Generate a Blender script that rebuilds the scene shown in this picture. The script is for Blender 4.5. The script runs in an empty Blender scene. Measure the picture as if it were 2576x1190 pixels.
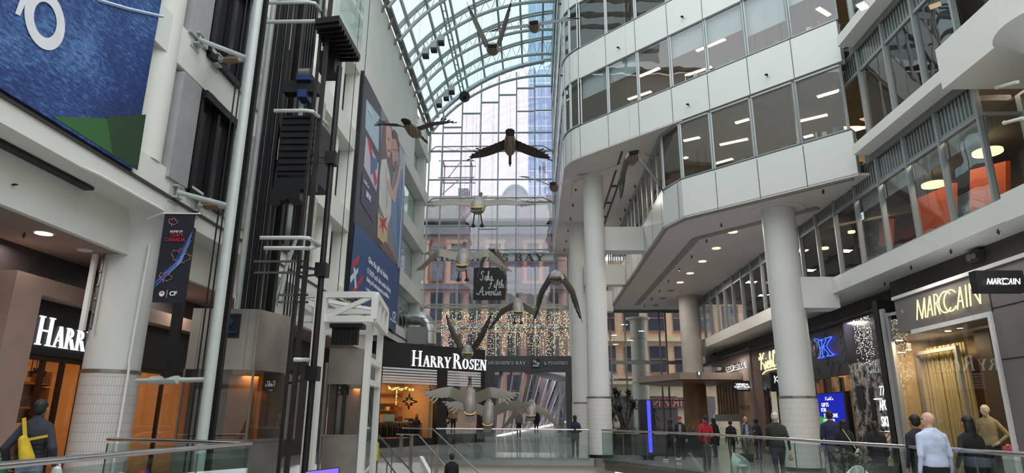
import bpy, bmesh, math, random
from mathutils import Vector, Matrix, Euler
random.seed(7)
S = bpy.context.scene
COL = S.collection
V = Vector
# ---------------------------------------------------------------- camera, world, sun, exposure
F, PITCH, YAW, ROLL, EYE = 1640., math.radians(15.6), math.radians(2.1), math.radians(0.4), 1.62
cp, sp = math.cos(PITCH), math.sin(PITCH)
_r, _u, _f = V((1, 0, 0)), V((0, -sp, cp)), V((0, cp, sp))
_r, _u = _r*math.cos(ROLL)+_u*math.sin(ROLL), _u*math.cos(ROLL)-_r*math.sin(ROLL)
_Rz = Matrix.Rotation(YAW, 3, 'Z')
CR, CU, CF = _Rz@_r, _Rz@_u, _Rz@_f
CC = V((0, 0, EYE))
cd = bpy.data.cameras.new('camera')
cam = bpy.data.objects.new('camera', cd)
COL.objects.link(cam)
cam.matrix_world = Matrix(((CR.x, CU.x, -CF.x, 0), (CR.y, CU.y, -CF.y, 0), (CR.z, CU.z, -CF.z, EYE), (0, 0, 0, 1)))
cd.sensor_width = 36
cd.lens = 36*F/2576
cd.clip_start, cd.clip_end = .05, 600
S.camera = cam
S.view_settings.view_transform = 'Standard'
S.view_settings.look = 'None'
S.view_settings.gamma = 1
S.view_settings.exposure = 0.36
S.cycles.transparent_max_bounces = 32
S.cycles.max_bounces = 7
S.cycles.diffuse_bounces = 4
S.cycles.glossy_bounces = 3
S.cycles.caustics_reflective = False
S.cycles.caustics_refractive = False
S.cycles.sample_clamp_indirect = 4

w = bpy.data.worlds.new('world')
S.world = w
w.use_nodes = True
wt = w.node_tree
wt.nodes.clear()
_o = wt.nodes.new('ShaderNodeOutputWorld')
_b = wt.nodes.new('ShaderNodeBackground')
_n = wt.nodes.new('ShaderNodeTexNoise')
_n.inputs['Scale'].default_value = 2.2
_n.inputs['Detail'].default_value = 4
_c = wt.nodes.new('ShaderNodeValToRGB')
_c.color_ramp.elements[0].position = .35
_c.color_ramp.elements[0].color = (.80, .90, .97, 1)
_c.color_ramp.elements[1].position = .65
_c.color_ramp.elements[1].color = (.97, .99, 1, 1)
wt.links.new(_n.outputs[0], _c.inputs[0])
wt.links.new(_c.outputs[0], _b.inputs[0])
_b.inputs[1].default_value = 1.75
wt.links.new(_b.outputs[0], _o.inputs[0])
sd = bpy.data.lights.new('sun', 'SUN')
sd.energy = 0.7
sd.angle = math.radians(60)
sd.color = (1, .98, .95)
so = bpy.data.objects.new('sun', sd)
so.rotation_euler = (math.radians(28), math.radians(16), 0)
COL.objects.link(so)


# ---------------------------------------------------------------- where a line of sight meets a plane of the place
def ray(x, y): return CR*(x-1288)+CU*(595-y)+CF*F
def onX(x, y, c): d = ray(x, y); return CC+d*((c-CC.x)/d.x)
def onY(x, y, c): d = ray(x, y); return CC+d*((c-CC.y)/d.y)
def onZ(x, y, c): d = ray(x, y); return CC+d*((c-CC.z)/d.z)
def onD(x, y, c): d = ray(x, y); return CC+d*((c-CC.x-CC.y)/(d.x+d.y))


# ---------------------------------------------------------------- mesh builder
JIT = random.Random(3)
class MB:
    def __init__(s): s.v = []; s.f = []
    def add(s, vs, fs):
        n = len(s.v)
        s.v += [tuple(v) for v in vs]
        s.f += [tuple(i+n for i in f) for f in fs]
        return s
    def box(s, x0, x1, y0, y1, z0, z1):
        e = (JIT.random()+.2)*.0006      # no two faces exactly coplanar
        x0, x1, y0, y1, z0, z1 = x0+e, x1-e, y0+e, y1-e, z0+e, z1-e
        return s.add([(x0, y0, z0), (x1, y0, z0), (x1, y1, z0), (x0, y1, z0), (x0, y0, z1), (x1, y0, z1), (x1, y1, z1), (x0, y1, z1)],
                     [(0, 3, 2, 1), (4, 5, 6, 7), (0, 1, 5, 4), (1, 2, 6, 5), (2, 3, 7, 6), (3, 0, 4, 7)])
    def bar(s, p, q, w, h, up=(0, 0, 1)):
        p, q = V(p), V(q)
        e = 1+(JIT.random()-.5)*.02; w *= e; h *= e
        d = (q-p).normalized()
        q = q+d*(w*.01)
        up = V(up)
        if abs(d.dot(up)) > .98: up = V((0, 1, 0))
        a = d.cross(up).normalized()*(w/2)
        b = a.cross(d).normalized()*(h/2)
        return s.add([p-a-b, p+a-b, p+a+b, p-a+b, q-a-b, q+a-b, q+a+b, q-a+b],
                     [(0, 3, 2, 1), (4, 5, 6, 7), (0, 1, 5, 4), (1, 2, 6, 5), (2, 3, 7, 6), (3, 0, 4, 7)])
    def slab(s, pts, vec):
        pts = [V(p) for p in pts]
        vec = V(vec)
        n = len(pts)
        return s.add(pts+[p+vec for p in pts], [tuple(range(n))[::-1], tuple(range(n, 2*n))]+[(i, (i+1) % n, n+(i+1) % n, n+i) for i in range(n)])
    def prism(s, poly, z0, z1): return s.slab([(p[0], p[1], z0) for p in poly], (0, 0, z1-z0))
    def quad(s, a, b, c, d): return s.add([a, b, c, d], [(0, 1, 2, 3)])
    def rings(s, rs, caps=True, closed=False):
        n = len(rs[0])
        vs = [p for r in rs for p in r]
        fs = []
        m = len(rs)
        for i in range(m if closed else m-1):
            j = (i+1) % m
            for k in range(n): fs.append((i*n+k, i*n+(k+1) % n, j*n+(k+1) % n, j*n+k))
        if caps and not closed: fs += [tuple(range(n))[::-1], tuple(range((m-1)*n, m*n))]
        return s.add(vs, fs)
    def tube(s, pts, r, n=8, flat=1., closed=False):
        pts = [V(p) for p in pts]
        m = len(pts)
        rs = r if isinstance(r, (list, tuple)) else [r]*m
        t0 = (pts[1]-pts[0]).normalized()
        a = t0.cross(V((0, 0, 1)))
        if a.length < .1: a = t0.cross(V((0, 1, 0)))
        a.normalize()
        out = []
        for i, p in enumerate(pts):
            if closed: t = pts[(i+1) % m]-pts[i-1]
            else: t = pts[min(i+1, m-1)]-pts[max(i-1, 0)]
            t.normalize()
            a = (a-t*a.dot(t)).normalized()
            b = t.cross(a)
            out.append([p+a*(math.cos(2*math.pi*k/n)*rs[i])+b*(math.sin(2*math.pi*k/n)*rs[i]*flat) for k in range(n)])
        return s.rings(out, True, closed)
    def lathe(s, c, prof, n=24, axis='Z'):
        c = V(c)
        out = []
        for r, h in prof:
            ring = []
            for k in range(n):
                a = 2*math.pi*k/n
                p = V((math.cos(a)*r, math.sin(a)*r, h))
                if axis == 'Y': p = V((p.x, -p.z, p.y))
                if axis == 'X': p = V((p.z, p.x, p.y))
                ring.append(c+p)
            out.append(ring)
        return s.rings(out)
    def ball(s, c, rx, ry=None, rz=None, n=12, m=8):
        ry = ry or rx; rz = rz or rx
        c = V(c)
        out = []
        for i in range(m+1):
            t = math.pi*(i+.02)/(m+.04)
            out.append([c+V((math.sin(t)*math.cos(2*math.pi*k/n)*rx, math.sin(t)*math.sin(2*math.pi*k/n)*ry, -math.cos(t)*rz)) for k in range(n)])
        return s.rings(out)
    def cap(s, p, q, r1, r2, n=10, flat=1.):
        p, q = V(p), V(q)
        d = q-p
        L = d.length or 1e-4
        d = d/L
        ts, rr = [], []
        for i in range(4):
            a = math.pi/2*(i+.25)/4
            ts.append(p-d*(r1*math.cos(a))); rr.append(r1*math.sin(a))
        ts.append(p); rr.append(r1); ts.append(q); rr.append(r2)
        for i in range(3, -1, -1):
            a = math.pi/2*(i+.25)/4
            ts.append(q+d*(r2*math.cos(a))); rr.append(r2*math.sin(a))
        return s.tube(ts, rr, n, flat)
    def xf(s, M):
        s.v = [tuple(M@V(v)) for v in s.v]
        return s


def wloc(o):
    p = V((0, 0, 0))
    while o is not None:
        p = p+V(o.location)
        o = o.parent
    return p


def link(name, mb, mat, parent=None, local=False, smooth=40, remesh=0, origin=True):
    me = bpy.data.meshes.new(name)
    vs = mb.v
    o = None
    if not local:
        if parent is not None:
            off = wloc(parent)
        elif origin and vs:
            xs = [v[0] for v in vs]; ys = [v[1] for v in vs]; zs = [v[2] for v in vs]
            off = V(((min(xs)+max(xs))/2, (min(ys)+max(ys))/2, min(zs)))
        else: off = V((0, 0, 0))
        vs = [(v[0]-off.x, v[1]-off.y, v[2]-off.z) for v in vs]
    me.from_pydata(vs, [], mb.f)
    bm = bmesh.new(); bm.from_mesh(me)
    bmesh.ops.recalc_face_normals(bm, faces=bm.faces)
    bm.to_mesh(me); bm.free()
    if smooth:
        me.polygons.foreach_set('use_smooth', [True]*len(me.polygons))
        if not remesh: me.set_sharp_from_angle(angle=math.radians(smooth))
    if mat: me.materials.append(mat)
    o = bpy.data.objects.new(name, me)
    COL.objects.link(o)
    if parent is not None: o.parent = parent
    elif not local and origin: o.location = off
    if remesh:
        m = o.modifiers.new('surface', 'REMESH'); m.mode = 'VOXEL'; m.voxel_size = remesh; m.use_smooth_shade = True
        m2 = o.modifiers.new('soften', 'SMOOTH'); m2.factor = .5; m2.iterations = 4
    return o


def tag(o, label=None, cat=None, group=None, kind=None):
    if label: o['label'] = label
    if cat: o['category'] = cat
    if group: o['group'] = group
    if kind: o['kind'] = kind
    return o


def thing(name, label, cat, loc=(0, 0, 0), group=None, rz=0):
    o = bpy.data.objects.new(name, None)
    o.location = loc
    o.rotation_euler = (0, 0, rz)
    o.empty_display_size = .2
    COL.objects.link(o)
    return tag(o, label, cat, group)


def struct(name, mb, mat, label=None, **k):
    o = link(name, mb, mat, **k)
    o['kind'] = 'structure'
    if label: o['label'] = label
    return o


def single(name, mb, mat, label, cat, group=None, **k): return tag(link(name, mb, mat, **k), label, cat, group)


# ---------------------------------------------------------------- materials
MATS = {}
def lin(c): return tuple(((x/255)/12.92 if x/255 <= .04045 else ((x/255+.055)/1.055)**2.4) for x in c)
def base(name):
    m = bpy.data.materials.new(name)
    m.use_nodes = True
    nt = m.node_tree
    nt.nodes.clear()
    out = nt.nodes.new('ShaderNodeOutputMaterial')
    return m, nt, out
def nd(nt, t, **k):
    n = nt.nodes.new('ShaderNode'+t)
    for a, b in k.items():
        if a in n.inputs: n.inputs[a].default_value = b
        else: setattr(n, a, b)
    return n
def mat(name, c, rough=.6, metal=0., var=.06, scale=3., bump=0., spec=.5, bscale=None, coat=0.):
    """plain finish: colour with a little procedural unevenness"""
    if name in MATS: return MATS[name]
    m, nt, out = base(name)
    b = nd(nt, 'BsdfPrincipled')
    b.inputs['Roughness'].default_value = rough
    b.inputs['Metallic'].default_value = metal
    b.inputs['Specular IOR Level'].default_value = spec
    b.inputs['Coat Weight'].default_value = coat
    tc = nd(nt, 'TexCoord')
    n = nd(nt, 'TexNoise'); n.inputs['Scale'].default_value = scale; n.inputs['Detail'].default_value = 4
    nt.links.new(tc.outputs['Object'], n.inputs['Vector'])
    r = nd(nt, 'ValToRGB')
    c = lin(c)
    r.color_ramp.elements[0].position = .3
    r.color_ramp.elements[1].position = .7
    r.color_ramp.elements[0].color = (*[x*(1-var) for x in c], 1)
    r.color_ramp.elements[1].color = (*[min(1, x*(1+var)) for x in c], 1)
    nt.links.new(n.outputs[0], r.inputs[0])
    nt.links.new(r.outputs[0], b.inputs['Base Color'])
    if bump:
        n2 = nd(nt, 'TexNoise'); n2.inputs['Scale'].default_value = bscale or scale*6
        nt.links.new(tc.outputs['Object'], n2.inputs['Vector'])
        bp = nd(nt, 'Bump'); bp.inputs['Strength'].default_value = bump; bp.inputs['Distance'].default_value = .02
        nt.links.new(n2.outputs[0], bp.inputs['Height'])
        nt.links.new(bp.outputs[0], b.inputs['Normal'])
    nt.links.new(b.outputs[0], out.inputs[0])
    MATS[name] = m
    return m
def emit(name, c, s=1.):
    if name in MATS: return MATS[name]
    m, nt, out = base(name)
    e = nd(nt, 'Emission'); e.inputs[0].default_value = (*lin(c), 1); e.inputs[1].default_value = s
    nt.links.new(e.outputs[0], out.inputs[0])
    MATS[name] = m
    return m
def glass(name, tint=(235, 245, 243), refl=.04, rough=.0, wave=0., top=.9):
    if name in MATS: return MATS[name]
    m, nt, out = base(name)
    t = nd(nt, 'BsdfTransparent'); t.inputs[0].default_value = (*lin(tint), 1)
    g = nd(nt, 'BsdfGlossy'); g.inputs['Roughness'].default_value = rough; g.inputs[0].default_value = (.95, .97, 1, 1)
    l = nd(nt, 'LayerWeight'); l.inputs[0].default_value = .5
    p = nd(nt, 'Math', operation='POWER'); p.inputs[1].default_value = 4
    mr = nd(nt, 'MapRange'); mr.inputs['To Min'].default_value = refl; mr.inputs['To Max'].default_value = top
    mx = nd(nt, 'MixShader')
    L = nt.links.new
    L(l.outputs['Facing'], p.inputs[0]); L(p.outputs[0], mr.inputs[0]); L(mr.outputs[0], mx.inputs[0])
    L(t.outputs[0], mx.inputs[1]); L(g.outputs[0], mx.inputs[2]); L(mx.outputs[0], out.inputs[0])
    if wave:
        tc = nd(nt, 'TexCoord'); n = nd(nt, 'TexNoise'); n.inputs['Scale'].default_value = .9; n.inputs['Detail'].default_value = 1
        bp = nd(nt, 'Bump'); bp.inputs['Strength'].default_value = wave; bp.inputs['Distance'].default_value = .05
        L(tc.outputs['Object'], n.inputs['Vector']); L(n.outputs[0], bp.inputs['Height']); L(bp.outputs[0], g.inputs['Normal'])
    MATS[name] = m
    return m


WHITE = mat('white_paint', (226, 228, 222), .55, var=.03, scale=.6)
WALLW = mat('wall_plaster', (222, 224, 216), .7, var=.03, scale=.8, bump=.05)
PANEL = mat('office_panel', (214, 218, 214), .35, var=.015, scale=.4)
SOFFIT = mat('soffit_paint', (212, 206, 202), .8, var=.02, scale=.5)
STEEL = mat('brushed_steel', (160, 155, 148), .32, .8, var=.16, scale=1.2)
STEELD = mat('dull_steel', (120, 122, 124), .4, .8, var=.1, scale=4)
CHROME = mat('handrail_steel', (190, 190, 192), .22, 1., var=.03)
FRAME = mat('window_frame_grey', (158, 166, 166), .4, .3, var=.03)
TRUSS = mat('truss_paint', (170, 180, 179), .45, .2, var=.05)
DARK = mat('black_paint', (22, 22, 25), .45, .2, var=.2)
DARKM = mat('dark_metal', (44, 44, 48), .4, .6, var=.2)
BROWNM = mat('oily_rail', (58, 54, 52), .38, .7, var=.2)
BLACK = mat('sign_black', (14, 14, 16), .5, var=.05)
CHAR = mat('charcoal_fascia', (58, 54, 54), .6, var=.05)
TAUPE = mat('taupe_panel', (112, 106, 104), .5, var=.03)
CREAM = mat('cream_wall', (222, 214, 202), .7, var=.02)
CLEAR = glass('clear_glass', (238, 246, 244), .03)
RAILG = glass('balustrade_glass', (238, 247, 244), .05)
SHOPG = glass('shop_glass', (228, 232, 228), .05)
OFFG = glass('office_glass', (220, 226, 226), .12, wave=.14)
ROOFG = glass('roof_glass', (172, 188, 189), .02, top=.3)
ENDG = glass('end_glass', (204, 210, 214), .12, wave=.25)
PINKG = glass('pink_glass', (196, 184, 198), .13, wave=.25)
# ================================================================ the large structure
def tilemat(name, c, line, w, h, R, mortar=.012, rough=.35):
    m, nt, out = base(name)
    b = nd(nt, 'BsdfPrincipled'); b.inputs['Roughness'].default_value = rough
    tc = nd(nt, 'TexCoord'); sx = nd(nt, 'SeparateXYZ'); at = nd(nt, 'Math', operation='ARCTAN2')
    mu = nd(nt, 'Math', operation='MULTIPLY'); mu.inputs[1].default_value = R
    cx = nd(nt, 'CombineXYZ'); br = nd(nt, 'TexBrick')
    L = nt.links.new
    L(tc.outputs['Object'], sx.inputs[0]); L(sx.outputs[1], at.inputs[0]); L(sx.outputs[0], at.inputs[1]); L(at.outputs[0], mu.inputs[0])
    L(mu.outputs[0], cx.inputs[0]); L(sx.outputs[2], cx.inputs[1]); L(cx.outputs[0], br.inputs[0])
    br.offset = 0; br.inputs['Scale'].default_value = 1; br.inputs['Mortar Size'].default_value = mortar/2
    br.inputs['Brick Width'].default_value = w; br.inputs['Row Height'].default_value = h
    br.inputs['Color1'].default_value = (*lin(c), 1); br.inputs['Color2'].default_value = (*[x*.96 for x in lin(c)], 1); br.inputs['Mortar'].default_value = (*lin(line), 1)
    L(br.outputs[0], b.inputs['Base Color']); L(b.outputs[0], out.inputs[0])
    return m
def brickmat(name, c1, c2, mo, w=.3, h=.09, axis='X', rough=.8, ms=.012):
    m, nt, out = base(name)
    b = nd(nt, 'BsdfPrincipled'); b.inputs['Roughness'].default_value = rough
    tc = nd(nt, 'TexCoord'); sx = nd(nt, 'SeparateXYZ'); cx = nd(nt, 'CombineXYZ'); br = nd(nt, 'TexBrick')
    L = nt.links.new
    L(tc.outputs['Object'], sx.inputs[0]); L(sx.outputs[0 if axis == 'X' else 1], cx.inputs[0]); L(sx.outputs[2 if axis != 'F' else 1], cx.inputs[1]); L(cx.outputs[0], br.inputs[0])
    if axis == 'F': L(sx.outputs[0], cx.inputs[0])
    br.inputs['Scale'].default_value = 1; br.inputs['Mortar Size'].default_value = ms
    br.inputs['Brick Width'].default_value = w; br.inputs['Row Height'].default_value = h
    br.inputs['Color1'].default_value = (*lin(c1), 1); br.inputs['Color2'].default_value = (*lin(c2), 1); br.inputs['Mortar'].default_value = (*lin(mo), 1)
    L(br.outputs[0], b.inputs['Base Color']); L(b.outputs[0], out.inputs[0])
    return m
FLOORM = brickmat('polished_stone_floor', (158, 158, 158), (150, 151, 152), (120, 120, 120), 1.2, 1.2, 'F', .12, .008)
TILE_L = tilemat('column_tile_large', (216, 210, 206), (150, 145, 142), .062, .185, .68, .008)
TILE_R = tilemat('column_tile_small', (222, 220, 216), (176, 172, 168), .075, .2, .58, .008)

# floors
st = struct
m = MB().prism([(2.5, 29.6), (2.9, 28.7), (5.5, 22.1), (6.25, 17), (6.35, 15.3), (7.0, 9.5), (7.4, 4.5), (17, 4.5), (17, 60), (3.4, 60), (3.4, 36), (2.5, 34)], -.35, 0)
st('floor', m, FLOORM, 'polished grey stone floor of the walkway on the right', origin=False)
m = MB().prism([(-13, 30.2), (-7.9, 30.2), (-7.4, 28.0), (-4.9, 29.3), (-4.7, 29.6), (2.5, 29.6), (2.5, 34), (-13, 34)], -.3, 0)
m.slab([(-13, 34, -.3), (3.4, 34, -.3), (3.4, 34, 0), (-13, 34, 0)], (0, 9.6, .5))
m.prism([(-13, 4), (-5, 4), (-5, 11.5), (-8.4, 13.1), (-8.4, 30.2), (-13, 30.2)], -.35, 0)
st('floor', m, FLOORM, 'glossy grey floor in front of the bridge portal', origin=False)
st('floor', MB().box(-16, 18, -16, 47, -5.1, -4.8), mat('lower_floor', (206, 202, 196), .5), 'pale floor of the level below', origin=False)
# slab fascias
m = MB().box(-4.7, 2.5, 29.5, 29.6, -.3, -.02)
st('trim_1', m, mat('fascia_steel', (168, 172, 170), .25, .8), 'brushed steel edge of the floor slab')
st('wall_below', MB().box(-4.9, 3.4, 29.75, 30.1, -4.8, -.3), CREAM, 'cream wall under the slab')
m = MB()
for a, b in zip([(2.9, 28.7), (5.5, 22.1), (6.25, 17), (6.35, 15.3), (7.0, 9.5)], [(5.5, 22.1), (6.25, 17), (6.35, 15.3), (7.0, 9.5), (7.4, 4.5)]):
    m.bar((*a, -.2), (*b, -.2), .06, .42)
st('trim_2', m, mat('fascia_bronze', (120, 112, 104), .4, .5), 'bronze-grey fascia of the right walkway')

# ---- left wall
X0 = -8.2
m = MB()
m.box(-8.87, X0, 3, 46.8, 5.95, 6.95)
for z0, z1 in ((9.45, 10.4), (13.3, 14.25)): m.box(-8.87, X0, 3, 46.8, z0, z1)
m.box(-8.87, X0, 3, 41, 17.15, 23.2)
m.box(-8.87, X0, 41, 46.8, 17.15, 18.1)
m.box(-8.87, X0, 41, 46.8, 20.6, 21.3)
m.box(-9.1, -8.87, 3, 46.8, 5.0, 5.95)
m.box(-9.4, -8.35, 45.6, 46.8, 5.95, 23.2)
m.box(-8.86, X0-.01, 27.2, 36.6, 5.96, 17.2)
st('wall_left', m, WALLW, 'white plaster wall of deep floor bands on the left', origin=False)
m = MB()
m.box(-9.5, -9.3, 3, 37, 5.95, 23.2)
for y in (8.5, 17.6, 22.6, 25.6): m.lathe((-8.95, y, 6), [(.52, 0), (.52, 11.2)], 24)
m.lathe((-8.72, 12.85, 6.95), [(.56, 0), (.56, 10.2)], 32)
st('wall_left_recess', m, WALLW, 'recessed back wall with round attached columns', origin=False)
st('trim_3', MB().box(X0-.02, X0+.05, 3, 46.8, 6.32, 6.38), mat('ledge_dark', (70, 66, 64)), 'thin ledge line under the banner')  # thin strip coloured darker than the wall
# clerestory under the vault
m = MB()
m.box(-8.95, -8.3, 3, 46.8, 21.2, 21.5)
for i in range(8): m.box(-8.9, -8.25, 25.4+i*3.2-.25, 25.4+i*3.2+.25, 21.3, 23.4)
st('trim_4', m, WALLW, 'row of piers between the clerestory windows', origin=False)
m = MB()
for y in [25.4+i*1.6 for i in range(14)]:
    m.bar((-8.15, y, 22.6), (-7.95, y, 23.45), .1, .1)
m.bar((-8.05, 18, 23.45), (-8.05, 46.9, 23.45), .3, .25)
m.bar((-8.3, 18, 23.1), (-8.3, 46.9, 23.1), .12, .3)
st('trim_5', m, mat('rail_grey', (120, 124, 122), .5, .2), 'grey steel eaves rail along the foot of the glass vault', origin=False)
for i in range(6):
    y0 = 25.65+i*3.2
    f = MB()
    f.box(-8.72, -8.66, y0, y0+2.7, 21.5, 21.58); f.box(-8.72, -8.66, y0, y0+2.7, 23.2, 23.3)
    for k in range(4): f.bar((-8.69, y0+.1, 21.6+k*.42), (-8.69, y0+2.6, 21.9+k*.42), .04, .05)
    o = st('window_%d' % (i+1), f, FRAME, 'clerestory window under the vault')
    link('pane', MB().quad((-8.69, y0, 21.5), (-8.69, y0+2.7, 21.5), (-8.69, y0+2.7, 23.3), (-8.69, y0, 23.3)), OFFG, o)
# windows near the end of the left wall
for i, (z0, z1) in enumerate(((6.95, 9.45), (10.4, 13.3), (14.25, 17.15), (18.1, 20.6))):
    y0 = 37 if i < 3 else 41.2
    f = MB()
    for y in (y0, y0+2.1, 45.4):
        f.box(-8.95, -8.87, y-.04, y+.04, z0, z1)
    f.box(-8.95, -8.87, y0, 45.6, z0, z0+.08); f.box(-8.95, -8.87, y0, 45.6, z1-.08, z1)
    o = st('window_%d' % (i+7), f, FRAME, 'large window between two white floor bands on the left')
    link('pane', MB().quad((-8.9, y0, z0), (-8.9, 45.6, z0), (-8.9, 45.6, z1), (-8.9, y0, z1)), glass('left_pane', (170, 192, 186), .25, wave=.2), o)
st('wall_left_rooms', MB().box(-13.2, -13, 3, 47, 5, 23), mat('dim_office', (150, 160, 155), .8), origin=False)
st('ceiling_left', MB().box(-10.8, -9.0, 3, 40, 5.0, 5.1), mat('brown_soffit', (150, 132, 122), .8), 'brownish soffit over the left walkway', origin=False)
m = MB().box(-8.85, -8.66, 3, 11.8, 5.88, 5.94)
st('trim_6', m, DARK, 'dark slot in the underside of the first floor edge')
st('trim_7', MB().box(-9.0, -8.88, 3, 11.4, 5.5, 5.6), SOFFIT, 'ledge of the soffit')
# conduit
m = MB().tube([(-8.3, 3, 5.97), (-8.3, 10.2, 5.97), (-8.17, 11.2, 5.97), (-8.17, 13.4, 5.97)], .03, 6)
tag(st('trim_8', m, WHITE, 'white conduit along the beam'))

# big column left
def column(name, c, r, ztop, ring, tile, label, capd=0, z0=-4.8, flare=None, rt=None, blackbase=False, group=None):
    x, y = c
    rt = rt or r
    t = thing(name, label, 'column', (x, y, 0), group)
    t['kind'] = 'structure'
    p = [(r, ring), (r, ztop)] if not flare else [(r, ring), (r, 5.4), (r*1.04, 5.55), (r*1.2, 5.75), (r*1.5, 5.98), (r*1.6, 6.3)]
    link('shaft', MB().lathe((x, y, 0), p, 48), mat('column_paint', (216, 218, 214), .6, var=.03, scale=.7), t)
    link('tiled_base', MB().lathe((x, y, 0), [(rt, .13 if blackbase else z0), (rt, ring)], 48), tile, t)
    link('steel_ring', MB().lathe((x, y, 0), [(rt+.015, ring-.035), (rt+.015, ring+.035)], 48), STEEL, t)
    if blackbase:
        link('black_plinth', MB().lathe((x, y, 0), [(rt+.01, -.33), (rt+.01, .13)], 48), DARK, t)
        link('lower_shaft', MB().lathe((x, y, 0), [(rt, -4.8), (rt, -.33)], 48), WHITE, t)
    if capd: link('ceiling_collar', MB().lathe((x, y, 0), [(capd, ztop-.06), (capd, ztop)], 48), SOFFIT, t)
    return t
cL = column('round_column', (-9.13, 14), .55, 5.98, 2.52, TILE_L, 'large white round column with tiled base on the left walkway', flare=True, rt=.565, z0=-.1)
m = MB()
for k in range(12): m.box(-8.88+.0, -8.80, 13.30, 13.36, 3.6+k*.16, 3.66+k*.16)
m = MB().bar((-9.56, 13.45, 3.35), (-9.56, 13.45, 5.3), .1, .08)
link('wall_channel', m, WHITE, cL)
m = MB().bar((-9.33, 13.40, 3.35), (-9.33, 13.40, 5.3), .025, .03)
for k in range(7): m.ball((-9.33, 13.38, 3.4+k*.3), .035, n=6, m=4)
link('cable_strip', m, STEELD, cL)
link('conduit', MB().tube([(-8.56, 13.72, 5.3), (-8.6, 13.72, 2.75), (-8.58, 13.72, 2.6), (-8.58, 13.72, 0)], .028, 8), WHITE, cL)
column('round_column', (2.85, 30.3), .49, 13.2, 2.55, TILE_R, 'tall white column at the corner of the central walkway', .85, rt=.55, blackbase=True)
column('round_column', (2.6, 38.6), .5, 13.2, 2.5, TILE_R, 'white column standing right behind the tall corner column', .8, rt=.52, z0=0, blackbase=True)
column('round_column', (8.97, 23.3), .58, 9.15, 2.38, TILE_R, 'massive white column in front of the blue K shop sign', .95, rt=.62, blackbase=True)
t = thing('round_column', 'grey column wrapped in rust-brown stone beneath the flat canopy', 'column', (9.65, 41, 0)); t['kind'] = 'structure'
link('shaft', MB().lathe((9.65, 41, 0), [(.62, 3.7), (.62, 9.15)], 36), mat('column_grey', (186, 184, 176), .6), t)
link('stone_cladding', MB().lathe((9.65, 41, 0), [(.72, 0), (.68, 3.7)], 36), mat('rust_stone', (128, 98, 66), .5, var=.3, scale=1.5), t)
t = column('round_column', (2.75, 45), .4, 13.2, 2.6, TILE_R, 'slim white column against the end glazing', .6, z0=0)
t = thing('round_column', 'grey concrete column outside the far right glazing', 'column', (7.75, 49.5, 0)); t['kind'] = 'structure'
link('shaft', MB().lathe((7.75, 49.5, 0), [(.6, 0), (.6, 9.0)], 36), mat('column_conc', (190, 184, 176), .6), t)
link('collar', MB().lathe((7.75, 49.5, 0), [(.9, 8.9), (.9, 9.0)], 36), SOFFIT, t)
m2 = MB()
for z in (2.6, 4.2, 5.8, 7.4): m2.lathe((7.75, 49.5, 0), [(.605, z), (.605, z+.03)], 36)
link('joint', m2, mat('joint_grey', (110, 106, 100)), t)

# ---- office block, 45 degree face on the plane X + Y = 30
FX = [2.1+1.17*k for k in range(8)]          # mullion lines along the face
def fp(x, off=0.): return (x-off*.7071, 30-x-off*.7071)      # off > 0: in front of the face
def arcpts(n=6):   # rounded corner from (1.4, 29.5) to fp(2.1)
    out = []
    for i in range(n+1):
        t = i/n
        p0, p1, p2 = V((1.4, 29.6)), V((1.4, 28.6)), V((2.1, 27.9))
        q = p0*(1-t)**2+p1*(2*t*(1-t))+p2*t*t
        out.append((q.x, q.y))
    return out
ARC = arcpts()
UP = [(1.4, 47)]+ARC+[(10.25, 19.75)]
LOW = [(5.25, 47), (5.25, 25.6), (5.75, 24.25), (10.25, 19.75)]
def inset(poly, d):
    """the open line moved inwards (to the right hand of its run away from the atrium)"""
    out = []
    for i, p in enumerate(poly):
        a = V(poly[max(i-1, 0)]); b = V(poly[min(i+1, len(poly)-1)])
        t = (b-a).normalized()
        out.append((p[0]-t.y*d, p[1]+t.x*d))
    return out
def band(line, z0, z1, th=.25, name='wall_office'):
    ins = inset(line, th)
    m = MB()
    for i in range(len(line)-1):
        a, b, c, d = line[i], line[i+1], ins[i+1], ins[i]
        m.slab([(*a, z0), (*b, z0), (*c, z0), (*d, z0)], (0, 0, z1-z0))
    return m
floors = ((13.2, 14.78, 17.2), (17.2, 18.8, 21.32), (21.32, 22.9, 25.4))
for z0, z1, z2 in floors:
    st('wall_office', band(UP, z0, z1-.05, .3), PANEL, 'white metal spandrel band of the office block', origin=False)
    o = st('trim_9', band([(p[0], p[1]) for p in UP], z1-.05, z1, .34), mat('joint_dark', (70, 74, 74)), 'dark joint over a spandrel', origin=False)
st('wall_office', band(UP, 25.4, 29.4, .3), PANEL, 'top band of the office block under the vault', origin=False)
st('wall_office', band(LOW, 9.15, 10.68, .3), PANEL, 'lowest white spandrel of the office block', origin=False)
st('trim_9', band(LOW, 10.68, 10.73, .34), mat('joint_dark', (70, 74, 74)), 'dark joint over the lowest spandrel', origin=False)
# panel joints: thin dark recess strips between panels
m = MB()
for (z0, z1, _) in floors+((9.15, 10.68, 0),):
    for k, x in enumerate(FX):
        if z0 < 10 and x < 5.4: continue
        a = fp(x, .004); b = fp(x, -.02)
        m.bar((*a, z0), (*a, z1-.05), .018, .018)
    if z0 > 10:
        for p in ARC[::2]+[(1.4, 32+2.2*q) for q in range(7)]: m.bar((p[0]-.004, p[1], z0), (p[0]-.004, p[1], z1-.05), .014, .014)
    else:
        for q in range(9): m.bar((5.25, 26+2.2*q, z0), (5.25, 26+2.2*q, z1), .014, .014)
st('trim_10', m, mat('joint_dark', (70, 74, 74)), 'fine vertical joints between the office panels', origin=False)
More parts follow.
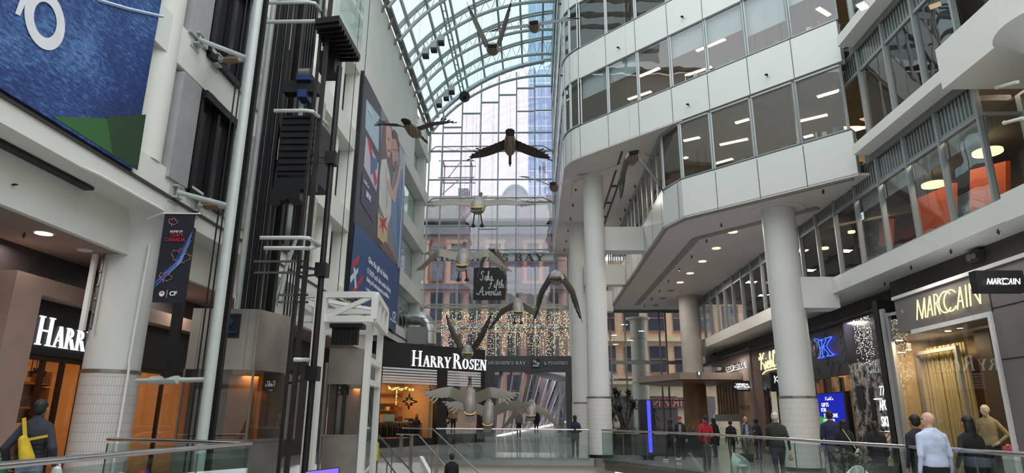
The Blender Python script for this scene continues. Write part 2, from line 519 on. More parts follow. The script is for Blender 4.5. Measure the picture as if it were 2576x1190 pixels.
# soffits
lowpoly = [(5.25, 47), (5.25, 25.6), (5.75, 24.25), (10.25, 19.75), (10.6, 19.75), (10.6, 47)]
st('ceiling_low', MB().prism(lowpoly, 9.12, 9.2), SOFFIT, 'wide soffit under the office block', origin=False)
m = MB()
for a, b in zip([(5.33, 47), (5.33, 25.65), (5.8, 24.4)], [(5.33, 25.65), (5.8, 24.4), (10.2, 20.0)]): m.bar((*a, 9.12), (*b, 9.12), .16, .09)
st('trim_11', m, mat('drip_edge', (150, 146, 140), .5, .3), 'drip edge of the office block', origin=False)
m = MB()
for a, b in zip([(6.9, 44), (6.9, 27.2)], [(6.9, 27.2), (10.3, 23.0)]): m.bar((*a, 9.1), (*b, 9.1), .32, .06)
st('trim_12', m, mat('soffit_groove_shade', (150, 146, 142), .8), 'groove along the soffit, its shade painted as a darker strip', origin=False)  # groove has no depth; its shade is a darker flat strip
uppoly = [(1.4, 47)]+ARC+[(5.9, 24.1), (5.25, 25.6), (5.25, 47)]
st('ceiling_high', MB().prism(uppoly, 13.16, 13.22), SOFFIT, 'high soffit over the tall columns', origin=False)
m = MB()
for dx in (0, .35): m.bar((3.9+dx, 27.2, 13.14), (3.9+dx, 46, 13.14), .09, .04)
st('trim_13', m, DARK, 'two black linear slots in the high soffit', origin=False)
m = MB().bar((2.2, 31, 13.13), (2.2, 33.5, 13.13), .5, .06).bar((2.2, 31, 13.13), (5.1, 27.6, 13.13), .4, .06)
st('trim_14', m, SOFFIT, 'shallow step in the high soffit', origin=False)
# stack of white tie beams between the tall columns and the block
for i, (px0, px1, y0, y1, Y) in enumerate(((1512, 1626, 576, 635, 31), (1519, 1573, 669, 719, 38), (1521, 1542, 735, 785, 44.5))):
    a, b = onY(px0, y1, Y), onY(px1, y0, Y)
    st('beam', MB().box(2.9, 5.3, Y-.4, Y+.4, a.z, b.z), WHITE, 'white tie beam between column and office block')

# office interiors: back walls, ceilings, floors
OFFW = mat('office_wall', (176, 164, 142), .8)
OFFC = mat('office_ceiling', (150, 138, 120), .8)
m = MB(); mc = MB(); mf = MB()
inn = [(1.75, 46.6), (1.75, 29.7), (2.45, 28.3), (10.3, 20.3), (14.5, 20.3), (14.5, 46.6)]
for z0, z1, z2 in floors: mc.prism(inn, z2-.02, z2+.02); mf.prism(inn, z1-.9, z1-.8)
innl = [(5.6, 46.6), (5.6, 25.8), (6.1, 24.4), (10.2, 20.3), (10.5, 20.3), (14.5, 20.3), (14.5, 46.6)]
mc.prism(innl, 13.08, 13.12); mf.prism(innl, 9.7, 9.8)
st('ceiling_office', mc, OFFC, 'office ceilings', origin=False)
st('floor_office', mf, mat('office_carpet', (92, 92, 90), .9), 'office floors', origin=False)
m.slab([(4.5, 34, 13.3), (15, 23.5, 13.3), (15, 23.5, 26), (4.5, 34, 26)], (.1, .1, 0)).slab([(5.7, 32.8, 9.3), (15, 23.5, 9.3), (15, 23.5, 13.3), (5.7, 32.8, 13.3)], (.1, .1, 0))
st('wall_office_inner', m, OFFW, 'beige back wall of the offices', origin=False)
# face windows
wn = [11]
def face_window(xa, xb, z0, z1, blind=0., extra=None, bc=(196, 208, 208)):
    f = MB()
    a, b = V((*fp(xa, -.08), z0)), V((*fp(xb, -.08), z0))
    a1, b1 = V((a.x, a.y, z1)), V((b.x, b.y, z1))
    e_ = (b-a).normalized()*.045
    f.bar(a+e_, a1+e_, .06, .09); f.bar(b-e_, b1-e_, .06, .09)
    f.bar(a+e_, b-e_, .1, .07); f.bar(a1+e_, b1-e_, .1, .07)
    o = st('window_%d' % wn[0], f, FRAME, extra or 'office window in the angled white facade'); wn[0] += 1
    link('pane', MB().quad(a, b, b1, a1), OFFG, o)
    if blind:
        h = (z1-z0)*blind
        d = V((.12, .12, 0))
        link('roller_blind', MB().slab([b1+d, a1+d, a1+d-V((0, 0, h)), b1+d-V((0, 0, h))], (.01, .01, 0)), mat('blind_%d' % bc[0], bc, .8), o)
bl = {1: (0, .5, .55, .45, .2, .25, .6, .45), 0: (.45, .5, .25, .3, .42, .55, .5, .35)}
BLM = [.42, .35, 0, .42, .45, .62, .42]
BLT = [0, 0, 0, .3, .5, .5, .5]
for k in range(7):
    face_window(FX[k], FX[k+1], 14.8, 17.2, BLM[k])
    face_window(FX[k], FX[k+1], 18.83, 21.32, BLT[k])
    face_window(FX[k], FX[k+1], 22.9, 25.4, 0)
lx = [5.75, 6.72, 7.9, 9.05, 10.2]
for k in range(4): face_window(lx[k], lx[k+1], 10.74, 13.1, 0 if k != 2 else .0)
def gen_window(a, b, z0, z1, label, n=1, g=None, th=.1, frm=None):
    f = MB()
    a, b = V((*a, z0)), V((*b, z0))
    up = V((0, 0, z1-z0))
    e_ = (b-a).normalized()*.045
    for i in range(n+1):
        p = (a+e_).lerp(b-e_, i/n)
        f.bar(p, p+up, .06, th)
    f.bar(a+e_, b-e_, .11, .07); f.bar(a+e_+up, b-e_+up, .11, .07)
    o = st('window_%d' % wn[0], f, frm or FRAME, label); wn[0] += 1
    link('pane', MB().quad(a, b, b+up, a+up), g or OFFG, o)
    return o
gen_window((5.3, 25.5), (5.8, 24.3), 10.74, 13.1, 'chamfered corner window of the lowest office floor')
for i in range(8): gen_window((5.3, 46-2.56*(i)), (5.3, 46-2.56*(i+1)), 10.74, 13.1, 'side window of the lowest office floor above the soffit', 2)
for zz in ((14.8, 17.2), (18.83, 21.32), (22.9, 25.4)):
    for i in range(3): gen_window(ARC[i*2], ARC[i*2+2], *zz, 'curved corner window of the office block')
    for i in range(4): gen_window((1.45, 46.6-4.2*i), (1.45, 46.6-4.2*(i+1)), *zz, 'side window of the office block', 3)
# round plates and hooks on the facade
# ---- right curtain wall
XR = 10.6
MY = [14.55+1.555*k for k in range(21)]
m = MB().box(10.4, 12.2, 13.9, 46.9, 5.9, 6.42)
m.box(10.2, 12.2, 4, 13.9, 5.8, 6.42)
st('wall_ledge', m, WHITE, 'white slab edge under the right glass wall', origin=False)
st('beam', MB().box(9.2, 10.6, 22.85, 23.75, 5.4, 6.5), WHITE, 'white beam joining the massive column to the slab edge')
m = MB().box(10.0, 10.9, 14.2, 19.4, 9.66, 9.98).box(10.0, 10.9, 13, 19.4, 13.5, 13.85)
m.box(9.6, 11.6, 5, 14.2, 9.15, 10.2)
m.box(10.55, 10.65, 14.4, 19.7, 9.75, 10.3)
st('beam', m, WHITE, 'thin white ledge beams on the upper right', origin=False)
st('trim_15', MB().box(10.5, 10.56, 14.4, 19.7, 9.45, 10.1).box(10.5, 10.56, 14.4, 19.7, 13.3, 13.9), mat('grey_cladding', (120, 122, 122), .6), 'grey cladding strip behind the ledge beams', origin=False)
st('wall_right_inner', MB().box(15.0, 15.2, 4, 47, 6, 20), mat('dark_lounge', (92, 90, 88), .8), 'back wall of the lounge', origin=False)
st('ceiling_right', MB().box(10.7, 15, 4, 47, 9.62, 9.72).box(10.7, 15, 4, 20.2, 13.4, 13.5), mat('lounge_ceiling', (120, 116, 112), .8), 'ceilings behind the right glass wall', origin=False)
st('floor_right', MB().box(10.7, 15, 4, 47, 6.42, 6.46).box(10.7, 15, 4, 20.2, 10.0, 10.1), mat('lounge_floor', (96, 90, 86), .5), 'lounge floors', origin=False)
def fritmat():
    m, nt, out = base('slotted_spandrel')
    L = nt.links.new
    tc = nd(nt, 'TexCoord'); sx = nd(nt, 'SeparateXYZ'); L(tc.outputs['Generated'], sx.inputs[0])
    def mth(op, a, b=None):
        n = nd(nt, 'Math', operation=op)
        for i, v in enumerate((a, b)):
            if v is None: continue
            if isinstance(v, (int, float)): n.inputs[i].default_value = v
            else: L(v, n.inputs[i])
        return n.outputs[0]
    fr = mth('ABSOLUTE', mth('SUBTRACT', mth('FRACT', mth('MULTIPLY', sx.outputs[1], 10)), .5))
    a = mth('LESS_THAN', fr, .27)
    zc = mth('ABSOLUTE', mth('SUBTRACT', sx.outputs[2], .5))
    bq = mth('LESS_THAN', zc, .38)
    s = mth('MULTIPLY', a, bq)
    p = nd(nt, 'BsdfPrincipled'); p.inputs['Roughness'].default_value = .12
    mx = nd(nt, 'Mix', data_type='RGBA')
    L(s, mx.inputs[0])
    mx.inputs[6].default_value = (*lin((132, 146, 146)), 1); mx.inputs[7].default_value = (*lin((62, 66, 68)), 1)
    L(mx.outputs[2], p.inputs['Base Color']); L(p.outputs[0], out.inputs[0])
    return m
FRIT = fritmat()
def curtain_bay(ya, yb, X, z0, zt, z1, label, blind=0):
    f = MB()
    for y in (ya,): f.box(X-.09, X+.05, y-.04, y+.04, z0, z1)
    for z in (z0+.03, zt, z1-.03): f.box(X-.05, X+.04, ya, yb, z-.035, z+.035)
    o = st('window_%d' % wn[0], f, FRAME, label); wn[0] += 1
    link('pane', MB().quad((X, ya, z0), (X, yb, z0), (X, yb, zt), (X, ya, zt)), OFFG, o)
    s = MB().box(X, X+.03, ya+.04, yb-.04, zt+.03, z1-.05)
    link('slotted_panel', s, FRIT, o)
    if blind: link('roller_blind', MB().box(X+.15, X+.16, ya+.05, yb-.05, zt-blind, zt), mat('blind_pale', (170, 180, 180), .8), o)
for k in range(20):
    curtain_bay(MY[k], MY[k+1], XR, 6.45, 8.65, 9.62, 'tall bay of the right glass wall above the shops', .45 if k < 4 else 0)
for k in range(4):
    curtain_bay(MY[k]+.15, MY[k+1]+.15, XR, 10.05, 12.6, 13.45, 'bay of the upper right glass wall', 0)
for k in range(4):
    curtain_bay(MY[k]+.15, MY[k+1]+.15, XR, 13.9, 16.6, 17.6, 'bay of the topmost right glass wall', 0)
for zz in ((6.45, 8.65, 9.15), (10.2, 12.6, 13.45)):
    f = MB().box(XR, 11.6, 14.45, 14.53, zz[0], zz[0]+.08).box(XR, 11.6, 14.45, 14.53, zz[1]-.04, zz[1]+.04).box(11.5, 11.6, 14.4, 14.56, zz[0], zz[2])
    o = st('window_%d' % wn[0], f, FRAME, 'return of the glass wall at its near corner'); wn[0] += 1
    link('pane', MB().quad((XR, 14.49, zz[0]), (11.55, 14.49, zz[0]), (11.55, 14.49, zz[2]), (XR, 14.49, zz[2])), OFFG, o)
for k in range(5): curtain_bay(14.4-1.7*(k+1), 14.4-1.7*k, 11.55, 6.45, 8.65, 9.15, 'set-back bay beside the near corner column')
for k in range(5): curtain_bay(14.4-1.7*(k+1), 14.4-1.7*k, 11.55, 10.2, 12.6, 13.45, 'set-back upper bay beside the near corner column')
t = thing('round_column', 'white column at the far right edge above the slab', 'column', (10.35, 11.6, 6.42)); t['kind'] = 'structure'
link('shaft', MB().lathe((10.35, 11.6, 0), [(.55, 6.42), (.55, 8.6), (.62, 8.8), (.85, 9.05), (1.1, 9.15)], 36), WHITE, t)
link('upper_shaft', MB().lathe((10.35, 11.6, 0), [(.55, 10.2), (.55, 15)], 36), WHITE, t)

# ---- unseen surround; the back wall is added to block horizon light
st('wall_horizon_block', MB().box(-16, 18, -14.4, -14, -5, 22), mat('horizon_block', (200, 198, 192), .7), 'unseen pale wall added behind the photographer to block horizon light', origin=False)
st('wall_left_low', MB().box(-16.2, -16, -14, 47, -5, 6), CREAM, origin=False)
st('wall_right_low', MB().box(17.6, 17.8, -14, 47, -5, 14), CREAM, origin=False)
# ================================================================ glass vault
def circ3(p1, p2, p3):
    ax, ay = p1; bx, by = p2; cx, cy = p3
    d = 2*(ax*(by-cy)+bx*(cy-ay)+cx*(ay-by))
    ux = ((ax*ax+ay*ay)*(by-cy)+(bx*bx+by*by)*(cy-ay)+(cx*cx+cy*cy)*(ay-by))/d
    uy = ((ax*ax+ay*ay)*(cx-bx)+(bx*bx+by*by)*(ax-cx)+(cx*cx+cy*cy)*(bx-ax))/d
    return ux, uy, math.hypot(ax-ux, ay-uy)
LC = circ3((-7.95, 23.2), (-4.56, 26.45), (1.35, 27.92))
UC = circ3((-8.1, 24.0), (-4.5, 27.35), (1.4, 29.35))
def arc(c, x0, x1, n):
    a0 = math.atan2(math.sqrt(max(0, c[2]**2-(x0-c[0])**2)), x0-c[0]); a1 = math.atan2(math.sqrt(max(0, c[2]**2-(x1-c[0])**2)), x1-c[0])
    return [(c[0]+c[2]*math.cos(a0+(a1-a0)*i/n), c[1]+c[2]*math.sin(a0+(a1-a0)*i/n)) for i in range(n+1)]
LA, UA = arc(LC, -7.98, 1.38, 28), arc(UC, -8.1, 1.4, 28)
AY = [46.6-3.2*i for i in range(8)]
def arch(Y, label, group='arched trusses of the glass vault'):
    t = thing('arched_truss', label, 'truss', (-8, Y, 23.2), group)
    t['kind'] = 'structure'
    link('lower_chord', MB().tube([(x, Y, z) for x, z in LA], .11, 8), TRUSS, t)
    link('upper_chord', MB().tube([(x, Y-.14, z) for x, z in UA], .075, 6).tube([(x, Y+.14, z) for x, z in UA], .075, 6), TRUSS, t)
    m = MB()
    for i in range(28):
        a, b = (LA, UA) if i % 2 else (UA, LA)
        m.tube([(a[i][0], Y, a[i][1]), (b[i+1][0], Y, b[i+1][1])], .02, 5)
    link('lattice_rod', m, TRUSS, t)
for i, Y in enumerate(AY): arch(Y, 'curved steel truss spanning the glass vault')
def purlin(i0, name='roof_purlin'):
    m = MB()
    x, z = UA[i0]
    m.bar((x, 22, z-.05), (x, 46.9, z-.05), .13, .26)
    return m
for i0 in (2, 6, 10, 14, 18, 22, 26): st('trim_16', purlin(i0), TRUSS, 'long purlin of the vault glazing', origin=False)
m = MB()
x, z = LA[9]
for d in (-.13, .13): m.bar((x+d, 22, z+.25), (x+d, 46.0, z+.25), .09, .16)
for i in range(30): m.bar((x-.13, 22.3+i*.8, z+.25), (x+.13, 22.3+i*.8, z+.25), .04, .06)
st('trim_17', m, TRUSS, 'twin track of the roof maintenance trolley', origin=False)
m = MB()
for i in range(28): m.quad((UA[i][0], 22, UA[i][1]+.1), (UA[i+1][0], 22, UA[i+1][1]+.1), (UA[i+1][0], 47, UA[i+1][1]+.1), (UA[i][0], 47, UA[i][1]+.1))
tag(st('window_90', m, ROOFG, 'curved glass skin of the vault', origin=False))
m = MB().box(1.3, 1.55, 20, 47, 26.6, 29.6)
st('trim_18', m, mat('rail_grey', (120, 124, 122)), 'grey beam carrying the right side of the vault', origin=False)
# silver duct following the end arch
m = MB().tube([(x+.15, 45.4, z-.75) for x, z in UA[3:27]], .17, 10)
single('curved_duct', m, mat('duct_silver', (170, 180, 190), .3, .6), 'silver tube curving along the end of the glass vault', 'duct')
m = MB().lathe((-5.35, 45.0, 25.3), [(.42, -.1), (.42, .1)], 24, 'Y').lathe((-5.35, 44.9, 25.3), [(.16, -.2), (.16, .2)], 16, 'Y')
tag(link('cable_drum', m, DARK), 'round black drum hanging at the end of the roof track', 'drum')
# spotlights hung from two arches
for i, (px, py, Y) in enumerate(((1110, 102, 34), (1092, 120, 34), (1071, 135, 34), (1137, 227, 40.3), (1123, 243, 40.3), (1105, 260, 40.3))):
    p = onY(px, py, Y)
    t = thing('spotlight', ('%s of three box spotlights on the %s lit arch' % (('highest', 'middle', 'lowest')[i % 3], ('nearer', 'farther')[i//3])), 'spotlight', (p.x, p.y, p.z-.25), 'box spotlights under the glass vault')
    link('housing', MB().box(p.x-.17, p.x+.17, p.y-.2, p.y+.2, p.z-.1, p.z+.3), mat('spot_grey', (170, 172, 174), .5), t)
    link('lens', MB().box(p.x-.18, p.x+.18, p.y-.21, p.y+.21, p.z-.25, p.z-.1), DARK, t)
    link('bracket', MB().tube([(p.x, p.y, p.z+.3), (p.x-.2, p.y, p.z+.75)], .03, 6), STEELD, t)

# ================================================================ end glazing at Y = 47
GX = [-8.2, -7.21, -5.72, -4.24, -2.84, -1.43, 0.0, 1.37]
TOPZ = [23.2, 24.9, 25.9, 26.9, 27.5, 27.9, 28.2]
STEP = [23.3, 23.7, 24.88, 25.83, 26.48, 27.05, 27.2]
m = MB()
for i, x in enumerate(GX):
    zt = 28.9 if i == 7 else TOPZ[min(i, 6)]+.6
    m.box(x-.05, x+.05, 46.9, 47.1, 5.6, zt)
for z in (15.6, 19.3, 23.2): m.box(-8.2, 1.4, 46.92, 47.08, z-.04, z+.04)
for i in range(1, 7):
    m.box(GX[i], GX[i+1], 46.93, 47.07, STEP[i]-.05, STEP[i]+.05)
m.box(0, 1.4, 46.92, 47.08, 25.1-.03, 25.1+.03); m.box(-1.43, 0, 46.92, 47.08, 25.0, 25.06)
m.box(-4.3, -2.8, 46.92, 47.08, 15.3, 15.36)
st('window_91', m, TRUSS, 'tall end window wall of the atrium', origin=False)
W91 = bpy.data.objects['window_91']
for i in range(7):
    a, b = GX[i]+.05, GX[i+1]-.05
    g = PINKG if i in (1, 2, 3, 4, 5, 6) else ENDG
    link('pane', MB().quad((a, 47, 17.4), (b, 47, 17.4), (b, 47, STEP[i]), (a, 47, STEP[i])), g, W91)
    link('pane', MB().quad((a, 47, STEP[i]), (b, 47, STEP[i]), (b, 47, TOPZ[i]+1), (a, 47, TOPZ[i]+.3)), ENDG, W91)
    link('pane', MB().quad((a, 47, 9.35), (b, 47, 9.35), (b, 47, 17.4), (a, 47, 17.4)), PINKG if i in (2, 5) else ENDG, W91)
    link('pane', MB().quad((a, 47, 5.7), (b, 47, 5.7), (b, 47, 9.35), (a, 47, 9.35)), CLEAR, W91)
link('pane', MB().quad((1.4, 47, 0), (5.0, 47, 0), (5.0, 47, 13.2), (1.4, 47, 13.2)), ENDG, W91)
m = MB()
for x in (2.4, 3.6, 4.9): m.box(x-.04, x+.04, 46.93, 47.07, 0, 13.2)
link('side_mullion', m, TRUSS, W91)
# horizontal trusses across the end glazing
for i, z in enumerate((21.6, 17.42, 13.4, 9.35)):
    x1 = 1.4 if z > 13.5 else 2.6
    t = thing('window_truss', ('topmost', 'second', 'third', 'lowest')[i]+' horizontal steel truss across the end glazing', 'truss', (-8.2, 46.5, z), 'horizontal trusses of the end glazing')
    t['kind'] = 'structure'
    a = [(-8.2, 46.9, z), (-7.6, 46.2, z+.12), (x1-.8, 46.2, z+.12), (x1, 46.9, z)]
    link('outer_chord', MB().tube(a, .05, 6), TRUSS, t)
    link('inner_chord', MB().bar((-8.2, 46.85, z), (x1, 46.85, z), .14, .12), TRUSS, t)
    m = MB()
    for q in range(12):
        xa = -7.6+q*(x1+6.8)/12; xb = xa+(x1+6.8)/12
        m.tube([(xa, 46.2 if q % 2 else 46.85, z+.06), (xb, 46.85 if q % 2 else 46.2, z+.06)], .02, 4)
    link('lattice_rod', m, TRUSS, t)
# far right glazing under the soffit
m = MB()
for x in (5.3, 6.35, 8.75, 9.2, 10.6): m.box(x-.05, x+.05, 46.4, 46.55, 0, 9.12)
for z in (9.05, 5.45, 2.9): m.box(5.25, 10.6, 46.38, 46.56, z-(.12 if z > 5 else .04), z+(.12 if z > 5 else .04))
o = st('window_92', m, STEELD, 'glass wall at the far right under the soffit', origin=False)
link('pane', MB().quad((5.25, 46.5, 0), (10.6, 46.5, 0), (10.6, 46.5, 9.1), (5.25, 46.5, 9.1)), CLEAR, o)
m = MB()
for y in (42.5, 43.8, 45.1, 46.4): m.box(10.0, 10.1, y-.04, y+.04, 6.2, 9.1)
m.box(10.0, 10.1, 42.5, 46.5, 6.2, 6.3)

# ================================================================ outside
BR = brickmat('red_brick', (206, 162, 146), (196, 150, 136), (214, 186, 174), .5, .16)
BR2 = brickmat('tan_brick', (214, 172, 142), (206, 162, 132), (220, 190, 168), .5, .16)
SAND = mat('sandstone', (196, 176, 150), .8, var=.08)
SANDD = mat('red_sandstone', (150, 100, 88), .8, var=.08)
WINDK = mat('dark_window', (66, 66, 78), .15)
st('road', MB().box(-30, 40, 47.2, 62, -.4, -.1), mat('asphalt', (96, 96, 98), .9), 'street outside', origin=False)
B = thing('brick_building', 'old red brick department store seen through the end glazing', 'building', (-4, 60, -.3))
link('facade', MB().box(-20, 3.2, 60, 66, -.3, 19.8), BR, B)
link('parapet', MB().box(-20, 1.8, 60.2, 66, 19.8, 22.6), mat('parapet_grey', (176, 170, 164), .8), B)
m = MB()
for z, h, d in ((18.4, .9, .9), (19.6, .25, 1.2), (13.2, .5, .35), (9.6, .35, .3), (5.9, .3, .3)): m.box(-20, 3.18, 60-d, 60, z, z+h)
link('cornice', m, mat('cornice_stone', (126, 118, 128), .8), B)
m = MB()
for x in (-14.6, -11.0, -7.4, -3.8, -.2): m.box(x-.9, x-.55, 59.65, 60, 14.0, 17.6).box(x+.55, x+.9, 59.65, 60, 14, 17.6).box(x-1, x+1, 59.6, 60, 17.6, 18.0).box(x-1, x+1, 59.6, 60, 13.7, 14.0)
link('pilasters', m, mat('pale_sandstone', (206, 160, 136), .8), B)
for zi, (z0, z1) in enumerate(((14.1, 17.4), (10.3, 12.9), (6.3, 9.2), (2.6, 5.4))):
    for x in [-18.2+1.8*i for i in range(12)]:
        if zi == 0 and abs(((x+14.6) % 3.6)) > .9 and False: continue
        f = link('window', MB().box(x-.55, x+.55, 59.8, 59.95, z0, z1), WINDK if zi else mat('lilac_window', (120, 116, 132), .15), B)
        link('window_sash', MB().box(x-.55, x+.55, 59.76, 59.82, (z0+z1)/2-.04, (z0+z1)/2+.04).box(x-.03, x+.03, 59.76, 59.82, (z0+z1)/2, z1).box(x-.65, x+.65, 59.7, 59.82, z0-.12, z0), SANDD, f)
B2 = thing('brick_building', 'tan brick building with stone ground floor beyond the far right glazing', 'building', (12, 60, -.3))
link('facade', MB().box(3.21, 30, 60, 66, 4.6, 16), BR2, B2)
link('stone_ground_floor', MB().box(3.2, 30, 59.8, 66, -.3, 4.6), SAND, B2)
m = MB()
for z, h in ((4.6, .3), (5.1, .15), (8.4, .35), (12.3, .35)): m.box(3.2, 30, 59.4, 60, z, z+h)
link('stone_band', m, SAND, B2)
for z0, z1 in ((5.7, 8.0), (9.4, 11.7), (13, 15)):
    for x in [4.3+2.25*i for i in range(8)]:
        f = link('window', MB().box(x-.7, x+.7, 59.85, 59.97, z0, z1), WINDK, B2)
        link('window_sash', MB().box(x-.7, x+.7, 59.8, 59.86, (z0+z1)/2-.05, (z0+z1)/2+.05).box(x-.8, x+.8, 59.75, 59.86, z0-.12, z0), SANDD, f)
m = MB()
for x in (7.9, 11.2, 14.5): m.box(x-1.25, x+1.25, 59.6, 59.8, .3, 3.6)
link('shop_window', m, mat('shop_window_dark', (86, 80, 84), .15), B2)
pts = [(5.2+2.3*math.cos(a), 59.5, .6+2.6*math.sin(a)) for a in [math.pi*i/14 for i in range(15)]]
link('arch_moulding', MB().tube(pts, .32, 8), SAND, B2)
link('sign_board', MB().box(9.2, 13.5, 59.5, 59.6, 2.6, 3.5), mat('sign_maroon', (112, 60, 64), .5), B2)
# glass dome street canopy
m = MB()
for j in range(6):
    a0 = math.pi/2*j/6
    m.tube([(4.0+2.6*math.sin(math.pi/2*i/10), 49.4+j*.5, .2+3.4*math.cos(math.pi/2*i/10)) for i in range(11)], .04, 6)
t = thing('curved_canopy', 'low curved glass canopy outside behind the spiky plants', 'canopy', (5, 50, 0))
link('ribs', m, DARKM, t)
m = MB()
for i in range(10):
    a, b = math.pi/2*i/10, math.pi/2*(i+1)/10
    m.quad((4+2.6*math.sin(a), 49.4, .2+3.4*math.cos(a)), (4+2.6*math.sin(b), 49.4, .2+3.4*math.cos(b)), (4+2.6*math.sin(b), 51.9, .2+3.4*math.cos(b)), (4+2.6*math.sin(a), 51.9, .2+3.4*math.cos(a)))
link('glazing', m, glass('canopy_glass', (170, 180, 186), .2), t)
# rooftop gear of the brick building
t = thing('rooftop_frame', 'open steel frame on the roof of the brick building', 'frame', (-7.5, 61, 22.6))
m = MB()
for x in (-9.2, -6.4):
    for y in (60.5, 62): m.bar((x, y, 22.6), (x, y, 26.4), .1, .1)
for z in (24.6, 26.4):
    m.bar((-9.6, 60.5, z), (-6.0, 60.5, z), .1, .1).bar((-9.6, 62, z), (-6.0, 62, z), .1, .1).bar((-9.2, 60.5, z), (-9.2, 62, z), .1, .1).bar((-6.4, 60.5, z), (-6.4, 62, z), .1, .1)
m.bar((-9.2, 60.5, 22.8), (-7.4, 60.5, 24.5), .07, .07).bar((-8.6, 60.5, 24.6), (-7.4, 60.5, 26.3), .07, .07)
link('frame_bars', m, mat('bar_grey', (110, 112, 114)), t)
link('cabinet', MB().box(-7.6, -6.6, 60.8, 61.8, 22.6, 23.6), mat('cab_grey', (150, 156, 156)), t)
single('dormer', MB().tube([(-2.0+1.5*math.cos(math.pi*i/12), 63, 22.5+2.2*math.sin(math.pi*i/12)) for i in range(13)], .12, 6).slab([(-2.0+1.4*math.cos(math.pi*i/12), 63.1, 22.5+2.1*math.sin(math.pi*i/12)) for i in range(13)], (0, .3, 0)), mat('dormer_green', (150, 170, 168), .5), 'pale arched dormer on the roof across the street', 'dormer')
t = thing('antenna_mast', 'slim antenna mast on the opposite roof', 'antenna', (.5, 61, 22.6))
link('mast', MB().tube([(.5, 61, 22.4), (.5, 61, 26)], .06, 6), DARKM, t)
link('panel', MB().box(.75, 1.05, 60.9, 61.1, 24, 26.4), mat('bar_grey2', (140, 140, 146)), t)
# glass towers far behind
def tower(x0, x1, y, z1, label, c=(150, 176, 200)):
    t = thing('glass_tower', label, 'building', ((x0+x1)/2, y, 0))
    link('facade', MB().box(x0, x1, y, y+25, 0, z1), mat('tower_%d' % c[0], c, .12, .3), t)
    m = MB()
    n = int(z1/4)
    for i in range(n): m.box(x0-.1, x1+.1, y-.12, y+.1, i*4, i*4+.35)
    for i in range(int((x1-x0)/2.2)+1): m.box(x0+i*2.2-.12, x0+i*2.2+.12, y-.15, y, 0, z1)
    link('floor_bands', m, mat('tower_line', (196, 206, 216), .4), t)
tower(-1.6, 16, 150, 150, 'pale blue glass tower rising behind the brick building')
# ================================================================ lettering
def onP(x, y, p, n):
    d = ray(x, y); n = V(n)
    return CC+d*((V(p)-CC).dot(n)/d.dot(n))
def frame_mat(o, xd, up):
    xd = V(xd).normalized(); up = V(up); up = (up-xd*up.dot(xd)).normalized()
    n = xd.cross(up)
    return Matrix(((xd.x, up.x, n.x, o.x), (xd.y, up.y, n.y, o.y), (xd.z, up.z, n.z, o.z), (0, 0, 0, 1)))
def text(s, o, xd, up, w, h, m, parent, name='lettering', bold=0., shear=0., depth=.01, flip=False):
    """sans lettering fitted to a box w x h whose lower left corner is o"""
    c = bpy.data.curves.new(name, 'FONT')
    c.body = s; c.size = 1; c.offset = bold; c.shear = shear; c.extrude = 0; c.space_line = .95
    c.resolution_u = 3
    t = bpy.data.objects.new(name, c)
    COL.objects.link(t)
    bpy.context.view_layer.update()
    me = bpy.data.meshes.new_from_object(t)
    bpy.data.objects.remove(t)
    xs = [v.co.x for v in me.vertices]; ys = [v.co.y for v in me.vertices]
    x0, x1, y0, y1 = min(xs), max(xs), min(ys), max(ys)
    sx, sy = w/(x1-x0), (h/(y1-y0) if h else w/(x1-x0))
    M = frame_mat(V(o), xd, up)
    mb = MB()
    vs = [M@V((((x1-v.co.x) if flip else (v.co.x-x0))*sx, (v.co.y-y0)*sy, 0)) for v in me.vertices]
    n = V((M[0][2], M[1][2], M[2][2]))
    mb.add([v+n*depth for v in vs], [tuple(p.vertices) for p in me.polygons])
    bm = bmesh.new()
    bv = [bm.verts.new(v) for v in mb.v]
    for f in mb.f:
        try: bm.faces.new([bv[i] for i in f])
        except ValueError: pass
    bmesh.ops.recalc_face_normals(bm, faces=bm.faces)
    r = bmesh.ops.extrude_face_region(bm, geom=list(bm.faces))
    for g in r['geom']:
        if isinstance(g, bmesh.types.BMVert): g.co -= n*(depth*.9)
    off = wloc(parent) if parent is not None else V((0, 0, 0))
    bm.transform(Matrix.Translation(-off))
    m2 = bpy.data.meshes.new(name)
    bm.to_mesh(m2); bm.free(); bpy.data.meshes.remove(me)
    m2.materials.append(m)
    ob = bpy.data.objects.new(name, m2)
    COL.objects.link(ob); ob.parent = parent
    return ob
T_, t_ = .14, .05
def _st(x, a=0, b=1, s=True):     # stem with serifs
    o = [('r', x, a, x+T_, b)]
    if s: o += [('r', x-.08, a, x+T_+.08, a+.045), ('r', x-.08, b-.045, x+T_+.08, b)]
    return o
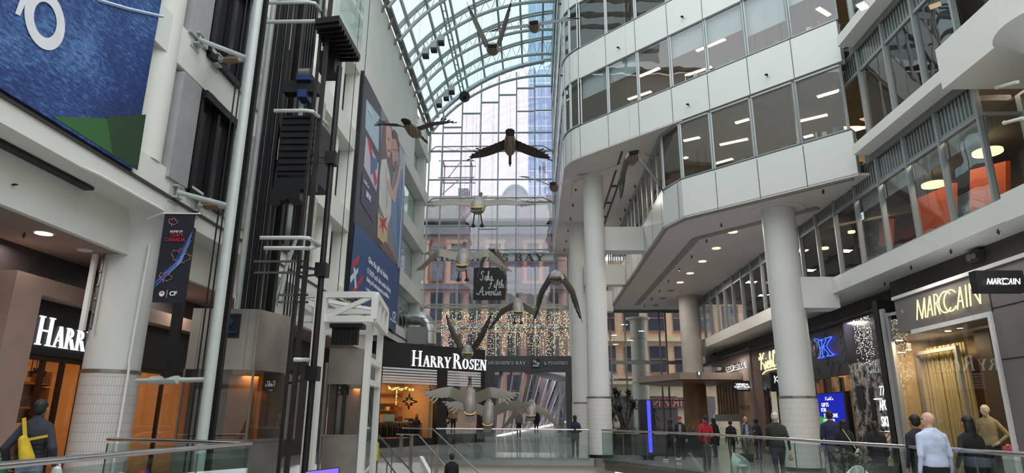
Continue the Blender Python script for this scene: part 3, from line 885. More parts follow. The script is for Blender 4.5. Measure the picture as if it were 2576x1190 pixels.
GL = {
 'H': (.98, _st(.1)+_st(.68)+[('r', .2, .48, .7, .54)]),
 'A': (.92, [('q', .1, 0, .42, 1, .07), ('q', .36, 1, .66, 0, .19), ('r', .24, .3, .62, .35), ('r', 0, 0, .28, .045), ('r', .56, 0, .92, .045)]),
 'R': (.88, _st(.1)+[('e', .3, .745, .3, .235, -90, 90, .15, .05), ('q', .36, .5, .66, 0, .2), ('r', .62, 0, .88, .045), ('r', .2, .95, .35, 1), ('r', .2, .49, .35, .54)]),
 'Y': (.86, [('q', .06, 1, .34, .46, .19), ('q', .74, 1, .44, .46, .07), ('r', .33, 0, .5, .5), ('r', .24, 0, .6, .045), ('r', -.02, .955, .32, 1), ('r', .62, .955, .88, 1)]),
 'O': (.98, [('e', .48, .5, .4, .49, 0, 360, .19, .05)]),
 'S': (.66, [('e', .33, .74, .23, .24, 30, 270, .11, .06), ('e', .33, .26, .25, .24, -150, 90, .14, .06), ('r', .52, .68, .57, .98), ('r', .04, .02, .09, .32)]),
 'E': (.76, _st(.1)+[('r', .1, .945, .66, 1), ('r', .1, 0, .7, .055), ('r', .2, .48, .52, .535), ('r', .61, .76, .66, 1), ('r', .65, 0, .7, .26), ('r', .48, .38, .53, .64)]),
 'N': (.98, [('r', .14, 0, .2, 1), ('r', .78, 0, .84, 1), ('q', .12, 1, .68, 0, .2), ('r', .02, 0, .32, .045), ('r', .66, .955, .96, 1), ('r', 0, .955, .3, 1)]),
 'U': (.94, [('r', .1, .3, .27, 1), ('r', .74, .3, .8, 1), ('e', .46, .32, .35, .32, 180, 360, .1, .06), ('r', 0, .955, .37, 1), ('r', .62, .955, .92, 1)]),
 'D': (.94, _st(.1)+[('e', .3, .5, .54, .5, -90, 90, .18, .055), ('r', .2, .945, .35, 1), ('r', .2, 0, .35, .055)]),
 'B': (.82, _st(.1)+[('e', .36, .755, .3, .245, -90, 90, .15, .05), ('e', .36, .265, .36, .265, -90, 90, .17, .05), ('r', .2, .95, .4, 1), ('r', .2, .48, .4, .53), ('r', .2, 0, .4, .05)]),
 'P': (.78, _st(.1)+[('e', .3, .72, .36, .28, -90, 90, .16, .05), ('r', .2, .95, .35, 1), ('r', .2, .44, .35, .49)]),
 'T': (.82, [('r', .32, 0, .49, 1), ('r', .22, 0, .59, .045), ('r', .02, .945, .8, 1), ('r', .02, .74, .07, 1), ('r', .75, .74, .8, 1)]),
 'I': (.42, _st(.12)), "'": (.26, [('q', .06, .68, .1, 1, .1)]), ' ': (.4, [])}
def serif(s, o, xd, up, w, h, m, parent, name='lettering', sizes=None, depth=.05, gap=.03):
    M = frame_mat(V(o), xd, up)
    tot = sum(GL[c][0]*(sizes[i] if sizes else 1)+gap for i, c in enumerate(s))
    k = w/tot
    mb = MB(); x = 0
    def P(a, b, z=0.): return M@V((a*k, b*h, z))
    n = V((M[0][2], M[1][2], M[2][2]))
    for i, c in enumerate(s):
        z = sizes[i] if sizes else 1
        for g in GL[c][1]:
            if g[0] == 'r': ps = [[(g[1], g[2]), (g[3], g[2]), (g[3], g[4]), (g[1], g[4])]]
            elif g[0] == 'q':
                _, ax, ay, bx, by, ww = g
                ps = [[(ax, ay), (ax+ww, ay), (bx+ww, by), (bx, by)]]
            else:
                _, cx, cy, rx, ry, a0, a1, wh, wv = g
                N = max(6, int((a1-a0)/22)); ps = []
                def ep(a, q):
                    a = math.radians(a)
                    return (cx+(rx-(wh*q))*math.cos(a), cy+(ry-(wv*q))*math.sin(a))
                for j in range(N):
                    u, v = a0+(a1-a0)*j/N, a0+(a1-a0)*(j+1)/N
                    ps.append([ep(u, 0), ep(v, 0), ep(v, 1), ep(u, 1)])
            for q in ps: mb.slab([P(x+a*z, b*z) for a, b in q], n*depth)
        x += GL[c][0]*z+gap
    return link(name, mb, m, parent, smooth=0)
def stroke(pts_list, o, xd, up, w, h, r, m, parent, name='lettering', depth=.02, n=6, closed=False):
    """neon or brush lettering: polylines in a unit box"""
    M = frame_mat(V(o), xd, up)
    mb = MB()
    for pts in pts_list:
        rr = r
        if isinstance(pts, tuple): pts, rr = pts[0], r*pts[1]
        mb.tube([M@V((a*w, b*h, depth)) for a, b in smoothpts(pts)], rr, n)
    return link(name, mb, m, parent)
def smoothpts(p, k=5):
    if len(p) < 3: return p
    out = []
    for i in range(len(p)-1):
        p0, p1, p2, p3 = p[max(i-1, 0)], p[i], p[i+1], p[min(i+2, len(p)-1)]
        for j in range(k):
            t = j/k
            out.append(tuple(.5*((2*p1[a])+(-p0[a]+p2[a])*t+(2*p0[a]-5*p1[a]+4*p2[a]-p3[a])*t*t+(-p0[a]+3*p1[a]-3*p2[a]+p3[a])*t**3) for a in (0, 1)))
    out.append(tuple(p[-1]))
    return out
LITW = emit('sign_white', (240, 245, 255), 1.15)
LITG = emit('sign_gold', (255, 234, 170), 1.35)
LITB = emit('neon_blue', (40, 70, 255), 4)
WOFF = mat('letter_white', (225, 228, 232), .5)
def flat(name, pts, nrm, th, m, parent):
    return link(name, MB().slab(pts, V(nrm)*th), m, parent, smooth=0)
SCRIPT = {   # simple joined script, unit height 1 = cap height
 'S': (.75, [[(.62, .85), (.5, 1), (.3, .95), (.28, .75), (.42, .5), (.45, .2), (.3, 0), (.08, .05), (.02, .2)], [(.28, .75), (-.1, .8), (-.25, .6), (-.1, .45)]]),
 'a': (.44, [[(.34, .40), (.2, .46), (.05, .3), (.06, .08), (.18, .02), (.3, .15), (.36, .42)], [(.36, .44), (.33, .1), (.46, .08)]]),
 'k': (.44, [[(.0, .1), (.16, .7), (.2, .98), (.12, .95), (.06, .5), (.06, 0)], [(.08, .2), (.28, .44), (.2, .28), (.3, .04), (.44, .08)]]),
 's': (.36, [[(.0, .08), (.2, .46), (.26, .2), (.16, 0), (.02, .08)], [(.2, .02), (.38, .1)]]),
 'F': (.7, [[(.7, .95), (.3, .92), (-.1, 1), (-.2, .8)], [(.42, .94), (.34, .5), (.2, .02), (0, 0)], [(.15, .5), (.5, .52)]]),
 'i': (.24, [[(.0, .1), (.12, .44), (.1, .06), (.24, .1)], [(.16, .6), (.17, .64)]]),
 'f': (.3, [[(.0, .1), (.2, .6), (.28, .95), (.16, .9), (.1, .3), (.02, -.3), (-.06, -.2)], [(.02, .42), (.28, .44)]]),
 't': (.28, [[(.16, .8), (.08, .1), (.28, .1)], [(.0, .5), (.26, .52)]]),
 'h': (.42, [[(.0, .1), (.16, .8), (.16, .98), (.08, .8), (.06, 0)], [(.08, .2), (.24, .46), (.3, .3), (.28, .06), (.42, .1)]]),
 'A': (.8, [[(-.2, .3), (-.1, .1), (.15, .2), (.5, 1), (.5, .1), (.62, .02), (.75, .12)], [(.1, .42), (.6, .4)]]),
 'v': (.36, [[(.0, .4), (.06, .44), (.12, .02), (.28, .4), (.38, .4)]]),
 'e': (.34, [[(.0, .18), (.24, .3), (.16, .46), (.04, .24), (.12, .02), (.34, .12)]]),
 'n': (.44, [[(.0, .38), (.06, .42), (.06, 0)], [(.06, .2), (.24, .46), (.3, .3), (.28, .06), (.44, .1)]]),
 'u': (.44, [[(.0, .44), (.02, .1), (.16, .02), (.3, .3), (.3, .44)], [(.3, .3), (.3, .06), (.44, .1)]]),
 'K': (.7, [[(.2, .95), (.12, 1), (.2, .6), (.1, 0)], [(.66, .98), (.5, .9), (.2, .5), (.5, .3), (.62, 0), (.75, .05)]]),
 'l': (.26, [[(.0, .1), (.16, .7), (.18, .98), (.1, .8), (.08, .06), (.24, .1)]]),
 "'": (.14, [[(.08, 1), (.04, .8)]]), ' ': (.3, [])}
def script(s, o, xd, up, w, h, r, m, parent, name='script_lettering', extra=(), depth=.02):
    x = 0; lst = []
    tot = sum(SCRIPT[c][0] for c in s)
    for c in s:
        for g in SCRIPT[c][1]: lst.append([((x+a)/tot, b) for a, b in g])
        x += SCRIPT[c][0]
    return stroke(lst+list(extra), o, xd, up, w, h, r, m, parent, name, depth)
# ================================================================ left side: banners, billboard, shop, lifts
XB = -8.1
def denim():
    m, nt, out = base('denim_print')
    L = nt.links.new
    tc = nd(nt, 'TexCoord')
    mp = nd(nt, 'Mapping'); mp.inputs['Rotation'].default_value = (.6, 0, 0); mp.inputs['Scale'].default_value = (1, 1.0, 3.2)
    n1 = nd(nt, 'TexNoise'); n1.inputs['Scale'].default_value = 5.5; n1.inputs['Detail'].default_value = 8; n1.inputs['Roughness'].default_value = .8
    n2 = nd(nt, 'TexNoise'); n2.inputs['Scale'].default_value = .5; n2.inputs['Detail'].default_value = 2
    a = nd(nt, 'Math', operation='ADD')
    b2 = nd(nt, 'Math', operation='MULTIPLY'); b2.inputs[1].default_value = .5
    r = nd(nt, 'ValToRGB')
    e = r.color_ramp.elements
    e[0].position = .62; e[0].color = (*lin((18, 34, 78)), 1)
    e[1].position = .95; e[1].color = (*lin((92, 136, 190)), 1)
    k = e.new(.78); k.color = (*lin((34, 66, 128)), 1)
    p = nd(nt, 'BsdfPrincipled'); p.inputs['Roughness'].default_value = .6
    L(tc.outputs['Object'], mp.inputs[0]); L(mp.outputs[0], n1.inputs[0]); L(tc.outputs['Object'], n2.inputs[0])
    L(n2.outputs[0], b2.inputs[0]); L(n1.outputs[0], a.inputs[0]); L(b2.outputs[0], a.inputs[1]); L(a.outputs[0], r.inputs[0]); L(r.outputs[0], p.inputs[0]); L(p.outputs[0], out.inputs[0])
    return m
big = thing('wall_banner', 'huge denim-blue wall banner with white letters and green lower edge', 'banner', (XB, 7, 6.38))
link('printed_sheet', MB().box(XB-.04, XB, 2, 12.0, 6.4, 15), denim(), big)
link('edge_strip', MB().box(XB-.06, XB-.045, 1.9, 12.06, 6.36, 15), DARK, big)
def artx(name, px, X, c, parent, layer=1, rough=.5, m=None):
    pts = [onX(x, y, X) for x, y in px]
    pts = [V((X+.004*layer, p.y, p.z)) for p in pts]
    return link(name, MB().slab(pts, (.004, 0, 0)), m or mat('print_%d_%d_%d' % c, c, rough, var=.04, scale=2), parent, smooth=0)
artx('green_print', [(132, 293), (272, 298), (292, 392), (345, 428), (344, 428)], XB, (46, 100, 52), big)
artx('dark_green_print', [(268, 294), (366, 288), (345, 428), (283, 386)], XB, (38, 66, 42), big, 2)
p = MB()
cpt = [onX(x, y, XB) for x, y in ((245, 0), (320, 22), (408, 42))]
p.tube([(XB+.01, q.y, q.z) for q in cpt], .035, 5)
link('white_seam', p, mat('seam', (170, 190, 214)), big)
# letter O and the foot of a neighbouring letter
a = onX(112, 50, XB)
m = MB()
ring = []
for i in range(32):
    t = 2*math.pi*i/32
    ring.append([V((XB+.012, a.y+math.cos(t)*r_, a.z+math.sin(t)*q_)) for r_, q_ in ((.44, .50), (.25, .30))]+[V((XB+.02, a.y+math.cos(t)*r_, a.z+math.sin(t)*q_)) for r_, q_ in ((.25, .30), (.44, .50))])
m.rings(ring, False, True)
link('letter', m, WOFF, big)
artx('letter', [(36, 34), (48, 40), (66, 0), (48, 0)], XB, (225, 228, 232), big, 3)

# ---- billboard
bb = thing('billboard', 'tall gift card billboard with an embracing couple on the left wall', 'billboard', (XB, 32.3, 6.6))
link('board', MB().box(XB-.08, XB+.02, 27.35, 37.3, 6.6, 17.3), mat('board_charcoal', (66, 68, 78), .5), bb)
link('board_edge', MB().box(XB-.1, XB+.06, 27.28, 27.36, 6.5, 17.4), DARK, bb)
link('board_edge', MB().box(XB-.1, XB+.06, 37.3, 37.36, 6.5, 17.4), WHITE, bb)
XA = XB+.02
def pp(x, y): return (918+(x-108)*.5535 if False else 860+x*.554, 180+y*.5546)     # from the close-up of the board
def A(name, pts, c, layer): return artx(name, [pp(*q) for q in pts], XA, c, bb, layer)
A('photo_background', [(105, 14), (290, 378), (262, 895), (56, 684)], (132, 132, 136), 1)
A('dark_curtain_print', [(105, 14), (178, 160), (176, 400), (168, 600), (150, 775), (56, 684)], (60, 62, 72), 2)
A('pale_window_print', [(258, 330), (288, 385), (284, 520), (272, 500)], (176, 184, 196), 2)
A('card_print', [(110, 125), (170, 205), (165, 365), (105, 255)], (176, 200, 212), 3)
A('card_print', [(108, 290), (165, 420), (155, 545), (98, 430)], (206, 196, 204), 4)
A('stripe_print', [(112, 290), (128, 320), (158, 500), (148, 525)], (186, 44, 62), 5)
A('stripe_print', [(128, 380), (160, 400), (158, 440), (128, 470)], (60, 110, 150), 6)
A('card_print', [(90, 455), (152, 545), (140, 685), (82, 590)], (48, 58, 84), 7)
A('woman_hair_print', [(188, 225), (205, 218), (222, 250), (232, 330), (226, 400), (232, 470), (222, 520), (200, 470), (180, 430), (178, 340)], (104, 84, 70), 3)
A('woman_face_print', [(200, 240), (212, 232), (222, 262), (227, 310), (223, 360), (213, 392), (204, 380), (198, 320)], (212, 168, 148), 4)
A('denim_shirt_print', [(232, 520), (262, 450), (276, 440), (284, 560), (274, 760), (262, 880), (244, 800), (226, 720), (220, 620)], (106, 140, 182), 3)
A('denim_fold_print', [(250, 520), (256, 500), (262, 700), (254, 820), (248, 700)], (78, 108, 150), 4)
A('denim_fold_print', [(270, 500), (274, 490), (272, 700), (266, 780)], (78, 108, 150), 4)
A('man_face_print', [(227, 298), (240, 298), (250, 325), (255, 370), (249, 430), (238, 455), (229, 430), (225, 360)], (196, 150, 128), 5)
A('man_hair_print', [(227, 272), (236, 262), (250, 282), (260, 330), (258, 372), (253, 345), (243, 306), (229, 306)], (58, 46, 42), 6)
A('beard_print', [(229, 425), (238, 418), (249, 400), (249, 432), (239, 458), (231, 440)], (112, 84, 72), 6)
for q in ([(206, 300), (216, 308), (216, 312), (206, 305)], [(208, 352), (217, 358), (215, 366), (208, 360)], [(231, 350), (240, 352), (240, 357), (231, 355)], [(244, 352), (251, 358), (251, 362), (244, 357)], [(233, 408), (244, 410), (240, 417), (234, 414)]): A('feature_print', q, (96, 62, 56), 7)
A('shirt_print', [(178, 400), (200, 396), (216, 470), (224, 560), (221, 650), (204, 705), (184, 650), (166, 600), (170, 470)], (214, 214, 210), 5)
A('shirt_fold_print', [(196, 430), (202, 450), (206, 600), (198, 640), (200, 520)], (184, 184, 182), 6)
A('arm_print', [(196, 500), (214, 560), (238, 600), (260, 480), (270, 430), (258, 420), (244, 500), (230, 540), (208, 486)], (206, 172, 146), 7)
A('trouser_print', [(160, 700), (205, 780), (246, 868), (256, 888), (150, 775)], (62, 54, 54), 5)
A('gift_box_print', [(160, 640), (206, 690), (202, 800), (158, 750)], (206, 182, 140), 8)
A('ribbon_print', [(166, 660), (184, 672), (204, 660), (192, 690), (206, 730), (186, 700), (184, 740), (176, 700), (162, 720), (176, 690)], (178, 36, 46), 9)
A('hand_print', [(166, 790), (196, 770), (214, 800), (240, 850), (252, 880), (226, 860), (200, 830)], (120, 90, 76), 9)
A('blue_field', [(56, 684), (262, 895), (240, 1186), (26, 1000)], (34, 76, 128), 10)
for q in ([(44, 860), (74, 832), (74, 862), (42, 896)], [(40, 1000), (90, 920), (92, 940), (40, 1030)]): A('stripe_print', q, (190, 48, 66), 11)
A('stripe_print', [(34, 930), (70, 890), (68, 912), (34, 960)], (214, 224, 234), 11)
A('stripe_print', [(48, 890), (56, 890), (62, 980), (54, 985)], (214, 224, 234), 12)
def btext(s, x, y, x2, hh, bold=0., name='lettering', par=bb, c=WOFF):
    a, b = onX(*pp(x, y), XA), onX(*pp(x2, y), XA)
    return text(s, (XA+.06, a.y, a.z), (0, 1, 0), (0, 0, 1), b.y-a.y, hh, c, par, name, bold, depth=.012)
btext('Give the gift of choice.', 113, 874, 209, .42, .03)
btext("CF SHOP! cards' offer countless fashion,", 108, 918, 221, .34)
btext('dining and entertainment possibilities', 105, 958, 213, .34)
btext('Available for purchase at Guest Services.', 103, 995, 193, .2)
btext('CF', 224, 1120, 238, .45, .03)
btext('Meet you there.', 214, 1130, 242, .2)
btext('CF SHOP! card', 92, 500, 118, .16)
btext('THANK YOU!', 103, 565, 126, .3)
btext('CF SHOP! card', 114, 170, 138, .16)

# ---- hanging TEAM CANADA banner
Yb = 12.5
tc_ = thing('hanging_banner', 'narrow navy banner with maple leaf outlines hanging beside the left column', 'banner', tuple(onY(438, 540, Yb)))
def bp(x, y): return 380+x*.2184, 520+y*.2185
def bq(x, y, d=0.): p = onY(*bp(x, y), Yb); return V((p.x, Yb-d, p.z))
link('cloth', MB().slab([bq(160, 78), bq(512, 85), bq(365, 1112), bq(10, 1100)], (0, .012, 0)), mat('navy_cloth', (22, 24, 40), .7, var=.15), tc_)
link('blue_streak', MB().slab([bq(488, 255, .008), bq(470, 350, .008), bq(300, 680, .008), bq(45, 940, .008), (bq(48, 860, .008)), bq(260, 640, .008)], (0, .004, 0)), mat('streak_dark', (32, 56, 110), .7, var=.4, scale=6), tc_)
m = MB()
for k, (x0, y0, x1, y1, x2, y2) in enumerate(((480, 290, 330, 620, 50, 880), (470, 330, 350, 640, 45, 930), (465, 390, 320, 660, 120, 830))):
    m.tube([bq(x0, y0, .014), bq(x1, y1, .014), bq(x2, y2, .014)], [.004, .012, .003], 5)
link('light_streak', m, mat('streak', (120, 160, 220), .6), tc_)
LEAF = [(0, 1), (.14, .72), (.34, .82), (.28, .42), (.48, .6), (.56, .48), (.86, .52), (.76, .3), (.9, .2), (.5, -.12), (.54, -.26), (.06, -.2), (0, -.2), (-.06, -.2), (-.54, -.26), (-.5, -.12), (-.9, .2), (-.76, .3), (-.86, .52), (-.56, .48), (-.48, .6), (-.28, .42), (-.34, .82), (-.14, .72)]
def leaf(cx, cy, s, rot, c, par, solid=False, r=.006):
    o = bq(cx, cy, .012)
    M = Matrix.Rotation(rot, 3, 'Y')
    pts = [o+M@V((x*s, 0, (y-.3)*s)) for x, y in LEAF]
    if solid: return link('leaf_emblem', MB().slab(pts, (0, .003, 0)), c, par, smooth=0)
    return link('leaf_outline', MB().tube(pts, r, 4, closed=True).tube([o+M@V((0, 0, -.5*s)), o+M@V((.02*s, 0, -.9*s))], r*1.3, 4), c, par)
PINKL = mat('leaf_pink', (206, 130, 136), .6)
leaf(258, 170, .115, .25, PINKL, tc_); leaf(350, 560, .24, .3, PINKL, tc_); leaf(172, 800, .16, .3, PINKL, tc_)
text('HOME OF', bq(222, 302, .012), bq(395, 303)-bq(222, 302), (0, 0, 1), .26, .05, WOFF, tc_, bold=.01, shear=.1)
text('TEAM', bq(220, 350, .012), bq(385, 352)-bq(220, 350), (0, 0, 1), .26, .075, mat('red_print', (186, 44, 50), .6), tc_, bold=.01, shear=.1)
text('CANADA', bq(163, 402, .012), bq(425, 404)-bq(163, 402), (0, 0, 1), .41, .075, MATS['red_print'], tc_, bold=.01, shear=.1)
text('CF', bq(214, 1028, .012), (1, 0, .02), (0, 0, 1), .15, .09, WOFF, tc_, bold=.03)
link('badge', MB().lathe(bq(126, 1003, .008), [(.055, -.003), (.055, .003)], 20, 'Y'), WOFF, tc_)
leaf(128, 992, .035, 0, MATS['red_print'], tc_, True)
link('divider', MB().bar(bq(192, 960, .01), bq(178, 1048, .01), .006, .006), WOFF, tc_)
link('top_rod', MB().tube([bq(130, 78, .01), bq(560, 82, .01)], .014, 8).ball(bq(562, 80, .01), .022, n=8, m=6).tube([bq(130, 78, .01), V((-8.2, 12.9, bq(130, 78).z))], .014, 6), WHITE, tc_)
# black panel behind it
m = MB()
a, b = onY(482, 575, 13.3), onY(455, 950, 13.3)
m.box(a.x-.1, a.x+.1, 13.2, 13.3, b.z, a.z)
single('black_sign_slab', m, DARK, 'tall black slab hanging behind the narrow navy banner', 'sign')

# ---- left shop
WARM = mat('shop_warm_wall', (214, 172, 128), .8)
st('wall_shop_left', MB().box(-10.75, -10.6, 3, 12.05, 0, 5).box(-10.75, -10.6, 12.05, 34, 4.3, 5.0).box(-10.75, -10.6, 20.4, 21.6, 0, 4.3).box(-10.75, -10.6, 26, 34, 0, 4.3), mat('dark_brown_fascia', (48, 42, 42), .5), 'dark fascia over the left shops', origin=False)
sf = thing('shop_front', 'black and beige clothes shop entrance with a lit white sign on the left', 'shop front', (-10.6, 16, 0))
for q in ((12.1, 12.85, 0, 4.0, .6), (12.1, 21, 4.0, 4.35, .6), (20.3, 21, 0, 4.0, .6), (21, 21.4, 0, 3.9, .4), (26, 26.6, 0, 3.9, .4)):
    link('beige_frame', MB().box(-10.7, -10.7+q[4], *q[:4]), mat('frame_beige', (158, 134, 122), .5), sf)
link('sign_panel', MB().box(-10.62, -10.5, 12.85, 20.3, 2.86, 4.0), BLACK, sf)
o_ = onX(86, 853, -10.5)
S1 = [1.32, 1, 1, 1, 1, 1, 1.32, 1, 1, 1, 1]
e_ = onX(213, 875, -10.5)
serif('HARRY ROSEN', (-10.49, o_.y, 3.05), (0, 1, 0), (0, 0, 1), (e_.y-o_.y)*2.42, .46, LITW, sf, sizes=S1, depth=.04)
m = MB()
for y in (13.2, 13.9, 14.5, 15.2, 16.9, 18.6): m.box(-10.66, -10.56, y-.04, y+.04, 0, 2.86)
m.box(-10.66, -10.56, 12.85, 20.3, 2.75, 2.86)
link('door_frame', m, mat('bronze_frame', (72, 54, 42), .3, .6), sf)
link('pane', MB().quad((-10.6, 12.85, 0), (-10.6, 20.3, 0), (-10.6, 20.3, 2.8), (-10.6, 12.85, 2.8)), SHOPG, sf)
link('pane', MB().quad((-10.6, 21.6, 0), (-10.6, 26, 0), (-10.6, 26, 4), (-10.6, 21.6, 4)), SHOPG, sf)
st('wall_shop_inner', MB().box(-15.6, -15.5, 10, 27, 0, 4.9).box(-15.5, -10.75, 9.9, 10, 0, 4.9).box(-15.5, -10.75, 27, 27.1, 0, 4.9).box(-13.2, -10.8, 20.6, 20.8, 0, 4.9), WARM, 'warm walls inside the left shop', origin=False)
st('ceiling_shop', MB().box(-15.6, -10.75, 10, 27, 4.1, 4.2), mat('shop_ceiling', (190, 160, 130), .8), origin=False)
st('floor_shop', MB().box(-15.6, -10.6, 10, 27, -.1, .01), mat('shop_floor', (150, 122, 98), .4), origin=False)
def area(loc, size, power, col, rot=(0, 0, 0), sy=None):  # unseen area lamp for shops, offices, lounge, lift cars and the bridge
    d = bpy.data.lights.new('interior_light', 'AREA')
    d.energy = power; d.size = size; d.color = lin(col)
    if sy: d.shape = 'RECTANGLE'; d.size_y = sy
    o = bpy.data.objects.new('interior_light', d); o.location = loc; o.rotation_euler = rot
    COL.objects.link(o)
    return o
area((-13, 15.5, 4.0), 2.5, 170, (255, 190, 120), sy=8)
area((-13, 23.5, 4.0), 2, 90, (255, 190, 120), sy=4)
# clothes table, rack and shelving glimpsed inside
t = thing('clothes_rack', 'rack of dark garments inside the left shop beside the entrance', 'clothes rack', (-12.4, 12.3, 0))
link('rail', MB().tube([(-12.4, 11.5, 0), (-12.4, 11.5, 1.35), (-12.4, 13.4, 1.35), (-12.4, 13.4, 0)], .02, 6), DARKM, t)
for k in range(9):
    y = 11.62+k*.2
    link('garment', MB().slab([(-12.15, y, .35), (-12.65, y, .35), (-12.62, y, 1.15), (-12.4, y, 1.3), (-12.18, y, 1.15)], (0, .09, 0)), mat('garment_%d' % (k % 3), ((40, 38, 44), (66, 50, 44), (30, 32, 40))[k % 3], .9), t)
t = thing('display_shelf', 'lit wooden display shelf on the back wall of the left shop', 'shelf', (-15.2, 16, 0))
m = MB()
for z in (.4, 1.1, 1.8, 2.5): m.box(-15.5, -14.9, 13, 20, z, z+.06)
for y in (13, 15.3, 17.6, 20): m.box(-15.5, -14.9, y-.04, y+.04, 0, 2.9)
link('frame', m, mat('shelf_wood', (124, 84, 54), .5), t)
for k in range(14): link('folded_clothes', MB().box(-15.4, -15, 13.3+k*.48, 13.6+k*.48, 1.16+.7*(k % 2), 1.4+.7*(k % 2)), mat('folded_%d' % (k % 3), ((190, 180, 170), (60, 60, 70), (120, 96, 80))[k % 3], .9), t)
for i, (px, py) in enumerate(((38, 941), (58, 941), (88, 940), (108, 948), (75, 948))):
    p = onX(px, py, -12.5)
    t = thing('spot_lamp', 'small black track spotlight in the left shop ceiling', 'lamp', (p.x, p.y, p.z), 'track spotlights in the left shop')
    link('can', MB().lathe(p, [(.05, 0), (.06, .14)], 10), DARK, t)
    link('stem', MB().tube([p+V((0, 0, .14)), (p.x, p.y, 4.1)], .012, 5), DARK, t)
# downlights in the left soffit
for i, (px, py) in enumerate(((110, 587), (213, 629))):
    p = onZ(px, py, 5.0)
    o = single('downlight', MB().lathe((p.x, p.y, 4.985), [(.15, 0), (.15, .03)], 24), emit('warm_lamp', (255, 222, 206), 2.2) if i == 0 else SOFFIT, 'glowing round downlight in the brown left soffit' if i == 0 else 'unlit round downlight in the brown left soffit', 'downlight')

# ---- lifts
def vm(mb, px, Y, w, z0=-4, z1=14., d=None, round_=False, y0=600):
    X = onY(px, y0, Y).x
    if round_: mb.tube([(X, Y, z0), (X, Y, z1)], w/2, 12)
    else: mb.box(X-w/2, X+w/2, Y-(d or w)/2, Y+(d or w)/2, z0, z1)
    return X
lift = thing('lift_shaft_frame', 'open dark steel frame of lift rails and pale pipe posts on the left', 'lift shaft', (-6.2, 14.5, -4.8))
lift['kind'] = 'structure'
PIPE = mat('pipe_paint', (186, 194, 190), .4, .1)
m = MB(); xp = vm(m, 573, 13, .21, round_=True); link('pipe_post', m, PIPE, lift)
m = MB(); vm(m, 620, 16, .19, 3.9, round_=True); link('pipe_post', m, PIPE, lift)
m = MB(); vm(m, 593, 13.4, .12); link('guide_rail', m, DARK, lift)
for px in (541, 553):
    m = MB(); vm(m, px, 14, .035, round_=True); link('travelling_cable', m, DARK, lift)
for px, w, c in ((632, .09, DARKM), (643, .1, DARK), (654, .07, DARKM), (666, .12, DARK), (681, .08, DARK)):
    m = MB(); vm(m, px, 15.8, w, 3.6); link('guide_rail', m, c, lift)
m = MB()
for px in (637, 660): vm(m, px, 15.7, .012, 3.6)
link('steel_rope', m, STEEL, lift)
m = MB(); vm(m, 697, 16.4, .2, 3.7); link('guide_rail', m, BROWNM, lift)
for px, w in ((757, .07), (776, .1)):
    m = MB(); vm(m, px, 15, w); link('guide_rail', m, BROWNM, lift)
for px in (733, 741, 748, 762):
    m = MB(); vm(m, px, 17, .045, 3.6, 10.2, round_=True); link('hanging_cable', m, DARK, lift)
m = MB(); xm = vm(m, 817, 15.5, .15, -4, 10.7, round_=True); link('black_mast', m, DARK, lift)
for py in (400, 680, 940):
    p = onY(830 if py == 400 else (806 if py == 680 else 778), py, 15.5)
    m = MB().box(xm-.14, xm+.14, 15.36, 15.64, p.z-.17, p.z+.17).bar((xm, 15.5, p.z), (xm-.45, 15.2, p.z+.02), .06, .06).bar((xm, 15.5, p.z-.1), (xm-.45, 15.1, p.z-.25), .05, .05)
    link('mast_clamp', m, DARK, lift)
# white wall struts holding the pipe post
for (ax, ay), (bx, by), (cx, cy) in (((492, 100), (540, 152), (627, 150)), ((437, 484), (490, 518), (580, 520))):
    q = onY(cx, cy, 13)
    a = onX(ax, ay, -8.2); b = onX(bx, by, -8.2)
    for p, wood in ((a, 0), (b, 1)):
        mb = MB().tube([p+V((.1, 0, 0)), (xp, 13, q.z)], .055, 8)
        mb.box(p.x, p.x+.16, p.y-.12, p.y+.12, p.z+.12, p.z+.15).box(p.x, p.x+.16, p.y-.12, p.y+.12, p.z-.15, p.z-.12).box(-8.2, -8.18, p.y-.2, p.y+.2, p.z-.26, p.z+.26).tube([p+V((.1, 0, -.16)), p+V((.1, 0, .16))], .035, 6)
        link('wall_strut', mb, PIPE, lift)
        if wood:
            s0 = (p+V((.1, 0, 0))).lerp(V((xp, 13, q.z)), .25); s1 = (p+V((.1, 0, 0))).lerp(V((xp, 13, q.z)), .68)
            link('padding', MB().tube([s0, s0.lerp(s1, .3), s0.lerp(s1, .7), s1], [.085, .095, .085, .08], 8), mat('padding_brown', (124, 92, 68), .8, var=.2), lift)
q = onY(540, 955, 13)
link('wall_strut', MB().tube([(xp, 13, q.z), (-8.3, 13.6, q.z)], .05, 8).tube([(-7.9, 13.45, q.z), (-7.2, 13.2, q.z)], .085, 8), PIPE, lift)
# tubular ring frames
for (ax, ay), (bx, by), (cx, cy) in (((650, 5), (790, 5), (825, 50)), ((645, 53), (822, 53), (826, 50)), ((690, 278), (785, 278), (824, 314)), ((655, 598), (775, 598), (803, 616)), ((665, 624), (775, 624), (804, 616)), ((740, 900), (772, 905), (776, 908))):
    a = onY(ax, ay, 14.6); b = onY(bx, by, 14.6); c = onZ(cx, cy, b.z)
    if cy-by < 12: c = onY(cx, cy, 15.6)
    link('ring_tube', MB().tube([(a.x, a.y, b.z), (b.x-.15, b.y, b.z), (b.x, b.y+.05, b.z), c], .05, 8), PIPE, lift)
m = MB()
for py in (658, 686, 742, 760):
    a = onY(640 if py < 700 else 700, py, 15.2); b = onY(775, py, 15.2)
    m.bar(a, (b.x, b.y, a.z), .05, .05)
link('cross_bar', m, STEELD, lift)
m = MB()
for a, b in (((672, 640), (645, 740)), ((728, 635), (700, 770)), ((745, 600), (690, 760))):
    m.tube([onY(*a, 16.6), onY(*b, 16.6)], .05, 6)
link('brace', m, PIPE, lift)
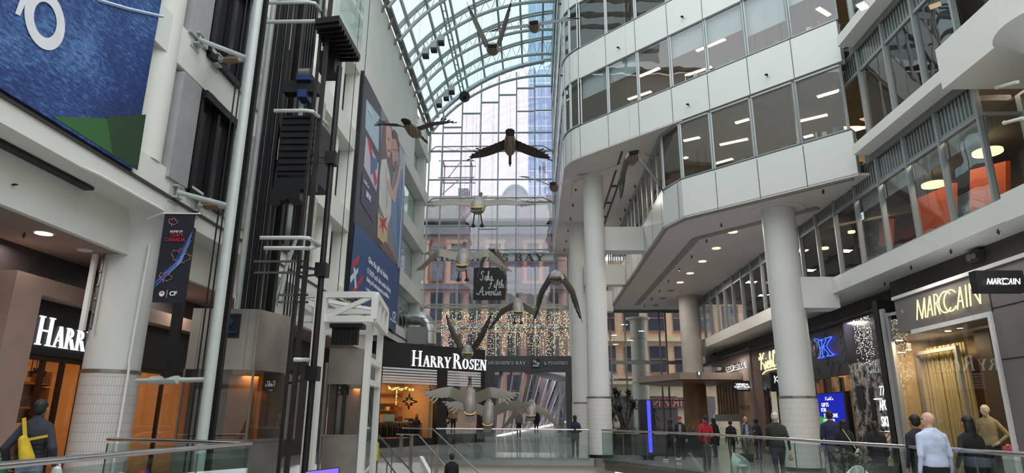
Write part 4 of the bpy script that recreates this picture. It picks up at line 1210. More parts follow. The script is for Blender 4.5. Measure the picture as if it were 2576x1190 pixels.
# dark cab high in the frame
c2 = thing('lift_car', 'dark ribbed lift car hanging high in the frame', 'lift', tuple(onY(745, 440, 15.9)))
a, b = onY(697, 440, 15.6), onY(795, 290, 15.6)
link('body', MB().box(a.x, b.x, 15.6, 17.2, a.z, b.z), mat('car_black', (34, 34, 38), .5, .3), c2)
m = MB()
for k in range(9): m.box(a.x-.02, b.x+.02, 15.55, 15.6, a.z+.1+k*(b.z-a.z)/9, a.z+.14+k*(b.z-a.z)/9)
link('ribs', m, DARK, c2)
a2, b2 = onY(690, 480, 15.5), onY(795, 450, 15.5)
link('sling_beam', MB().box(a2.x, b2.x, 15.4, 15.7, a2.z, b2.z), DARK, c2)
link('safety_gear', MB().box(a2.x+.35, b2.x-.35, 15.4, 15.9, a2.z-.25, a2.z).box(a2.x-.05, a2.x+.35, 15.4, 15.7, a2.z-.3, a2.z+.05), DARK, c2)
link('roller', MB().lathe((a2.x+.12, 15.35, a2.z-.35), [(.12, -.05), (.12, .05)], 16, 'Y'), DARKM, c2)
# counterweight with blue pulleys and thick hose bundle
cw = thing('lift_pulley_head', 'blue pulley block under a bundle of thick black hoses', 'pulley', tuple(onY(765, 235, 15.2)))
a, b = onY(715, 236, 15.2), onY(803, 206, 15.2)
link('beam', MB().box(a.x, b.x, 15.1, 15.4, a.z, b.z), DARK, cw)
a, b = onY(747, 205, 15.1), onY(786, 180, 15.1)
BLU = mat('machine_blue', (34, 58, 104), .4, .2)
link('pulley_block', MB().box(a.x, b.x, 15.0, 15.4, a.z, b.z-.08), BLU, cw)
link('pulley', MB().lathe(((a.x+b.x)/2, 15.1, b.z-.05), [(.13, -.14), (.13, .14)], 16, 'X'), STEEL, cw)
a, b = onY(750, 248, 15.1), onY(775, 229, 15.1)
link('lower_block', MB().box(a.x, b.x, 15.0, 15.4, a.z, b.z), BLU, cw)
m = MB()
for k in range(5):
    x = onY(758+k*6.5, 170, 15.2).x
    m.tube([(x, 15.2, b.z+.5), (x, 15.2, 14)], .035, 8)
link('hose_bundle', m, DARK, cw)
# platform of the next lift above
pf = thing('lift_car', 'black corrugated underside of a glass lift at the top of the frame', 'lift', (-5.9, 15.6, 11.3))
def zz_(x, y): return onZ(x, y, 11.35)
q = [zz_(852, 52), zz_(906, 152), zz_(830, 152), zz_(792, 60)]
link('floor_pan', MB().slab(q, (0, 0, .16)), DARK, pf)
m = MB()
for k in range(9):
    f_ = (k+.5)/9
    m.bar(q[0].lerp(q[1], f_)-V((0, 0, .04)), q[3].lerp(q[2], f_)-V((0, 0, .04)), .07, .1)
link('corrugation', m, DARKM, pf)
m = MB()
for a, b in ((q[0], q[1]), (q[1], q[2])):
    m.quad(a+V((0, 0, .2)), b+V((0, 0, .2)), b+V((0, 0, 2.6)), a+V((0, 0, 2.6)))
link('glass_side', m, CLEAR, pf)
link('under_carriage', MB().box(q[2].x-.1, q[2].x+.35, q[2].y-.6, q[2].y, 10.7, 11.3), DARK, pf)
# lower steel cabs
def cab(label, top_l, top_c, top_r, Yc, y_glass, y_sill, z0, side=.0):
    c = onY(*top_c, Yc); zt = c.z
    l = onZ(*top_l, zt); r = onZ(*top_r, zt)
    zg = onY(top_c[0], y_glass, Yc).z; zs = onY(top_c[0], y_sill, Yc).z
    bk = V((-.35, 1.0, 0))*1.5
    poly = [l, c, r, r+V((-1.2, 1.2, 0)), l+V((-.1, 1.9, 0))]
    t = thing('lift_car', label, 'lift', (c.x, c.y, z0))
    link('steel_hood', MB().slab([(p.x, p.y, zg) for p in poly], (0, 0, zt-zg)), STEEL, t)
    link('steel_apron', MB().slab([(p.x, p.y, z0) for p in poly], (0, 0, zs-z0)), STEEL, t)
    m = MB()
    for p in (l, c, r): m.box(p.x-.02, p.x+.02, p.y-.02, p.y+.02, zs, zg)
    for p, q in ((l, c), (c, r)): m.bar((p.x, p.y, zs+.02), (q.x, q.y, zs+.02), .05, .06)
    link('corner_trim', m, STEEL, t)
    m = MB()
    for p, q in ((l, c), (c, r)): m.quad((p.x, p.y, zs), (q.x, q.y, zs), (q.x, q.y, zg), (p.x, p.y, zg))
    link('pane', m, glass('lift_glass', (206, 202, 196), .10), t)
    f = l.lerp(c, .62); g = c.lerp(l, .05)
    link('inner_panel', MB().slab([(f.x, f.y+.12, zs), (g.x, g.y+.5, zs), (g.x, g.y+.5, zg-.1), (f.x, f.y+.12, zg-.1)], (0, .05, 0)), mat('lift_wood', (134, 98, 62), .4), t)
    link('inner_wall', MB().slab([(l.x, l.y+.3, zs), (f.x, f.y+.2, zs), (f.x, f.y+.2, zg), (l.x, l.y+.3, zg)], (0, .05, 0)).slab([(c.x-.3, c.y+1.3, zs), (r.x, r.y+.7, zs), (r.x, r.y+.7, zg), (c.x-.3, c.y+1.3, zg)], (0, .05, 0)), mat('lift_inner', (120, 112, 104), .4, .3), t)
    area((g.x-.1, g.y+.35, zg-.12), .3, 6, (255, 200, 130))
    return t, l, c, r, zt, zg, zs
T1 = cab('large stainless steel and glass lift car behind the near balustrade', (487, 775), (655, 778), (742, 800), 14.6, 930, 1112, -4)
t = T1[0]
def oncab(x, y): return onP(x, y, T1[2], (T1[2]-T1[1]).cross(V((0, 0, 1))))
a, b = oncab(567, 850), oncab(608, 790)
dn = (T1[2]-T1[1]).cross(V((0, 0, 1))).normalized()
if dn.y > 0: dn = -dn
link('opening', MB().slab([(a.x, a.y, a.z), (b.x, b.y, a.z), (b.x, b.y, b.z), (a.x, a.y, b.z)], dn*.02), DARK, t)
for px in (500, 620, 640):
    q = oncab(px, 850); link('seam', MB().slab([(q.x, q.y, T1[5]), (q.x+.008, q.y, T1[5]), (q.x+.008, q.y, T1[4]), (q.x, q.y, T1[4])], dn*.004), STEELD, t)
link('guide_shoe', MB().lathe(((a.x+b.x)/2-.08, a.y-.06, b.z-.2), [(.09, -.04), (.09, .04)], 16, 'Y').box(a.x+.05, b.x-.05, a.y-.08, a.y-.02, a.z+.1, a.z+.14), BLU, t)
T2 = cab('smaller stainless steel lift car inside the white frame', (830, 876), (915, 878), (945, 892), 20.6, 967, 1098, -4)
# white square-tube frame
wf = thing('white_lift_frame', 'white welded square-tube frame around the smaller lift', 'frame', tuple(onY(850, 735, 18)))
def wpt(x, y, Y): return onY(x, y, Y)
ztop = wpt(945, 742, 18).z; zbot = wpt(945, 803, 18).z
xl, xr = wpt(735, 742, 18).x, wpt(945, 742, 18).x; xrb = wpt(965, 770, 20.6).x
m = MB(); W = .17
def bar2(m, a, b, w=W): m.bar(a, b, w, w)
for z in (ztop, zbot):
    bar2(m, (xl, 18, z), (xr, 18, z)); bar2(m, (xr, 18, z), (xrb, 21.0, z)); bar2(m, (xl, 21, z), (xrb, 21, z)); bar2(m, (xl, 18, z), (xl, 21, z))
bar2(m, (xr, 18, zbot), (xr, 18, ztop)); bar2(m, (xrb, 21, zbot), (xrb, 21, ztop)); bar2(m, (xl, 18, zbot), (xl, 18, ztop))
for f_ in (.33, .66): bar2(m, V((xr, 18, zbot)).lerp(V((xrb, 21, zbot)), f_), V((xr, 18, ztop)).lerp(V((xrb, 21, ztop)), f_), .13)
xm2 = wpt(815, 770, 18).x
bar2(m, (xm2, 18, zbot), (xr, 18, ztop), .12); bar2(m, (xl, 18, ztop), (xm2, 18, zbot), .12)
bar2(m, (xl, 18, ztop), (xrb, 21, ztop), .1)
link('top_truss', m, WHITE, wf)
for px, yy, Y, w in ((808, 770, 18, .3), (930, 830, 18.6, .17), (958, 830, 20.8, .17), (655+70, 800, 18, .14)):
    X = wpt(px, yy, Y).x
    link('post', MB().box(X-w/2, X+w/2, Y-w/2, Y+w/2, -4.8, zbot if px > 900 else ztop), WHITE, wf)
xa, xb_ = wpt(930, 830, 18.6).x, wpt(958, 830, 20.8).x
m = MB()
for yy in (905, 960): z = wpt(930, yy, 18.6).z; bar2(m, (xa, 18.6, z), (xb_, 20.8, z), .16)
link('cross_tube', m, WHITE, wf)
z1 = wpt(930, 970, 18.6).z
link('pane', MB().quad((xa, 18.6, -4), (xb_, 20.8, -4), (xb_, 20.8, z1), (xa, 18.6, z1)), CLEAR, wf)
a, b = wpt(838, 868, 20.2), wpt(900, 822, 20.2)
m = MB()
for k in range(7): x = a.x+(b.x-a.x)*k/6; m.box(x-.04, x+.04, 20.1, 20.3, a.z, b.z)
m.box(a.x-.1, b.x+.2, 20.0, 20.6, b.z-.05, b.z+.08)
single('lift_machine', m, DARK, 'black lift machinery between white frame and smaller lift', 'machine')
m = MB(); vm(m, 815, 17.2, .08, -4, 3.0, round_=True, y0=1000)
link('grey_conduit', m, STEELD, wf)
# lift door openings on the wall
for k, (ya, yb, z0, z1) in enumerate(((14.2, 15.9, 6.75, 9.25), (14.2, 15.9, 10.4, 13.2), (18.8, 21.4, 6.9, 9.3), (18.8, 21.4, 10.4, 13.2))):
    f = MB()
    for y in (ya, (ya+yb)/2, yb): f.box(-8.24, -8.1, y-.06, y+.06, z0, z1)
    f.box(-8.24, -8.08, ya, yb, z0-.1, z0+.06).box(-8.24, -8.02, ya, yb, z1-.1, z1+.1)
    o = st('door_%d' % (k+1), f, DARKM, 'dark framed lift landing door in the left wall')
    link('pane', MB().box(-8.3, -8.26, ya, yb, z0, z1), mat('dark_pane', (44, 42, 44), .1), o)
    link('jamb', MB().box(-8.35, -8.12, ya-.9, ya-.1, z0, z1+.1), mat('grey_jamb', (170, 172, 176), .4, .2), o)
    link('rough_panel', MB().box(-8.32, -8.14, yb+.1, yb+1.5, z0-.1, z1+.2), mat('bare_panel', (176, 176, 168), .7, var=.25, scale=4), o)
    link('closing_arm', MB().bar((-8.06, ya+.2, z1+.06), (-8.06, yb+.4, z1+.0), .06, .12), DARK, o)
# ================================================================ centre: corner shop, bridge portal, lights, stairs
PL, PR = V((-8.35, 35.3, 0)), V((-3.05, 40, 0))
HD = (PR-PL).normalized(); HN = V((-HD.y, HD.x, 0))
def HU(x, y): return (onP(x, y, PL, HN)-PL).dot(HD)
def HP(u, d, z): p = PL+HD*u+HN*d; return V((p.x, p.y, z))
def hbox(m, u0, u1, d0, d1, z0, z1):
    return m.slab([HP(u0, d0, z0), HP(u1, d0, z0), HP(u1, d1, z0), HP(u0, d1, z0)], (0, 0, z1-z0))
HL = (PR-PL).length
hz = lambda x, y: onP(x, y, PL, HN).z
shop = thing('shop_front', 'black corner shop with lit white serif sign and two display windows', 'shop front', tuple(HP(HL/2, 0, .1)))
m = MB(); hbox(m, -.3, HL, 0, .5, 4.3, 5.62); link('sign_fascia', m, BLACK, shop)
for q in ((HU(1100, 1000), HU(1124, 1000), .1), (HU(1210, 1000), HL, .1), (-.3, HU(957, 1000), 0)):
    m = MB(); hbox(m, q[0], q[1], -.02, .4, q[2], 4.3); link('black_pier', m, BLACK, shop)
m = MB(); hbox(m, -.3, HU(1100, 1000), 0, .3, .0, .55); hbox(m, HU(1100, 1000), HL-.1, -.25, .3, .1, .75); link('plinth', m, BLACK, shop)
u1 = HU(1099, 940); u2, u3 = HU(1125, 940), HU(1209, 940)
for ua, ub in ((HU(962, 940), u1), (u2, u3)):
    m = MB()
    for k in range(6): hbox(m, ua, ub, -.04, .04, 3.42+k*.148, 3.42+k*.148+.1)
    link('white_shutter', m, mat('shutter_white', (206, 208, 206), .4), shop)
m = MB(); hbox(m, HU(962, 940), u1, .1, .12, .55, 3.45); link('pane', m, SHOPG, shop)
m = MB(); hbox(m, u2, u3, .1, .12, .75, 3.45); link('pane', m, SHOPG, shop)
a, b = HU(1034, 915), HU(1223, 932)
serif('HARRY ROSEN', HP(a, -.03, hz(1060, 922)), HD, (0, 0, 1), b-a, .62, LITW, shop, sizes=[1.38, 1, 1, 1, 1, .55, 1.38, 1, 1, 1, 1], depth=.06)
# interior
m = MB(); hbox(m, .1, HL-.1, 3.8, 3.9, 0, 4.3); hbox(m, 0, .1, .4, 3.9, 0, 4.3); hbox(m, u1-.05, u1+.05, .6, 3.8, 0, 4.3)
st('wall_corner_shop', m, mat('corner_shop_wall', (220, 188, 156), .8), 'peach interior walls of the corner shop', origin=False)
m = MB(); hbox(m, 0, HL, .3, 3.9, 3.75, 3.85); st('ceiling_corner_shop', m, mat('corner_shop_ceiling', (206, 184, 160), .8), origin=False)
m = MB(); hbox(m, -.3, HL, .5, 6, 4.35, 5.5); st('wall_shop_roof', m, BLACK, 'dark roof box of the corner shop', origin=False)
p = HP(1.7, 2, 3.7); area(p, 1.6, 75, (255, 190, 130), sy=1.6)
p = HP(5.2, 1.6, 3.7); area(p, 1.2, 35, (255, 205, 160), sy=1.2)
t = thing('display_table', 'table of folded shirts in the peach-lit corner shop window', 'table', tuple(HP(1.9, 1.6, 0)))
m = MB(); hbox(m, 1.2, 3.2, 1.2, 2.0, 1.35, 1.42); hbox(m, 1.3, 1.4, 1.3, 1.9, 0, 1.35); hbox(m, 3.0, 3.1, 1.3, 1.9, 0, 1.35); link('top', m, mat('table_cream', (226, 206, 180), .5), t)
for k in range(5):
    m = MB(); hbox(m, 1.3+k*.36, 1.6+k*.36, 1.3, 1.8, 1.42, 1.5+.09*(k % 3)); link('folded_shirt', m, mat('shirt_%d' % (k % 3), ((235, 230, 225), (60, 70, 96), (180, 90, 84))[k % 3], .9), t)
m = MB(); hbox(m, 1.0, 1.7, 1.1, 1.5, 1.42, 1.8); link('white_box', m, WHITE, t)
t = thing('clothes_rack', 'long rack of dark suits low in the peach-lit shop window', 'clothes rack', tuple(HP(1.6, .8, 0)))
m = MB().tube([HP(.35, .8, 1.32), HP(3.3, .8, 1.32)], .02, 6); 
for u in (.35, 1.8, 3.3): m.tube([HP(u, .8, .5), HP(u, .8, 1.32)], .02, 6)
link('rail', m, DARKM, t)
for k in range(16):
    u = .45+k*.17
    m = MB().slab([HP(u, .6, .6), HP(u, 1.0, .6), HP(u, 1.02, 1.1), HP(u, .8, 1.3), HP(u, .58, 1.1)], HD*.09); link('garment', m, mat('garment_%d' % (k % 4), ((34, 32, 38), (54, 42, 38), (28, 30, 38), (80, 70, 64))[k % 4], .9), t)
t = thing('wall_shelf', 'back wall shelving of the peach-lit corner shop', 'shelf', tuple(HP(2.4, 3.6, .9)))
m = MB()
for z in (1.6, 2.0, 2.4): hbox(m, 1.6, 3.3, 3.4, 3.8, z, z+.05)
hbox(m, 1.0, 3.4, 3.45, 3.8, 2.95, 3.05); hbox(m, 1.0, 1.05, 3.45, 3.8, .5, 3.05)
link('boards', m, mat('shelf_oak', (150, 112, 80), .6), t)
for k in range(6):
    m = MB(); hbox(m, 1.7+k*.26, 1.88+k*.26, 3.42, 3.7, 1.65+.4*(k % 2), 1.85+.4*(k % 2)); link('folded_clothes', m, mat('shirt_%d' % (k % 3), (0, 0, 0)), t)
def star(u, z, d, r, label):
    c = HP(u, d, z); t = thing('hanging_star', label, 'ornament', tuple(c-V((0, 0, r))), 'green stars in the corner shop windows')
    m = MB()
    for k in range(8):
        a = math.pi*k/4+math.pi/2; L = r if k % 2 == 0 else r*.72
        if k == 6: L = r*1.25
        p0 = c; tip = c+HD*(math.cos(a)*L)+V((0, 0, math.sin(a)*L))
        s1 = c+HD*(math.cos(a+.4)*L*.42)+V((0, 0, math.sin(a+.4)*L*.42)); s2 = c+HD*(math.cos(a-.4)*L*.42)+V((0, 0, math.sin(a-.4)*L*.42))
        m.tube([s1, tip], .035, 5).tube([s2, tip], .035, 5)
    link('points', m, mat('star_green', (52, 74, 50), .5, .4), t)
    link('thread', MB().tube([c+V((0, 0, r)), (c.x, c.y, 3.7)], .006, 4), DARKM, t)
star(HU(1036, 1012), hz(1036, 1010), .3, .42, 'green eight pointed star hanging in the larger shop window')
star(HU(1130, 1060), hz(1130, 1058), .3, .4, 'green eight pointed star low in the narrower shop window')
m = MB()
for k in range(160):
    f = random.random(); u = HU(983+f*66, 985); z = 3.22-.12*abs(math.sin(f*9))+random.uniform(-.05, .08)
    if k % 4 == 0: u = HU(1005, 985); z = 3.2-random.random()*.9
    m.box(*(lambda p: (p.x-.014, p.x+.014, p.y-.014, p.y+.014, p.z-.014, p.z+.014))(HP(u+random.uniform(-.03, .03), .3, z)))
tag(link('light_garland', m, emit('bulb_warm', (255, 226, 130), 3)), 'warm fairy-light garland draped inside the larger shop window', 'garland', kind='stuff')
# duct above the shop roof
t = thing('ventilation_duct', 'fat silver ventilation duct bending down behind the corner shop', 'duct', tuple(onY(1095, 862, 42)))
DUCT = mat('duct_metal', (176, 180, 178), .32, .85, var=.1)
c = [onY(*q, 42) for q in ((1005, 800), (1050, 800), (1066, 803), (1075, 815), (1079, 835), (1079, 866))]
link('pipe', MB().tube(c, .48, 20), DUCT, t)
m = MB()
for q in c[1:]: m.tube([q+V((0, 0, -.01)), q+V((.001, 0, .03))], .5, 20)
for px in (1006, 1015, 1024):
    p = onY(px, 805, 41.4); m.lathe(p, [(.5, 0), (.5, .06)], 20, 'X')
link('seam', m, mat('duct_seam', (130, 134, 134), .4, .7), t)
single('air_handler', MB().box(-8.1, -6.9, 41.2, 41.5, 5.6, 7.2).box(-8.05, -6.95, 41.15, 41.2, 6.1, 6.2), mat('handler_grey', (138, 140, 136), .5, .3), 'grey air handling box under the silver duct', 'air handler')

# ---- portal of the bridge
PG = mat('portal_grey', (66, 68, 72), .45, .2)
pt = thing('bridge_portal', 'dark grey portal with white store names leading onto the bridge', 'portal', (-.4, 43.6, .5))
q0, q1 = onY(1222, 895, 43.5), onY(1447, 895, 43.5); zl = onY(1300, 934, 43.5).z
m = MB().box(q0.x, q1.x, 43.5, 44.4, zl, q0.z); link('lintel', m, PG, pt)
xj0, xj1 = onY(1242, 1000, 43.5).x, onY(1425, 1000, 43.5).x
link('jamb', MB().box(q0.x-.5, xj0, 43.5, 44.4, .4, zl), PG, pt); link('jamb', MB().box(xj1, q1.x+.05, 43.5, 44.4, .4, zl), PG, pt)
def ptx(s, x0, x1, y, h, fn=serif, **k):
    a, b = onY(x0, y, 43.45), onY(x1, y, 43.45)
    return fn(s, a, (1, 0, 0), (0, 0, 1), b.x-a.x, h, WOFF, pt, **k)
ptx("HUDSON'S BAY", 1228, 1323, 917, .22, depth=.02); ptx("PUSATERI'S", 1379, 1428, 917, .2, depth=.02)
def saks(x0, y0, x1, y1, Y, par, r):
    a, b = onY(x0, y1, Y), onY(x1, y0, Y); W, H = b.x-a.x, b.z-a.z
    link('black_square', MB().box(a.x, b.x, Y-.02, Y+.02, a.z, b.z), BLACK, par)
    def P(u, v): return V((a.x+W*u, Y-.03, a.z+H*v))
    script('Saks', P(.2, .6), (1, 0, 0), (.0, 0, 1), W*.4, H*.28, r, WOFF, par, depth=.01)
    script('Fifth', P(.46, .36), (1, 0, 0), (.0, 0, 1), W*.5, H*.26, r, WOFF, par, depth=.01)
    script('Avenue', P(.16, .14), (1, 0, 0), (.0, 0, 1), W*.72, H*.27, r, WOFF, par, depth=.01)
saks(1337, 903, 1358, 925, 43.45, pt, .012); saks(1367, 908, 1375, 920, 43.45, pt, .006)
a = onY(1327, 938, 43.4)
link('exit_sign', MB().box(a.x-.14, a.x+.14, 43.35, 43.5, a.z-.1, a.z+.12), mat('sign_darkred', (96, 34, 36), .4), pt)
a, b = onY(1224, 1000, 43.4), onY(1241, 986, 43.4)
link('notice', MB().box(a.x, b.x, 43.4, 43.46, a.z, b.z), mat('notice_white', (200, 200, 196), .5), pt)
# ---- bridge
br = thing('footbridge', 'covered footbridge with slanting grey ribs beyond the portal', 'bridge', (0, 52, .5)); br['kind'] = 'structure'
E0, E1 = V((-2.6, 44.2, .5)), V((3.0, 59.6, 1.45)); WD = 3.9
def ed(t, side=0, h=0.): p = E0.lerp(E1, t); return V((p.x+WD*side, p.y, p.z+h))
m = MB().slab([ed(0, 0, -.3), ed(0, 1.3, -.3), ed(1, 1.3, -.3), ed(1, 0, -.3)], (0, 0, .3)); link('deck', m, mat('bridge_floor', (150, 148, 150), .25), br)
for k in range(13):
    t = k/12
    lean = .35+2.6*t
    w_ = .34
    m = MB().bar(ed(t, 0, -.1)+V((-.1, 0, 0)), ed(t, 0, 4.6)+V((lean, 0, 0)), .18, w_)
    link('rib', m, mat('rib_grey', (126, 126, 134), .5), br)
    m = MB().bar(ed(t, 0, -.1)+V((.02, -.14, 0)), ed(t, 0, 4.6)+V((lean+.12, -.14, 0)), .1, .06)
    link('rib_edge', m, mat('rib_white', (224, 222, 228), .5), br)
    m = MB().bar(ed(t, 0, 4.6)+V((lean, 0, 0)), ed(t, 1, 3.6)+V((.4, 0, 0)), .18, .3).bar(ed(t, 1, -.1), ed(t, 1, 3.6)+V((.45-.8*t, 0, 0)), .14, .26)
    link('roof_rib', m, mat('rib_pale', (176, 174, 180), .5), br)
m = MB().bar(ed(0, .02, .03), ed(1, .02, .03), .1, .06); link('light_strip', m, emit('strip_white', (255, 250, 252), 3), br)
m = MB()
for s_ in (.03, .97):
    for h in (.55, 1.05): m.tube([ed(0.02, s_, h), ed(1, s_, h)], .025, 6)
    for k in range(10): m.tube([ed(k/9, s_, 0), ed(k/9, s_, 1.05)], .02, 5)
link('railing', m, PIPE, br)
m = MB().quad(ed(0, 1.02, 0), ed(1, 1.02, 0), ed(1, 1.02, 3.6), ed(0, 1.02, 3.6)); link('side_glazing', m, CLEAR, br)
area(ed(.4, .5, 4.2), 2, 120, (255, 246, 250), sy=8)
# ---- curtain of icicle lights and garland on the end wall
m = MB()
xs = [-6.6+i*.105 for i in range(88)]
for x in xs:
    dens = 26 if (x < -5.8 or abs(x+1.5) < 2.2 or x > .2) else 16
    L = random.choice((1, 1, .8, .55))
    for k in range(dens):
        z = 8.95-random.random()*3.2*L; xx = x+random.uniform(-.02, .02); s = .013
        m.box(xx-s, xx+s, 45.9-s, 45.9+s, z-s, z+s)
tag(link('icicle_lights', m, emit('bulb_gold', (255, 236, 170), 2.6), smooth=0), 'curtain of tiny warm lights hanging across the lower end glazing', 'string lights', kind='stuff')
m = MB()
for k in range(900):
    x = random.uniform(-6.75, 2.55); z = 9.0+random.gauss(0, .07); y = 45.85+random.uniform(-.1, .1)
    a = random.uniform(0, 6.28); s = random.uniform(.03, .07)
    m.add([(x, y, z), (x+s*math.cos(a), y, z+s*math.sin(a)), (x+s*math.cos(a+.6), y+.03, z+s*math.sin(a+.6))], [(0, 1, 2)])
tag(link('leafy_garland', m, mat('garland_green', (156, 160, 96), .6, var=.4), smooth=0), 'yellow-green garland along the top of the light curtain', 'garland', kind='stuff')
# ---- signs on the end glazing
t = thing('store_sign', 'dark serif letters of the department store name across the end glazing', 'sign', tuple(onY(1230, 657, 46.0)))
a, b = onY(1091, 657, 46.0), onY(1371, 657, 46.0)
serif("HUDSON'S BAY", a, (1, 0, 0), (0, 0, 1), b.x-a.x, onY(1091, 639, 46.0).z-a.z, mat('letter_dark', (48, 54, 56), .5), t, depth=.06)
link('mounting_rail', MB().bar((a.x-.4, 46.1, a.z+.05), (b.x+1.5, 46.1, a.z+.05), .04, .05).bar((a.x-.4, 46.1, a.z+.45), (b.x+1.5, 46.1, a.z+.45), .04, .05), TRUSS, t)
link('backing_band', MB().box(a.x-.2, b.x+.6, 46.12, 46.14, a.z+.04, a.z+.44), mat('band_pale', (214, 220, 222), .5), t)
t = thing('script_sign', 'square black sign with white cursive lettering on the end glazing', 'sign', tuple(onY(1231, 755, 45.9)))
saks(1190, 673, 1272, 755, 45.9, t, .035)
link('hanger', MB().bar(onY(1210, 673, 46.0), onY(1210, 640, 46.0), .04, .04).bar(onY(1255, 673, 46.0), onY(1255, 640, 46.0), .04, .04), STEELD, t)
# inverted letters of the outer sign seen through the right glazing
B2o = bpy.data.objects['brick_building.001']
text('IRVING', (9.4, 59.45, 2.72), (1, 0, 0), (0, 0, 1), 3.4, .66, mat('letter_pink', (176, 130, 130), .5), B2o, flip=True, depth=.03)

# ---- stairs
D_ = V((.55, -.835, 0)).normalized(); N_ = V((D_.y, -D_.x, 0))*-1
s0 = V((-5.0, 29.0, 0)); Wd = V((-1.95, -1.15, 0))
str_ = thing('staircase', 'pale stone stairs descending toward the viewer below the corner shop', 'stairs', (-5.5, 27, -4)); str_['kind'] = 'structure'
m = MB(); mn = MB()
for k in range(1, 22):
    a = s0+D_*(.3*(k-1)); z = -.18*k
    m.slab([(a.x, a.y, z-.18), (a.x+Wd.x, a.y+Wd.y, z-.18), (a.x+Wd.x+D_.x*.33, a.y+Wd.y+D_.y*.33, z-.18), (a.x+D_.x*.33, a.y+D_.y*.33, z-.18)], (0, 0, .18))
    b = a+D_*.28
    mn.bar((b.x, b.y, z-.02), (b.x+Wd.x, b.y+Wd.y, z-.02), .04, .045)
link('tread', m, mat('step_stone', (196, 196, 192), .5), str_); link('nosing', mn, DARK, str_)
m = MB().bar(s0+V((.1, 0, -.15)), s0+D_*6.3+V((.1, 0, -3.95)), .16, .5)
link('stringer', m, WHITE, str_)
t = thing('stair_handrail', 'three steel handrails with posts along the pale stairs', 'handrail', (-5, 28, 0))
def rl(a, drop, L): return [a, a+D_*L+V((0, 0, -drop*L))]
H1, H2, H3 = onY(945, 1088, 26.4), onY(1052, 1094, 27.6), onY(1088, 1079, 28.6)
def dirfit(a, x, y, Y): return onY(x, y, Y)
for nm, a, b, pre in (('rail', onY(945, 1088, 27), onY(1036, 1187, 23.5), None), ('rail', onY(1052, 1094, 28), onY(1127, 1180, 25), onY(997, 1092, 28.1)), ('rail', onY(1088, 1079, 28.8), onY(1205, 1190, 24.5), onY(1011, 1077, 28.9)), ('rail', onY(955, 1137, 26.5), onY(995, 1190, 24.5), None)):
    e = a+(b-a)*1.6
    link('handrail', MB().tube(([pre] if pre else [])+[a, e], .028, 8), CHROME, t)
    for f in (.5, 1.0, 1.4):
        p = a+(b-a)*f
        link('baluster', MB().box(p.x-.02, p.x+.02, p.y-.02, p.y+.02, p.z-1.15, p.z), STEEL, t)
for px, py, Y, w in ((1010, 1097, 28.4, .14), (1036, 1097, 28.2, .14), (1100, 1122, 26, .14), (948, 1122, 25.5, .14)):
    p = onY(px, py, Y); link('post', MB().box(p.x-w/2, p.x+w/2, p.y-.03, p.y+.03, p.z-1.6, p.z).lathe((p.x, p.y, p.z), [(.09, 0), (.09, .05)], 12), STEEL, t)
st('floor_landing', MB().box(-3.6, -1.4, 20.5, 24.6, -1.4, -1.24), FLOORM, 'landing below the handrails')
p = onY(946, 1130, 25.4)
t = thing('wet_floor_sign', 'yellow folding floor sign beside the white lift frame', 'sign', (p.x, p.y, p.z-.35))
for s_ in (-1, 1): link('board', MB().slab([(p.x-.13, p.y+s_*.12, p.z-.4), (p.x+.13, p.y+s_*.12, p.z-.4), (p.x+.09, p.y+s_*.01, p.z+.25), (p.x-.09, p.y+s_*.01, p.z+.25)], (0, .015, 0)), mat('sign_yellow', (196, 188, 40), .5), t)

# ---- balustrades
def rail(pts, label, zr=1.18, r=.036, step=1.6, gh=1.1, zs=-.1):
    pts = [V((*p, zr)) for p in pts]
    t = thing('glass_balustrade', label, 'balustrade', (pts[0].x, pts[0].y, 0)); t['kind'] = 'structure'
    link('handrail', MB().tube(pts, r, 12), CHROME, t)
    for a, b in zip(pts[:-1], pts[1:]):
        L = (b-a).length; n = max(1, round(L/step)); d = (b-a)/n
        for i in range(n):
            p = a+d*i+(d.normalized()*.012); q = a+d*(i+1)-(d.normalized()*.012)
            link('pane', MB().bar((p.x, p.y, (gh+zs)/2), (q.x, q.y, (gh+zs)/2), .016, gh-zs), RAILG, t)
            m = MB().bar((q.x, q.y, zs), (q.x, q.y, gh), .02, .02)
            link('joint', m, STEELD, t)
    return t
rail([(-4.7, 3.4), (-4.93, 8.12), (-4.82, 11.4), (-6.6, 12.25), (-8.35, 13.05)], 'curved steel and glass balustrade around the lift pit on the left')
rail([(-4.3, 29.25), (2.3, 29.4)], 'long straight glass balustrade in front of the bridge portal', zr=1.17)
rail([(3.45, 29.2), (2.75, 28.3), (5.42, 22.0), (6.2, 16.6), (6.25, 15.3), (6.68, 12.3), (6.9, 9.4), (7.2, 5)], 'long glass balustrade bending along the right walkway', zr=1.18)
# LED panel and glass guard at the bottom edge
p = onY(812, 1184, 11)
t = thing('screen', 'thin violet advertising screen edge at the bottom of the view', 'screen', (p.x, p.y, p.z-.6))
a, b = onY(770, 1190, 10.6), onY(850, 1178, 11.3)
link('display', MB().slab([(a.x, a.y, -.2), (b.x, b.y, -.2), (b.x, b.y, b.z), (a.x, a.y, b.z-.01)], (0, .05, 0)), emit('screen_violet', (120, 96, 220), 1.3), t)
text('CANADA', (a.x+.1, a.y-.02, b.z-.1), V((b.x, b.y, 0))-V((a.x, a.y, 0)), (0, 0, 1), .35, .07, emit('screen_red', (240, 60, 80), 1.3), t)
link('casing', MB().slab([(a.x, a.y+.05, -.25), (b.x, b.y+.05, -.25), (b.x, b.y+.05, b.z+.01), (a.x, a.y+.05, b.z)], (0, .06, 0)), DARK, t)
